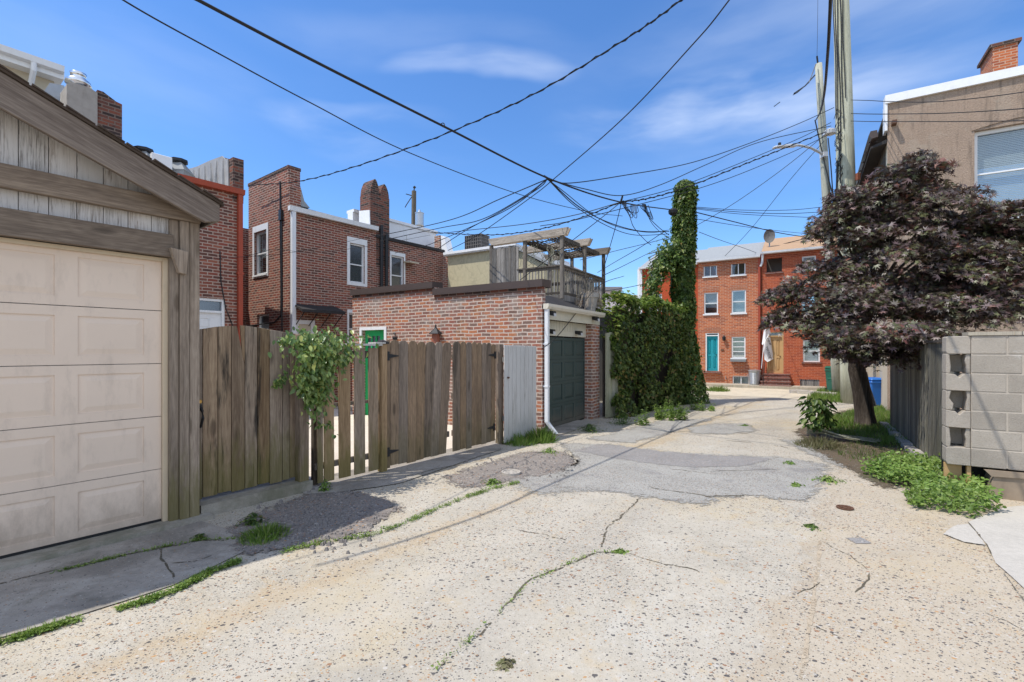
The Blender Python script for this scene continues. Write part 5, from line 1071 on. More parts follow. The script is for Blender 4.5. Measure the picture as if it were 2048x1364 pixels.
mb = MB(); mb.box(SD + .3, SD + 7, LD - 9, LD, zt - .1, zt); mb.prism([(LD, zt - 1.0), (LD + .35, zt - 1.08), (LD + .35, zt - 1.03), (LD, zt - .9)], 'x', SD + .02, SD + 7); T.part('roof', mb, M['dark_tar'])
mb = MB(); g0 = zA(250, 12.3)
mb.prism([(LD + .22, g0 - .02), (LD + .36, g0 - .02), (LD + .4, g0 - .12), (LD + .34, g0 - .22), (LD + .2, g0 - .2)], 'x', SD - .1, SD + 6)
for k in range(5): mb.box(SD + .2 + k * .8, SD + .22 + k * .8, LD + .19, LD + .40, g0 - .224, g0 - .19)
T.part('gutter', mb, M['brown_metal'])
window(T, 'x', SD, wr, wl, wz0, wz1, 1, .18, .08, (.52,), 0, .08, blind=.98)
mb = MB(); q = lOn('D', 1787, SD); z = zS('D', 1787, 250, SD); mb.box(SD - .2, SD - .002, q - .05, q + .05, z - .03, z + .06); T.part('pipe_stub', mb, M['rust'])
q0, q1 = lOn('D', 2036, SD + 1.2), lOn('D', 1985, SD + 1.2); zc = zS('D', 2000, 92, SD + 1.2)
T = Thing('chimney', 'D', (SD + 1.2, (q0 + q1) / 2, zt), 'short red brick chimney on the tan stucco house', 'chimney')
mb = MB(); mb.box(SD + 1.2, SD + 2.2, q0, q1, zt - .05, zc); T.part('stack', mb, M['brick_orange']); mb = MB(); mb.box(SD + 1.15, SD + 2.25, q0 - .06, q1 + .06, zc + .001, zc + .08); T.part('cap', mb, M['brick_sooty'])
# neighbour wall beyond, fills the view past the stucco house
# ------------------------------------------------------------- cinder block wall, right
WS, WL = 7.17, -1.36
T = Thing('block_wall', 'D', (WS, WL, 0), 'grey cinder block wall with a broken open left end', 'wall')
mb = MB(); ch = .207; zb0 = .315; WR = WL - 4
mort = MB(); mort.box(WS + .0045, WS + .19, WR, WL - .209, zb0 + .01, zb0 + 7 * ch - .012); T.part('mortar', mort, M['mortar'])
for r in range(7):
    z0 = zb0 + r * ch; z1_ = z0 + ch - .010; top = 6 - r
    q = WL - .2085; first = True
    w0 = .28 if top % 2 == 0 else .40
    while q > WR:
        e = q - w0; mb.box(WS + random.uniform(-.002, .002), WS + .2, e, q, z0, z1_, random.random()); q = e - .012; w0 = .4
    if top in (0, 2, 4, 6):
        a_, b_ = WL - .207, WL; c_ = .004 * r
        mb.prism([(a_, z0), (b_ - .01, z0 + .0), (b_, z0 + .03), (b_, z1_ - .01), (b_ - .02, z1_), (a_, z1_)] if top in (0, 6) else [(a_, z0), (b_, z0 + .005), (b_, z1_), (b_ - .08, z1_ - .015), (b_ - .11, z1_ - .05), (b_ - .15, z1_ - .005), (a_, z1_)], 'x', WS + .006, WS + .2, .8)
    else:
        mb.box(WS + .188, WS + .2, WL - .207, WL, z0, z1_, .4); w_ = .036 + .02 * (top == 3)
        mb.prism([(WL - w_, z0 - .01), (WL, z0 - .01), (WL, z1_ + .01), (WL - w_ * .8, z1_ + .01), (WL - w_ * (1.0 if top != 3 else .5), z0 + .12), (WL - w_ * 1.15, z0 + .06)], 'x', WS + .012, WS + .186, .75); mb.prism([(WL - .207, z0 - .01), (WL - .168, z0 - .01), (WL - .172, z0 + .07), (WL - .16 - .02 * (top == 3), z0 + .13), (WL - .17, z1_ + .01), (WL - .207, z1_ + .01)], 'x', WS + .02, WS + .186, .6)
T.part('blocks', mb, M['block'], bevel=.006)
mb = MB(); mb.prism(rough([(WL - .18, WS - .01), (WL - .18, WS + .22), (WR, WS + .22), (WR, WS - .01)], .08, .008, 3), 'z', zb0 + 7 * ch - .004, zb0 + 7 * ch + .035); mb.v = [(p[1], p[0], p[2]) for p in mb.v]; T.part('cap', mb, M['kerb'])
mb = MB(); mb.prism([(WL - .34, 0), (WR, 0), (WR, zb0 - .01), (WL - .4, zb0 - .03), (WL - .37, zb0 - .12)], 'x', WS - .03, WS + .22, .3); mb.prism([(WL - .3, zb0 - .012), (WL - .36, zb0 - .08), (WL - .62, zb0 - .07), (WL - .64, zb0 - .01)], 'x', WS - .05, WS - .031, .9); T.part('footing', mb, M['footing'])
mb = MB(); mb.box(WS + .04, WS + .1, WL - .215, WL - .18, 0, zb0); mb.box(WS + .1, WS + .14, WL - .15, WL - .0, 0, zb0 - .002); T.part('timber_prop', mb, M['tan_wood_door'])
mb = MB(); mb.box(WS + .3, WS + .34, WL - 4, WL - .02, 0, zb0 + .2); T.part('backing', mb, M['rubber'])
# ------------------------------------------------------------- green grey board fence, right
FL = -1.52; fa, fb = 7.4, 12.5
T = Thing('board_fence', 'D', (fa, FL, 0), 'tall grey green board fence beside the block wall under the maple', 'fence')
mb = MB(); n = 46
for i in range(n):
    a = fa + (fb - fa) * i / n; b = a + (fb - fa) / n - .006; mb.box(a, b, FL + .004 * (i % 2), FL + .024, .06 + .02 * random.random(), 1.68 + .02 * random.random() - .0 * i)
T.part('boards', mb, M['wood_greenish'])
for z in (.4, 1.4): mb = MB(); mb.box(fa, fb, FL - .06, FL - .003, z, z + .09); T.part('rail', mb, M['wood_dark'])
mb = MB(); mb.box(fa - .02, fb, FL - .03, FL + .05, 1.70, 1.73); T.part('cap_rail', mb, M['wood_dark'])
mb = MB(); k = 0; s = fa + .1
while s < fb:
    w_ = random.uniform(.18, .34); mb.prism(rough([(s, FL + .04), (s + w_, FL + .04), (s + w_, FL + .16), (s, FL + .16)], .06, .015, s), 'z', 0, .07 + .03 * random.random()); s += w_ + .02
solo('edging_stones', 'D', (fa, FL + .1, 0), mb, M['stone'], 'row of rough edging stones along the foot of the board fence', 'edging', kind='stuff')
# ------------------------------------------------------------- leaves
TP = {
 'ovate': ([(0, 0, 0), (.26, .3, .06), (.22, .65, .07), (0, 1, -.06), (-.22, .65, .07), (-.26, .3, .06)], [(0, 1, 2, 3), (0, 3, 4, 5)]),
 'ivy': ([(0, .15, 0), (.34, -.05, .02), (.46, .36, .05), (.22, .5, .06), (0, 1, -.1), (-.22, .5, .06), (-.46, .36, .05), (-.34, -.05, .02)], [(0, 1, 2, 3, 4), (0, 4, 5, 6, 7)]),
 'lance': ([(0, 0, 0), (.13, .35, .03), (.1, .7, .0), (0, 1, -.14), (-.1, .7, .0), (-.13, .35, .03)], [(0, 1, 2, 3), (0, 3, 4, 5)]),
 'blade': ([(-.05, 0, 0), (.05, 0, 0), (.035, .55, .05), (-.035, .55, .05), (0, 1, .26), (.004, 1, .26)], [(0, 1, 2, 3), (3, 2, 5, 4)]),
}
def _maple():
    v = [(0, 0, 0)]
    for a, r, rr in ((-112, .55, .24), (-68, .85, .25), (-26, .98, .28), (26, 0, 0)):
        pass
    tips = [(-105, .55), (-62, .86), (-22, 1.0), (22, 1.0), (62, .86), (105, .55)]; inn = .3
    for i, (a, r) in enumerate(tips):
        v.append((math.sin(R(a)) * r, math.cos(R(a)) * r + .05, -.12 * r))
        if i < 5: am = (a + tips[i + 1][0]) / 2; v.append((math.sin(R(am)) * inn, math.cos(R(am)) * inn + .05, .03))
    return v, [(0, 1, 2, 3, 4, 5, 6), (0, 6, 7, 8, 9, 10, 11)]
TP['maple'] = _maple()
def leaf_mesh(name, pts, nrm, size, tpl, r=None, fwd=None, jit=.5):
    pts = np.asarray(pts, float); N = len(pts); nrm = np.asarray(nrm, float) + rng.normal(0, jit, (N, 3))
    nrm /= np.linalg.norm(nrm, axis=1, keepdims=True) + 1e-9
    f = rng.normal(0, 1, (N, 3)) if fwd is None else np.asarray(fwd, float) + rng.normal(0, .35, (N, 3))
    f -= nrm * (f * nrm).sum(1, keepdims=True); f /= np.linalg.norm(f, axis=1, keepdims=True) + 1e-9
    s = np.cross(f, nrm); tv, tf = TP[tpl]; tv = np.array(tv); k = len(tv)
    size = np.asarray(size, float) * np.ones(N)
    V = pts[:, None] + size[:, None, None] * (tv[None, :, 0:1] * s[:, None] + tv[None, :, 1:2] * f[:, None] + tv[None, :, 2:3] * nrm[:, None])
    V = V.reshape(-1, 3); nl = len(tf[0]); F = np.concatenate([np.array(tf) + 0], 0)
    idx = (np.arange(N)[:, None, None] * k + F[None]).reshape(-1, nl)
    me = bpy.data.meshes.new(name); me.vertices.add(len(V)); me.vertices.foreach_set('co', V.ravel())
    me.loops.add(idx.size); me.loops.foreach_set('vertex_index', idx.ravel().astype(np.int32))
    me.polygons.add(len(idx)); me.polygons.foreach_set('loop_start', np.arange(0, idx.size, nl, dtype=np.int32))
    me.update(calc_edges=True)
    r = rng.random(N) if r is None else np.asarray(r)
    me.attributes.new('rnd', 'FLOAT', 'FACE').data.foreach_set('value', np.repeat(r, len(tf)).astype(np.float32))
    return me
def shift(me, base):
    n = len(me.vertices); a = np.empty(n * 3); me.vertices.foreach_get('co', a); a = a.reshape(-1, 3) - np.array(base); me.vertices.foreach_set('co', a.ravel()); me.update(); return me
def n3(p, sc, seed=0): return mnoise.noise(Vector(p) * sc + Vector((seed, seed * 1.3, seed * .7)))

# ivy hedge along the end of the brick garage
hA, hB = Vector((2.28, 11.45)), Vector((5.25, 14.75)); hd = (hB - hA); hL = hd.length; hd.normalize(); hn = Vector((hd.y, -hd.x))
def htop(t_): return 1.6 + (2.92 - 1.6) * min(1, max(0, (t_ + .15) / .55)) ** .6 + .12 * math.sin(t_ * 3.1) * .5
base = (hA.x, hA.y, 0)
T = Thing('ivy_hedge', 'W', base, 'dense ivy covered fence between the brick garage and the ivy column', 'hedge')
mb = MB(); q0, q1 = hA - hn * .1, hB - hn * .1
for k in range(20):
    a = q0.lerp(q1, k / 20); b = q0.lerp(q1, (k + .93) / 20); h = htop(hL * k / 20) - .3
    mb.hexa([(a.x, a.y, 0), (b.x, b.y, 0), (b.x - hn.x * .04, b.y - hn.y * .04, 0), (a.x - hn.x * .04, a.y - hn.y * .04, 0), (a.x, a.y, h), (b.x, b.y, h), (b.x - hn.x * .04, b.y - hn.y * .04, h), (a.x - hn.x * .04, a.y - hn.y * .04, h)])
T.part('fence_boards', mb, M['wood_dark'])
def hedge(N, top, dark):
    P_, N_, S_ = [], [], []
    while len(P_) < N:
        t_ = random.uniform(-.1, hL + .1); ht = htop(t_)
        if top: z = ht + random.gauss(0, .05); d = random.uniform(-.35, .32); nv = Vector((hn.x * .3, hn.y * .3, 1))
        else:
            z = random.uniform(.02, ht) ; d = .22 + .12 * n3((t_, z, 0), 1.6, 4) + .08 * n3((t_, z, 1), 4) + random.gauss(0, .05)
            if z < .5: d += .18 * (.5 - z)
            e = ht - z
            if e < .25: d -= (.25 - e) * .7
            if n3((t_, z, 3), 2.1, 9) < -.34: continue
            nv = Vector((hn.x, hn.y, .45))
        if top: z += .10 * n3((t_, d, 0), 3) - max(0, d - .1) * .6
        p = hA + hd * t_ + hn * d; P_.append((p.x, p.y, z)); N_.append(nv); S_.append(random.uniform(.06, .12))
    me = leaf_mesh('ivy_leaves', P_, N_, S_, 'ivy', fwd=[(0, 0, -1)] * N if not top else None, jit=.45)
    T.part('ivy_leaves', shift(me, base), dark)
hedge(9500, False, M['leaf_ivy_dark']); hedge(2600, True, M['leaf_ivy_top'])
# ivy column on a pole stump
cx, cy, _ = P(1369, 700, 14.7); base = (cx, cy, 0); ctop = zA(360, 14.7)
T = Thing('ivy_column', 'W', base, 'tall utility pole completely wrapped in ivy above the hedge', 'ivy column')
mb = MB(); mb.tube([(cx, cy, 0), (cx - .05, cy, ctop - .25)], [.2, .15], 10); T.part('pole', mb, M['wood_pole_dark'])
P_, N_, S_, R_ = [], [], [], []
ax = lambda z: cx - .02 * z / ctop + .03 * math.sin(z * 1.3)
while len(P_) < 12500:
    z = ctop * random.random() ** .95; a = random.uniform(0, 2 * math.pi); r_ = .30 + .09 * n3((math.cos(a), math.sin(a), z * 1.1), 1.3, 2) + .05 * n3((math.cos(a) * 2, math.sin(a) * 2, z * 3), 1.2)
    if z < 1.7: r_ += .36 * (1 - z / 1.7) ** 1.3 + .02
    if z > ctop - .2: r_ *= math.sqrt(max(.02, (ctop - z) / .2)) * .9 + .1
    r_ *= random.choice((1, 1, .96, .9, 1.05)); r_ += random.gauss(0, .025)
    P_.append((ax(z) + r_ * math.cos(a), cy + r_ * math.sin(a) * .9, z)); N_.append((math.cos(a), math.sin(a), .5)); S_.append(random.uniform(.07, .125)); R_.append(random.random())
for _ in range(1900):                             # ragged side branch on the left
    f = random.random() ** .8; cxx = -.25 - f * .95; cz = 4.35 - f * .35 + .25 * math.sin(f * 5) - (f > .8) * random.random() * .7
    sp = .34 - .14 * f; p = (cx + cxx * .95 + random.gauss(0, sp * .45), cy - .2 + random.gauss(0, .2), cz + random.gauss(0, sp * .8)); P_.append(p); N_.append((-.3, -.6, .6)); S_.append(random.uniform(.07, .12)); R_.append(random.random())
me = leaf_mesh('ivy_leaves', P_, N_, S_, 'ivy', R_, fwd=[(0, 0, -1)] * len(P_), jit=.45); T.part('ivy_leaves', shift(me, base), M['leaf_ivy'])
mb = MB()
for k in range(9): mb.tube([(cx - .1, cy, 4.2), (cx - .5, cy - .15, 4.4 + .05 * k - .2), (cx - .85, cy - .2, 4.35 + .06 * (k - 4)), (cx - 1.15, cy - .2, 4.1 + .1 * (k - 4))], .012, 4)
T.part('branch', mb, M['bark'])
# weathered door-like slab by the hedge
mb = MB(); p = hA - hd * .28 + hn * .12
for k in range(4):
    a = p + hd * (.02 + .14 * k); b = p + hd * (.155 + .14 * k); mb.hexa([(a.x, a.y, .02), (b.x, b.y, .02), (b.x - hn.x * .03, b.y - hn.y * .03, .02), (a.x - hn.x * .03, a.y - hn.y * .03, .02), (a.x, a.y, 2.0 + .02 * k), (b.x, b.y, 2.0 + .02 * k), (b.x - hn.x * .03, b.y - hn.y * .03, 2.0), (a.x - hn.x * .03, a.y - hn.y * .03, 2.0)])
solo('plank_screen', 'W', (p.x, p.y, 0), mb, M['wood_pale'], 'mossy grey plank panel between the brick pier and the ivy hedge', 'fence')

# leafy vine hanging over the pickets
bx, by, _ = W('A', sOn('A', 640, 5.1), 5.1, 0); base = (bx, by, 0); P_, N_, S_ = [], [], []
a_, c_ = sc_('A')
toV = lambda s, l, z: W('A', s, l, z)
for _ in range(1700):
    f = random.random(); zt = 1.78 - .74 * f ** 1.25 - (random.random() < .05) * .25; u = 640 + random.gauss(0, 1) * (38 - 22 * f) * (1 if f < .5 else .8) + 12 * math.sin(f * 6)
    if f < .12: u = 640 + random.gauss(0, 1) * 34 - 8
    l = 5.13 - abs(random.gauss(0, .11)) * (1.3 - .7 * f) - .03; s = sOn('A', u, l); P_.append(toV(s, l, zt + .05 * random.gauss(0, 1))); N_.append((.6, -.6, .6)); S_.append(random.uniform(.045, .085))
for _ in range(60): f = random.random(); s = sOn('A', 588 - 34 * f + 4 * random.gauss(0, 1), 5.1); P_.append(toV(s, 5.1, 1.7 - .0 * f + random.gauss(0, .02))); N_.append((.5, -.6, .6)); S_.append(.045)
for _ in range(70): f = random.random(); s = sOn('A', 574 - 25 * f + 3 * random.gauss(0, 1), 5.22); P_.append(toV(s, 5.24, 1.32 - .1 * f + random.gauss(0, .03))); N_.append((.5, -.6, .6)); S_.append(.045)
for u, v in ((642, 850), (650, 856), (660, 852), (668, 868), (636, 845), (655, 848)):
    for _ in range(5): s = sOn('A', u + random.gauss(0, 3), 5.13); P_.append(toV(s, 5.13, zL('A', u, v, 5.13) + random.gauss(0, .02))); N_.append((.6, -.6, .5)); S_.append(.055)
T = Thing('climbing_vine', 'W', base, 'bright leafy vine tumbling over the fence between gate and pickets', 'vine')
me = leaf_mesh('leaves', P_, N_, S_, 'ovate', fwd=[(0, 0, -1)] * len(P_), jit=.5); T.part('leaves', shift(me, base), M['leaf_vine'])
mb = MB()
for k in range(14):
    u = 640 + random.uniform(-36, 36); pts = []
    for j in range(7): uu = u + (640 - u) * j / 9 + random.uniform(-4, 4); l = 5.12 - .02 * (j % 2); pts.append(toV(sOn('A', uu, l), l, 1.75 - j * random.uniform(.1, .15)))
    mb.tube(pts, .005, 4)
mb.tube([toV(sOn('A', 645, 5.12), 5.12, 1.0), toV(sOn('A', 641, 5.12), 5.12, .9), toV(sOn('A', 643, 5.12), 5.12, .75), toV(sOn('A', 660, 5.12), 5.12, .72)], .004, 4)
T.part('stems', mb, M['wood_pale'])

# ------------------------------------------------------------- red maple
tx, ty = gP(1731, 852); base = (tx, ty, 0)
T = Thing('maple_tree', 'W', base, 'dark red japanese maple with a leaning trunk beside the board fence', 'tree')
mb = MB(); TR = [Vector((tx, ty, 0)), Vector((tx - .02, ty, .25)), Vector((tx - .08, ty, .7)), Vector((tx - .2, ty - .02, 1.2)), Vector((tx - .22, ty - .05, 1.7)), Vector((tx - .05, ty - .1, 2.4)), Vector((tx + .1, ty - .1, 3.2))]
mb.tube([TR[0] - Vector((0, 0, .05))] + TR, [.27, .215, .175, .165, .155, .14, .11, .06], 12)
LOB = [  # u, v, depth, horizontal radius, vertical radius
 (1790, 365, 9.6, .8, .45), (1850, 335, 9.4, .5, .28), (1730, 420, 9.8, .7, .5), (1880, 405, 9.2, .8, .45), (1960, 450, 8.9, .8, .42), (2045, 455, 8.6, .8, .5), (2080, 560, 8.4, .9, .6), (2000, 520, 8.8, .8, .5), (1712, 392, 9.7, .42, .3), (1690, 430, 9.8, .4, .3), (1990, 420, 8.8, .6, .3), (1840, 345, 9.3, .55, .3),
 (1690, 470, 9.9, .55, .36), (1648, 455, 10.0, .25, .2), (1760, 500, 9.5, .9, .5), (1860, 500, 9.0, .9, .5), (1960, 545, 8.6, .9, .5), (1670, 540, 9.8, .6, .36), (1600, 575, 9.9, .5, .28), (1552, 585, 10, .3, .2), (1625, 628, 9.7, .5, .22),
 (1720, 590, 9.2, .8, .4), (1820, 590, 8.9, .85, .4), (1900, 620, 8.5, .8, .28), (1990, 615, 8.3, .8, .26), (1565, 630, 9.8, .28, .15), (1640, 655, 9.3, .4, .17), (1690, 675, 9.2, .6, .24), (1750, 665, 8.6, .7, .26), (1830, 665, 8.2, .5, .18), (1712, 700, 9.0, .38, .12), (1785, 700, 8.8, .45, .13),
 (1760, 440, 10.1, .9, .6), (1870, 470, 9.8, .9, .6), (1710, 600, 10.0, .7, .5), (1830, 590, 9.6, .9, .5), (1950, 500, 9.4, .9, .6)]
P_, N_, S_, R_ = [], [], [], []
for (u, v, Y, rh, rv) in LOB:
    Y *= .88; rh *= .9; rv *= .9
    c = Vector(P(u, v, Y)); nspr = int(24 * rh * max(rh, .5)) + 7
    a0 = TR[5] if c.z > 2.6 else TR[4]
    mid = a0.lerp(c, .55) + Vector((0, 0, .12)); mb.tube([a0, a0.lerp(mid, .5) + Vector((0, 0, .05)), mid, c], [.055, .04, .028, .01], 6)
    for _ in range(nspr):                        # flat sprays of leaves, drooping at the rim
        d = Vector((random.gauss(0, 1), random.gauss(0, 1), random.gauss(0, 1))); d.normalize(); q = random.random() ** .45
        sc_p = c + Vector((d.x * rh * q, d.y * rh * q, d.z * rv * q)); rs = random.uniform(.14, .32); n = int(36 + 150 * rs); out = Vector((sc_p.x - tx, sc_p.y - ty, 0)); out.normalize()
        tone = random.gauss(0, .18)
        if random.random() < .5: mb.tube([c.lerp(sc_p, .1), c.lerp(sc_p, .6) + Vector((0, 0, .04)), sc_p], [.012, .008, .004], 4)
        for _ in range(n):
            r_ = rs * math.sqrt(random.random()); t_ = random.uniform(0, 6.283); dx, dy = r_ * math.cos(t_) * 1.15, r_ * math.sin(t_) * 1.15
            P_.append((sc_p.x + dx, sc_p.y + dy, sc_p.z - .35 * r_ * r_ / rs - .10 * (dx * out.x + dy * out.y) / rs + random.gauss(0, .03)))
            N_.append((out.x * .35 + dx * .5, out.y * .35 + dy * .5, 1.0)); S_.append(random.uniform(.05, .105)); R_.append(min(1, max(0, random.random() * .86 + tone + .05)))
me = leaf_mesh('crown', P_, N_, S_, 'maple', R_, jit=.6); T.part('crown', shift(me, base), M['leaf_maple'])
mb.tube([TR[3], (tx + .15, ty - .1, 1.45), (tx + .55, ty - .2, 1.75)], [.09, .06, .04], 8)
T.part('trunk', mb, M['bark'], smooth=True)
mb = MB(); q = P(1730, 770, 10.0); mb.tube([P(1748, 812, 10.1), P(1735, 775, 10.2), P(1728, 745, 10.2)], [.05, .055, .06], 8)
for k in range(4):
    p0 = Vector(P(2060, 540 + 14 * k, 7.4)); p1 = Vector(P(1960 + random.uniform(-25, 40), 575 + random.uniform(-10, 35), 7.6)); m_ = p0.lerp(p1, .5) + Vector((0, 0, random.uniform(-.1, .1))); mb.tube([p0, m_, p1, p1 + Vector((-.05, 0, -.12))], [.008, .006, .004, .002], 4)
T.part('bare_twigs', mb, M['wood_grey'])

# ------------------------------------------------------------- small plants
def weed(u, v, label, kind='tuft', r=.2, h=.3, n=220, mat='leaf_weed', z0=0.0, group='weeds growing along the alley', cat='weed'):
    x, y = gP(u, v); P_, N_, S_, F_ = [], [], [], []; tpl = 'blade'
    if kind == 'tuft':
        for _ in range(n):
            a, q = random.uniform(0, 6.28), r * math.sqrt(random.random()); hh = h * random.uniform(.45, 1) * (1 - .5 * q / r)
            P_.append((x + q * math.cos(a), y + q * math.sin(a), z0)); N_.append((math.cos(a) * random.uniform(.2, 1), math.sin(a) * random.uniform(.2, 1), .15)); S_.append(hh); F_.append((math.cos(a) * .5, math.sin(a) * .5, 1))
    elif kind == 'low':
        tpl = 'ovate'
        for _ in range(n):
            a, q = random.uniform(0, 6.28), r * min(1.25, abs(random.gauss(0, .55))); k = .5 + 1.0 * abs(n3((math.cos(a), math.sin(a), r), 1.7, u))
            P_.append((x + q * k * math.cos(a) * 1.2, y + q * k * math.sin(a), z0 + h * random.random() * (1 - .6 * q / r))); N_.append((math.cos(a) * .6, math.sin(a) * .6, 1)); S_.append(random.uniform(.014, .042)); F_.append((math.cos(a), math.sin(a), .4))
    elif kind == 'stalk':
        tpl = 'lance'; ns = max(3, int(r * 90))
        for _ in range(ns):
            a, q = random.uniform(0, 6.28), r * math.sqrt(random.random()); bx, by = x + q * math.cos(a), y + q * math.sin(a); hh = h * random.uniform(.5, 1) * (1 - .45 * q / r); lean = random.uniform(.05, .3)
            for _ in range(n // ns):
                f = random.random() ** .8; t_ = random.uniform(0, 6.28); P_.append((bx + lean * f * hh * math.cos(a), by + lean * f * hh * math.sin(a), z0 + f * hh)); N_.append((math.cos(t_) * .4, math.sin(t_) * .4, 1)); F_.append((math.cos(t_), math.sin(t_), .7)); S_.append(random.uniform(.05, .11) * (1.2 - .6 * f))
    me = leaf_mesh('weed', P_, N_, S_, tpl, fwd=F_, jit=.25)
    return solo('weed', 'W', (x, y, z0), shift(me, (x, y, z0)), M[mat], label, cat, group)
weed(1340, 838, 'tall bushy green weed in front of the ivy hedge', 'stalk', .34, .62, 1500)
weed(1284, 850, 'slim upright weed at the left foot of the ivy hedge', 'stalk', .1, .5, 260)
weed(1408, 820, 'low weed at the right foot of the ivy column', 'stalk', .3, .3, 500)
weed(1245, 848, 'dark low weed beside the brick pier of the garage', 'low', .4, .25, 700, 'leaf_ivy')
weed(1180, 862, 'sprawling weed on the slab before the dark green garage door', 'low', .3, .16, 700, 'leaf_ivy')
weed(1040, 886, 'grassy weed at the foot of the whitish plank panel', 'tuft', .32, .26, 600, 'grass')
weed(1082, 882, 'taller grassy weed around the white downspout foot', 'tuft', .26, .36, 600, 'grass')
weed(1098, 905, 'bright small weed in front of the white downspout', 'low', .16, .08, 260)
weed(530, 1075, 'spreading grassy weed on the shaded pavement before the tall gate', 'tuft', .2, .15, 700, 'grass')
weed(505, 1050, 'round low weed beside the grassy patch on the shaded pavement', 'low', .1, .12, 260, 'leaf_ivy')
weed(650, 982, 'little green weed at the foot of the leafy vine', 'low', .09, .13, 200)
weed(985, 968, 'small sunny weed left of the round grey cover', 'low', .11, .07, 220)
weed(1010, 1330, 'dry flat weed tuft in the foreground concrete', 'low', .045, .02, 170, 'leaf_dry')
weed(1240, 1104, 'thin green weed line in the branching crack', 'low', .05, .02, 120)
weed(1622, 1054, 'tiny weed tuft in the alley below the valve cover', 'low', .06, .03, 120, 'leaf_ivy')
weed(1655, 962, 'low green weed patch left of the big weed bed', 'low', .17, .07, 300)
weed(1592, 972, 'small weed on the edge of the grey asphalt patch', 'low', .09, .04, 140)
weed(1580, 928, 'little dry weed above the grey asphalt patch edge', 'low', .1, .05, 140, 'grass')
weed(1435, 782, 'wispy grass tuft before the teal door pavement', 'tuft', .45, .34, 500, 'grass')
weed(1490, 852, 'faint grass tuft at the far small asphalt patch', 'low', .12, .04, 150, 'grass')
weed(400, 1078, 'small weed in the pavement crack below the gate step', 'low', .06, .05, 120, 'leaf_ivy')
def strip(pts, n, w_, h, name, mat, tpl='ovate', sz=(.02, .045), z=.01):
    P_, N_, S_ = [], [], []; seg = [(Vector(pts[i]), Vector(pts[i + 1])) for i in range(len(pts) - 1)]; Ls = [(b - a).length for a, b in seg]
    while len(P_) < n:
        a, b = random.choices(seg, Ls)[0]; f = random.random(); p = a.lerp(b, f)
        if mnoise.noise(Vector((p.x * 2.3, p.y * 2.3, 5))) < -.34 or (mnoise.noise(Vector((p.x * 9, p.y * 9, 2))) < -.1 and random.random() < .7): continue
        d = random.gauss(0, w_); nd = Vector((-(b - a).y, (b - a).x)).normalized(); P_.append((p.x + nd.x * d, p.y + nd.y * d, z + abs(random.gauss(0, h)))); N_.append((0, 0, 1)); S_.append(random.uniform(*sz))
    me = leaf_mesh(name, P_, N_, S_, tpl, jit=.5, fwd=[(0, 0, 1)] * n if tpl == 'blade' else None)
    o = bpy.data.objects.new(name, me); COL.objects.link(o); me.materials.append(M[mat]); return o
def seam(pts, n, label, w_=.02):
    a = strip(pts, n, w_, .007, 'seam_weeds', 'leaf_weed', sz=(.009, .026)); b = strip(pts, n // 2, w_ * .8, .004, 'seam_weeds', 'grass', 'blade', sz=(.02, .055), z=.004)
    b.data.materials.clear(); me = b.data; bm = bmesh.new(); bm.from_mesh(a.data); bm.from_mesh(me); bm.to_mesh(a.data); bm.free(); bpy.data.objects.remove(b); tag(a, label, 'weeds', None, 'stuff')
seam(px((-60, 1304), (40, 1278), (150, 1244), (270, 1212), (350, 1184), (420, 1146), (480, 1124)), 3400, 'ragged line of low weeds along the shaded pavement edge', .016)
seam(px((560, 1106), (640, 1088), (740, 1072), (800, 1052), (860, 1025), (920, 1000), (980, 980), (1040, 965)), 1300, 'broken line of small weeds along the gravel strip edge')
seam(px((100, 1150), (270, 1108), (400, 1082), (480, 1080)), 420, 'thin weeds in the joint of the shaded garage pavement', .01)
seam(px((870, 1340), (960, 1265), (1000, 1225), (1060, 1165), (1130, 1130), (1195, 1105), (1265, 1110)), 150, 'sparse bits of moss in the long branching crack', .012)
# shrub with dry clippings, right of the alley
x, y = gP(1636, 880); base = (x, y, 0); T = Thing('shrub', 'W', base, 'small upright broad leaved shrub at the edge of the maple shade', 'shrub')
P_, N_, S_, F_ = [], [], [], []
for _ in range(260):
    z = .25 + .5 * random.random(); a = random.uniform(0, 6.28); r_ = random.uniform(.05, .24) * (1.1 - .5 * abs(z - .5)); P_.append((x - .02 + r_ * math.cos(a), y + r_ * math.sin(a), z)); N_.append((math.cos(a), math.sin(a), 1)); F_.append((math.cos(a), math.sin(a), -.5)); S_.append(random.uniform(.08, .16))
me = leaf_mesh('leaves', P_, N_, S_, 'ovate', fwd=F_, jit=.35); T.part('leaves', shift(me, base), M['leaf_ivy'])
mb = MB()
for k in range(12): a = k * .52; mb.tube([(x, y, 0), (x + .06 * math.cos(a), y + .06 * math.sin(a), .3), (x + .14 * math.cos(a), y + .14 * math.sin(a), .3 + .04 * k)], .008, 5)
T.part('stems', mb, M['bark'])
weed(1640, 893, 'heap of dry grass clippings around the shrub foot', 'tuft', .36, .24, 700, 'leaf_dry', group='weeds growing along the alley')
mb = MB()
for k in range(9): a = R(-25 + 7 * k); L = random.uniform(.35, .7); mb.tube([(x - .2, y, .12 + .02 * k), (x - .2 + L * math.cos(a), y - .2 - .3 * math.sin(a), .1), (x - .1 + L * 1.6 * math.cos(a), y - .3 - .3 * math.sin(a), .05)], .008, 4)
solo('fallen_twigs', 'W', (x, y, 0), mb, M['wood_pale'], 'pale fallen twigs lying across the dry clippings by the shrub', 'twigs', kind='stuff')
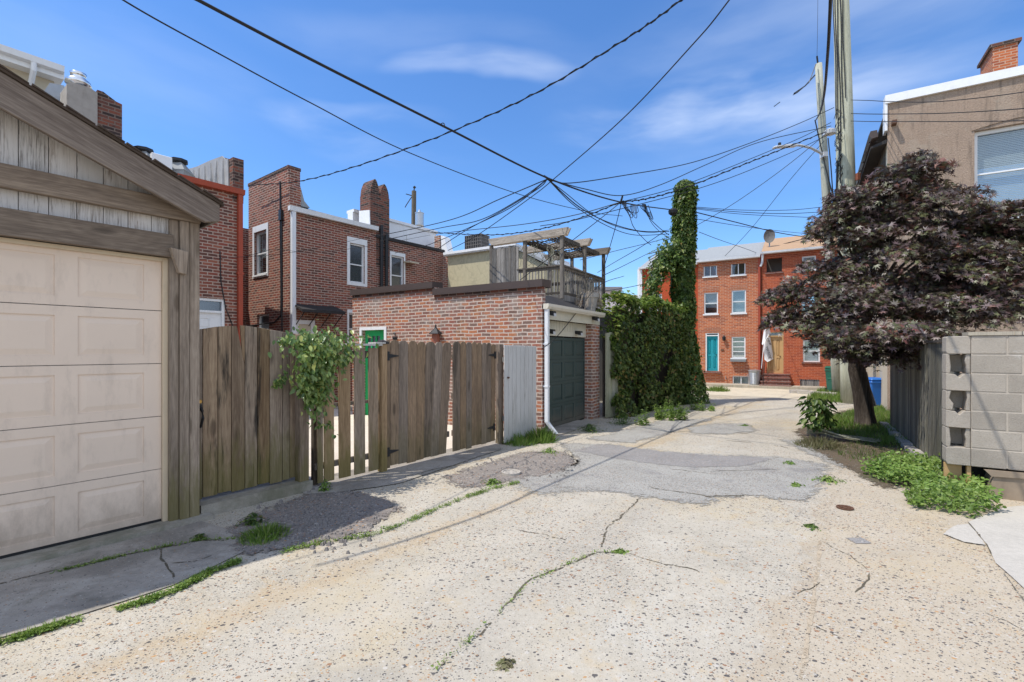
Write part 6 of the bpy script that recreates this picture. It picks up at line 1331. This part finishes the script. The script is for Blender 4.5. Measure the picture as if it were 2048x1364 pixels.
# weed bed by the block wall
P_, N_, S_, R_ = [], [], [], []
poly = px((1722, 948), (1760, 936), (1830, 930), (1895, 945), (1960, 985), (2000, 1028), (1945, 1040), (1880, 1022), (1830, 1022), (1806, 1010), (1830, 985), (1760, 966))
def inside(p, q):
    c = False; n = len(q); j = n - 1
    for i in range(n):
        if (q[i][1] > p[1]) != (q[j][1] > p[1]) and p[0] < (q[j][0] - q[i][0]) * (p[1] - q[i][1]) / (q[j][1] - q[i][1]) + q[i][0]: c = not c
        j = i
    return c
xs, ys = [p[0] for p in poly], [p[1] for p in poly]
while len(P_) < 5200:
    p = (random.uniform(min(xs), max(xs)), random.uniform(min(ys), max(ys)))
    q = (p[0] + .05 * n3((p[0], p[1], 0), 6), p[1] + .05 * n3((p[0], p[1], 4), 6))
    if not inside(q, poly): continue
    h = .10 + .12 * abs(n3((p[0], p[1], 1), 2.5)) + (.12 if p[0] > 4.5 else 0) * random.random(); P_.append((p[0], p[1], h * random.random() ** .6)); N_.append((-.2, -.4, 1)); S_.append(random.uniform(.026, .062)); R_.append(min(1, max(0, random.random() * .8 + .25 * n3((p[0], p[1], 7), 3))))
x, y = gP(1850, 985); me = leaf_mesh('weed_bed', P_, N_, S_, 'ovate', R_, jit=.5)
solo('weed_bed', 'W', (x, y, 0), shift(me, (x, y, 0)), M['leaf_weed'], 'dense bright green weed bed spreading from the block wall foot', 'weeds', kind='stuff')
# grass verges
def verge(name, poly, n, h, label, mat='grass'):
    P_, S_, N_ = [], [], []; xs, ys = [p[0] for p in poly], [p[1] for p in poly]
    while len(P_) < n:
        p = (random.uniform(min(xs), max(xs)), random.uniform(min(ys), max(ys)))
        if inside(p, poly): P_.append((p[0], p[1], 0)); S_.append(h * random.uniform(.4, 1.1) * (1 + .5 * n3((p[0], p[1], 0), 2))); a = random.uniform(0, 6.28); N_.append((math.cos(a), math.sin(a), .2))
    me = leaf_mesh(name, P_, N_, S_, 'blade', fwd=[(0, 0, 1)] * n, jit=.2); o = bpy.data.objects.new(name, me); COL.objects.link(o); me.materials.append(M[mat]); tag(o, label, 'grass', None, 'stuff')
verge('grass_verge', px((1640, 860), (1665, 836), (1700, 822), (1788, 812), (1800, 850), (1830, 895), (1760, 890), (1690, 875)), 7000, .13, 'sunlit grass round the maple trunk by the board fence')
verge('grass_verge', px((1660, 900), (1720, 880), (1840, 900), (1885, 945), (1790, 940), (1700, 925)), 1500, .08, 'sparse shaded grass under the maple', 'leaf_ivy')  # darker leaf colour puts the maple's shade into this grass
verge('grass_verge', px((1612, 800), (1640, 782), (1700, 786), (1712, 806), (1660, 806)), 3000, .2, 'pale grass at the feet of the far bins and poles')

# ------------------------------------------------------------- poles and street lamp
x, y, _ = P(1704, 806, 14.5); tp_ = Vector(P(1679, -120, 14.5)); base = (x, y, 0)
T = Thing('utility_pole', 'W', base, 'thick near utility pole with black cables down its left side', 'utility pole', 'wooden utility poles')
mb = MB(); bt = Vector((x, y, 0)); ax_ = lambda z: bt.lerp(tp_, z / tp_.z)
mb.tube([ax_(z) for z in np.linspace(0, tp_.z, 14)], [.29 - .10 * z / tp_.z for z in np.linspace(0, tp_.z, 14)], 16); T.part('pole', mb, M['wood_pole'], smooth=True)
vr, vt = Vector((.83, -.56, 0)), Vector((-.56, -.83, 0))
cb = lambda z, o, d: ax_(z) + vr * o + vt * (math.sqrt(max(0, (.29 - .10 * z / tp_.z) ** 2 - o * o)) + d)
mb = MB()
for k, (o, za, zc) in enumerate(((-.15, 12.5, 6.6), (-.10, 13, 7.6), (-.03, 12.8, 8.2), (-.19, 13, 8.6), (.03, 12.8, 9.1))):
    zs = np.linspace(za, zc, 12); mb.tube([cb(z, o + .012 * math.sin(z * 2 + k * 2), .02) for z in zs], .014, 6)
for k in range(9):
    z0 = 8.6 - .28 * k; pts = [tuple(cb(z0, -.17 + .10 * math.sin(j * 1.9 + k), .04 + .03 * math.cos(j + k)) + Vector((0, 0, .25 * math.cos(j * 1.3 + k * 2)))) for j in range(7)]; mb.tube(pts, .008, 5)
mb.tube([cb(7.3, -.2, .05), cb(6.4, -.24, .06), cb(5, -.28, .25) + vr * -.12, cb(4, -.28, .25) + vr * -.16, cb(2.8, -.28, .2) + vr * -.1], .03, 6)
T.part('cables', mb, M['black_metal'])
mb = MB(); c = Vector(P(1660, 263, 14.2)); mb.lathe([(.05, -.1), (.15, -.08), (.16, .02), (.07, .08)], c, 10); mb.box(c.x - .1, c.x + .15, c.y - .05, c.y + .2, c.z - .05, c.z + .05); T.part('splice_box', mb, M['lamp_grey'])
mb = MB(); c = ax_(6.75); mb.box(c.x + .14, c.x + .22, c.y - .3, c.y - .2, c.z - .1, c.z + .1); T.part('insulator', mb, M['ceramic'])
x, y, _ = P(1676, 790, 16.9); tp2 = Vector(P(1637, 128, 16.9)); bt2 = Vector((x, y, 0)); ax2 = lambda z: bt2.lerp(tp2, z / tp2.z)
T = Thing('utility_pole', 'W', (x, y, 0), 'slender leaning utility pole that carries the street lamp', 'utility pole', 'wooden utility poles')
mb = MB(); mb.tube([ax2(z) for z in np.linspace(0, tp2.z, 10)], [.17 - .06 * z / tp2.z for z in np.linspace(0, tp2.z, 10)], 12); T.part('pole', mb, M['wood_pole'], smooth=True)
mb = MB(); mb.tube([ax2(tp2.z - .3), P(1634, 112, 16.8)], .03, 5); mb.tube([P(1632, 128, 16.8), P(1618, 165, 16.6), P(1595, 185, 16.4), P(1586, 190, 16.4)], .014, 4); mb.tube([P(1630, 150, 16.8), P(1610, 172, 16.6), P(1588, 187, 16.4)], .022, 4); mb.tube([P(1560, 204, 16.2), P(1548, 213, 16.2)], .014, 4)
mb.tube([P(1630, 240, 16.7), P(1650, 330, 16.7), P(1668, 400, 16.7), P(1690, 440, 16.7)], .02, 5); mb.tube([ax2(9) + Vector((.08, -.15, 0)), ax2(8) + Vector((.1, -.18, 0)), ax2(6) + Vector((.12, -.18, 0))], .02, 5); T.part('cables', mb, M['black_metal'])
la = Vector(P(1646, 306, 16.7)); T = Thing('street_lamp', 'W', tuple(la), 'pale flat street lamp on a curved arm reaching left over the alley', 'street lamp')
mb = MB(); mb.tube([P(1650, 312, 16.8), P(1640, 305, 16.7), P(1622, 296, 16.5), P(1602, 291, 16.3), P(1588, 290, 16.2)], [.05, .045, .04, .04, .04], 8); mb.box(la.x - .02, la.x + .12, la.y - .08, la.y + .15, la.z - .14, la.z + .02); T.part('arm', mb, M['lamp_grey'])
mb = MB(); a, b = Vector(P(1592, 290, 16.2)), Vector(P(1548, 294, 15.9)); d = (b - a); sd = Vector((-d.y, d.x, 0)).normalized() * .14; up = Vector((0, 0, .1))
mb.hexa([a - sd * .7 - up * .6, b - sd * .8 - up * .3, b + sd * .8 - up * .3, a + sd * .7 - up * .6, a - sd * .5 + up * .5, b - sd * .5 + up * .2, b + sd * .5 + up * .2, a + sd * .5 + up * .5]); T.part('head', mb, M['lamp_grey'], bevel=.02)
mb = MB(); c = a.lerp(b, .75); mb.lathe([(.05, 0), (.05, .09), (.03, .1)], (c.x, c.y, c.z + .03), 8); T.part('sensor', mb, M['black_metal'])

# ------------------------------------------------------------- overhead wires
def spline(pts, n=14):
    pts = [Vector(p) for p in pts]; pts = [pts[0] * 2 - pts[1]] + pts + [pts[-1] * 2 - pts[-2]]; out = []
    for i in range(1, len(pts) - 2):
        a, b, c, d = pts[i - 1:i + 3]
        for k in range(n):
            t = k / n; out.append(.5 * (2 * b + (c - a) * t + (2 * a - 5 * b + 4 * c - d) * t * t + (3 * b - a - 3 * c + d) * t ** 3))
    return out + [pts[-2]]
def wire(label, pts, r=.011, w=True, twist=0):
    q = [P(*p) if w else p for p in pts]; q = spline(q); mb = MB(); mb.tube(q, r, 5)
    if twist: mb.tube([p + Vector((0, r * 2.2 * math.sin(i * 1.9), r * 2.2 * math.cos(i * 1.9))) for i, p in enumerate(q)], r * .8, 5)
    return solo('overhead_wire', 'W', tuple(q[0]), mb, M['rubber'], label, 'wire', 'overhead wires')
wire('thickest black cable sagging from the top left edge to the ivy column', [(-700, -1000, 2.6), (60, -180, 3.3), (400, 2, 4.0), (640, 128, 4.9), (880, 249, 6.3), (1100, 358, 8.6), (1240, 404, 11), (1345, 420, 14.4)], .0155)
wire('thin straight wire crossing the top left corner below the thick cable', [(-500, -560, 2.8), (60, -130, 3.5), (243, -2, 4.0), (430, 103, 4.7), (620, 205, 5.8), (820, 306, 7.4), (1040, 389, 10), (1180, 424, 12.5), (1245, 432, 14)], .0075)
wire('twisted wire rising from the white windowed house to the top centre edge', [(497, 371, 14.4), (600, 362, 13), (720, 330, 11.5), (885, 270, 9.8), (1060, 192, 8.2), (1240, 85, 7), (1364, -2, 6.3), (1600, -200, 5)], .010, twist=1)
wire('steep wire from the top edge down past the cable knot to the brick pier', [(1700, -330, 5), (1460, -2, 6.2), (1380, 95, 6.9), (1245, 238, 8.2), (1110, 356, 10), (1060, 396, 11), (955, 470, 13.2), (896, 501, 15.5)], .010)
wire('long upper wire from the near pole down to the cable knot', [(1668, 215, 14.2), (1600, 246, 13.6), (1500, 286, 12.6), (1380, 326, 11.4), (1240, 352, 10), (1140, 366, 9.2), (1095, 359, 8.6)], .010)
k1 = (1095, 358, 8.6)
for lab, pts, r in (('first wire fanning left from the knot to the double chimney', [k1, (1000, 398, 10), (900, 440, 12), (748, 474, 14.6)], .010),
                    ('second wire fanning left from the knot to the sloped gutter', [k1, (1040, 398, 9.8), (960, 440, 11.4), (880, 456, 13), (760, 482, 14.8)], .010),
                    ('third wire fanning left from the knot to the rear brick wing', [k1, (1030, 410, 9.8), (950, 450, 11.5), (850, 492, 14), (790, 506, 15.5)], .009),
                    ('fourth wire fanning left from the knot to the white parapet end', [k1, (1075, 378, 9.2), (1000, 424, 10.8), (930, 462, 12.4), (872, 500, 15)], .010),
                    ('slack wire from the knot dipping right and rising towards the near pole', [k1, (1170, 378, 9.6), (1244, 391, 10.8), (1320, 370, 11.8), (1420, 326, 12.8), (1520, 284, 13.4), (1662, 252, 14.2)], .010),
                    ('drooping wire from the knot to the ivy column middle', [k1, (1160, 415, 10), (1220, 446, 11.5), (1280, 462, 13), (1338, 463, 14.3)], .012),
                    ('lower drooping wire from the knot to the ivy column', [k1, (1150, 412, 10), (1215, 452, 11.5), (1270, 470, 13), (1338, 468, 14.3)], .009),
                    ('curving wire from the knot crossing down to the ivy branch', [k1, (1130, 385, 9.4), (1190, 432, 11), (1240, 455, 12.5), (1300, 465, 13.6), (1338, 460, 14.3)], .008)): wire(lab, pts, r)
k2 = (1242, 404, 11)
for lab, pts, r, tw in (('upper wire from the cable fork left to the white parapet', [k2, (1150, 430, 11.6), (1050, 448, 12.6), (940, 460, 14), (872, 468, 16)], .010, 0),
                    ('twisted lower wire from the cable fork left over the pergola', [k2, (1160, 436, 11.6), (1080, 458, 12.6), (1000, 469, 13.6), (920, 468, 15), (862, 464, 16)], .010, 1),
                    ('wire dropping from the cable fork to the deck railing post', [(1246, 392, 11), (1232, 450, 11.6), (1218, 500, 12.4), (1206, 542, 13.2)], .009, 0),
                    ('wire from the cable fork down across the pergola to the gutter', [k2, (1200, 438, 11), (1130, 492, 10.8), (1040, 560, 10.8)], .009, 0),
                    ('loose looped tail hanging below the cable fork', [k2, (1258, 430, 11), (1268, 455, 11), (1290, 480, 12), (1302, 490, 13)], .008, 0),
                    ('short drop wire left of the ivy column', [(1288, 410, 12.5), (1296, 432, 12.8), (1318, 455, 13.5), (1338, 470, 14.3)], .010, 0),
                    ('second short drop wire left of the ivy column', [(1290, 410, 12.5), (1300, 440, 12.8), (1316, 460, 13.5), (1340, 478, 14.3)], .008, 0),
                    ('bundled wire from the splice box down past the ivy column top', [(1655, 262, 14.2), (1560, 300, 13.6), (1480, 332, 13), (1380, 372, 12.2), (1300, 396, 11.6), k2], .012, 1),
                    ('wire from the near pole just above the street lamp', [(1662, 245, 14.2), (1600, 276, 13.8), (1500, 318, 13.2), (1400, 358, 12.6), (1330, 382, 12), k2], .009, 0),
                    ('wire from the near pole sagging just below the street lamp', [(1660, 268, 14.2), (1580, 306, 13.8), (1480, 348, 13.2), (1400, 376, 12.6), (1320, 398, 11.8), (1150, 440, 11), (1080, 452, 11)], .009, 0),
                    ('long diagonal wire from the near pole behind the ivy to the deck', [(1658, 263, 14.2), (1560, 342, 14.6), (1450, 418, 15), (1350, 470, 15.4), (1230, 502, 15), (1160, 520, 14.4)], .009, 0),
                    ('steep diagonal wire from the lamp pole to the orange house eave', [(1648, 282, 16.4), (1580, 360, 18), (1500, 460, 20.5), (1440, 522, 22.2)], .010, 0),
                    ('top flat wire between the ivy column and the lamp pole', [(1390, 414, 14.4), (1480, 420, 15), (1580, 420, 16), (1654, 413, 16.8)], .009, 0),
                    ('middle flat wire between the ivy column and the maple', [(1390, 416, 14.4), (1480, 424, 15), (1580, 427, 16), (1700, 420, 17)], .010, 0),
                    ('lower flat wire between the ivy column and the maple', [(1392, 418, 14.4), (1480, 428, 14.6), (1600, 434, 14.8), (1720, 438, 15)], .008, 0),
                    ('thick sloping wire from the ivy column to the tan shingle roof', [(1394, 425, 14.4), (1470, 444, 16), (1560, 466, 18.6), (1648, 479, 21)], .016, 0),
                    ('thin sloping wire under the thick one to the tan roof', [(1394, 438, 14.4), (1480, 452, 16), (1560, 462, 18.6), (1660, 472, 21)], .009, 0),
                    ('lowest sloping wire from the ivy column to the grey roof', [(1398, 464, 14.4), (1440, 480, 16.5), (1490, 497, 19.5), (1524, 510, 22.6)], .009, 0),
                    ('black service wire draped along the row house eaves', [(1392, 518, 22.6), (1450, 519, 22.4), (1512, 506, 22), (1560, 490, 21.6), (1640, 470, 21)], .018, 0),
                    ('thin left wire dropping behind the deck to the white outbuilding', [(1330, 462, 14.4), (1280, 495, 16), (1230, 524, 18), (1195, 545, 20)], .011, 0),
                    ('wire from the deck post to the red painted house front', [(1206, 551, 13.2), (1240, 535, 15), (1280, 515, 17), (1330, 490, 20)], .010, 0),
                    ('low wire crossing the red painted wall', [(1210, 582, 16), (1260, 574, 19), (1320, 560, 22), (1372, 546, 22.4)], .012, 0),
                    ('slanting wire across the green garage fascia', [(1248, 552, 15), (1200, 570, 11), (1154, 624, 10.2), (1115, 672, 9.1), (1084, 698, 8.9)], .008, 0),
                    ('upper right wire from the near pole across the stucco house', [(1702, 200, 14.2), (1740, 201, 12.9), (1780, 203, 11.8), (1880, 203, 10.4), (2060, 182, 8.8), (2300, 130, 7)], .009, 0),
                    ('middle right wire from the near pole across the stucco house', [(1702, 227, 14.2), (1740, 228, 12.9), (1790, 228, 11.6), (1900, 226, 10.3), (2060, 216, 8.8), (2300, 190, 7)], .010, 0),
                    ('lower right wire from the near pole across the stucco window head', [(1702, 242, 14.2), (1740, 243, 12.9), (1790, 243, 11.6), (1900, 243, 10.3), (2060, 241, 8.8), (2300, 230, 7)], .009, 0),
                    ('near vertical wire hanging from the top edge left of the poles', [(1672, -520, 2.9), (1666, -200, 3.6), (1662, -40, 4.4), (1659, 40, 4.95), (1655, 110, 5.6), (1648, 190, 7.2), (1640, 225, 10), (1632, 240, 15)], .017, 0),
                    ('hair thin vertical wire above the lamp pole tip', [(1636, -30, 16.8), (1635, 60, 16.8), (1634, 112, 16.8)], .006, 0),
                    ('pale thin wire crossing in front of the white windowed house', [(395, 519, 9.5), (480, 514, 10.5), (560, 508, 11.5), (640, 495, 12.5), (760, 469, 14)], .0045, 0),
                    ('second pale thin wire crossing the white downspout', [(430, 538, 12), (540, 500, 12.4), (620, 505, 12.4), (740, 492, 13), (860, 470, 15)], .0045, 0)): wire(lab, pts, r, True, tw)
a, b = MB(), MB()
for k in range(7):
    a.tube(spline([P(1244 + 3 * k % 9, 404, 11), P(1250 + 2 * k, 418 + k, 11), P(1258 + 3 * k, 424 + (k % 3) * 6, 11.1), P(1262 + 2 * k, 410, 11.2)], 6), .008, 4); b.tube(spline([P(1285 + k, 408, 12.6), P(1282 + 3 * k, 416 + 3 * k, 12.7), P(1300 + k, 425 + 2 * k, 12.8), P(1296, 410, 12.8)], 6), .008, 4)
a.tube([P(1245, 392, 11), P(1240, 408, 11)], .02, 5)
g_ = 'splices on the overhead cables'
solo('cable_splice', 'W', P(1244, 404, 11), a, M['rubber'], 'tangle of looped cable ends at the fork in the thick cable', 'cable splice', g_)
solo('cable_splice', 'W', P(1290, 408, 12.6), b, M['rubber'], 'second bunch of cable loops between the fork and the ivy column', 'cable splice', g_)
a = MB(); a.tube([P(1088, 352, 8.5), P(1104, 362, 8.7)], .02, 5); solo('cable_splice', 'W', P(1096, 357, 8.6), a, M['rubber'], 'thick black clamp at the knot where the wires fan out', 'cable splice', g_)
a = MB(); a.lathe([(.06, -.1), (.13, -.04), (.14, .04), (.07, .1)], P(1346, 424, 14.2), 10); solo('cable_splice', 'W', P(1346, 424, 14.2), a, M['rubber'], 'round black junction lump half buried in the ivy column', 'cable splice', g_)
mb = MB(); mb.tube(spline([P(880, 249, 6.3), P(886, 246, 6.3), P(889, 250, 6.3), P(885, 254, 6.3)], 5), .008, 4); solo('cable_hook', 'W', P(884, 250, 6.3), mb, M['black_metal'], 'tiny hook clipped on the thickest black cable', 'hook')

# ------------------------------------------------------------- bins and bags
def wheelie(u, v, Y, sc, mat, label, yaw=0.0, group='wheeled bins by the far poles', logo=False):
    x = kk(u) * Y; T = Thing('wheeled_bin', 'W', (x, Y, 0), label, 'bin', group); h = .95 * sc; a, b = .22 * sc, .27 * sc
    mb = MB(); mb.hexa([(x - a, Y - a, .03), (x + a, Y - a, .03), (x + a, Y + a, .03), (x - a, Y + a, .03), (x - b, Y - b, h), (x + b, Y - b, h), (x + b, Y + b, h), (x - b, Y + b, h)]); mb.box(x - b * 1.06, x + b * 1.06, Y - b * 1.06, Y + b * 1.06, h - .1 * sc, h - .03 * sc); T.part('body', mb, M[mat], bevel=.02)
    mb = MB(); mb.hexa([(x - b * 1.1, Y - b * 1.12, h + .002), (x + b * 1.1, Y - b * 1.12, h + .002), (x + b * 1.1, Y + b * 1.1, h + .002), (x - b * 1.1, Y + b * 1.1, h + .002), (x - b * .9, Y - b * .9, h + .09 * sc), (x + b * .9, Y - b * .9, h + .09 * sc), (x + b * .9, Y + b, h + .1 * sc), (x - b * .9, Y + b, h + .1 * sc)]); T.part('lid', mb, M[mat], bevel=.02)
    for d in (-1, 1): mb = MB(); mb.lathe([(.01, -.02), (.09, -.02), (.09, .02), (.01, .02)], (0, 0, 0), 12); mb.v = [(x + d * a * 1.05 + p[2], Y + a + .02 + p[0], .09 + p[1]) for p in mb.v]; T.part('wheel', mb, M['rubber'])
    mb = MB(); mb.tube([(x - b * .8, Y + b * 1.25, h - .05), (x + b * .8, Y + b * 1.25, h - .05)], .015, 6); T.part('handle', mb, M[mat])
wheelie(1747, 812, 13.7, .78, 'blue_bin', 'bright blue wheeled bin seen between the maple trunk and the board fence')
wheelie(1672, 790, 17.9, .95, 'green_bin', 'taller green wheeled bin behind the lamp pole')
wheelie(1667, 796, 17.1, .58, 'green_bin', 'shorter green wheeled bin in front of the taller green one')
wheelie(1690, 784, 18.3, 1.15, 'blue_bin', 'tall blue bin with bags behind the lamp pole')
for i, (u, v, Y, s, lab) in enumerate(((1692, 790, 17.6, .3, 'shiny black rubbish bag on the ground right of the lamp pole'), (1690, 762, 17.7, .27, 'shiny black rubbish bag piled on top of the lower bag'))):
    x = kk(u) * Y; z = s * .8 if i == 0 else .3 + s * 1.3; mb = MB(); n, m = 16, 10; vs = []
    for j in range(m + 1):
        for k in range(n):
            t_, q = math.pi * j / m, 2 * math.pi * k / n; d = Vector((math.sin(t_) * math.cos(q), math.sin(t_) * math.sin(q), -math.cos(t_) * .85)); rr = s * (1 + .3 * mnoise.noise(d * 2.6 + Vector((i * 5, 0, 0)))); vs.append((x + d.x * rr, Y + d.y * rr, max(.01, z + d.z * rr)))
    mb.add(vs, [(j * n + k, j * n + (k + 1) % n, (j + 1) * n + (k + 1) % n, (j + 1) * n + k) for j in range(m) for k in range(n)])
    T = Thing('rubbish_bag', 'W', (x, Y, z), lab, 'rubbish bag', 'rubbish bags by the lamp pole'); T.part('bag', mb, M['bag_black']); mb = MB(); mb.tube([(x, Y, z + s * .8), (x + .02, Y, z + s * 1.05), (x + .06, Y, z + s * 1.2)], [.05, .025, .05], 6); T.part('knot', mb, M['bag_black'])
mb = MB(); a = Vector(P(1752, 845, 12.2)); 
# loose stones in the gravel strip
mb = MB()
for _ in range(420):
    u, v = random.gauss(640, 60), random.gauss(1045, 26)
    if random.random() < .25: u, v = random.gauss(1040, 60), random.gauss(935, 12)
    x, y = gP(u, v); s = random.uniform(.006, .022); q = [Vector((random.gauss(0, 1), random.gauss(0, 1), random.gauss(0, 1))).normalized() * s for _ in range(8)]
    mb.hexa([(x - s, y - s * .8, .0), (x + s * .9, y - s, .0), (x + s, y + s * .7, .0), (x - s * .8, y + s, .0), (x - s * .6, y - s * .4, .012 + s * .8), (x + s * .5, y - s * .5, .012 + s * .7), (x + s * .4, y + s * .4, .012 + s), (x - s * .5, y + s * .3, .012 + s * .6)])
solo('loose_stones', 'W', (*gP(640, 1045), 0), mb, M['stone_dark'], 'loose broken stones on the gravel strip before the fence', 'stones', kind='stuff')
mb = MB()
for _ in range(260):
    u, v = random.uniform(500, 2040), random.uniform(900, 1340)
    if u < 900 and v < 1150: continue
    x, y = gP(u, v); s = random.uniform(.003, .008) * (1 if v > 1000 else 1.4); mb.hexa([(x - s, y - s * .6, .0), (x + s, y - s * .6, .0), (x + s, y + s * .6, .0), (x - s, y + s * .6, .0), (x - s * .5, y - s * .4, s * .8), (x + s * .5, y - s * .4, s * .8), (x + s * .5, y + s * .4, s * .9), (x - s * .5, y + s * .4, s * .8)])
solo('loose_pebbles', 'W', (*gP(1300, 1100), 0), mb, M['stone'], 'tiny loose pebbles scattered over the alley concrete', 'pebbles', kind='stuff')
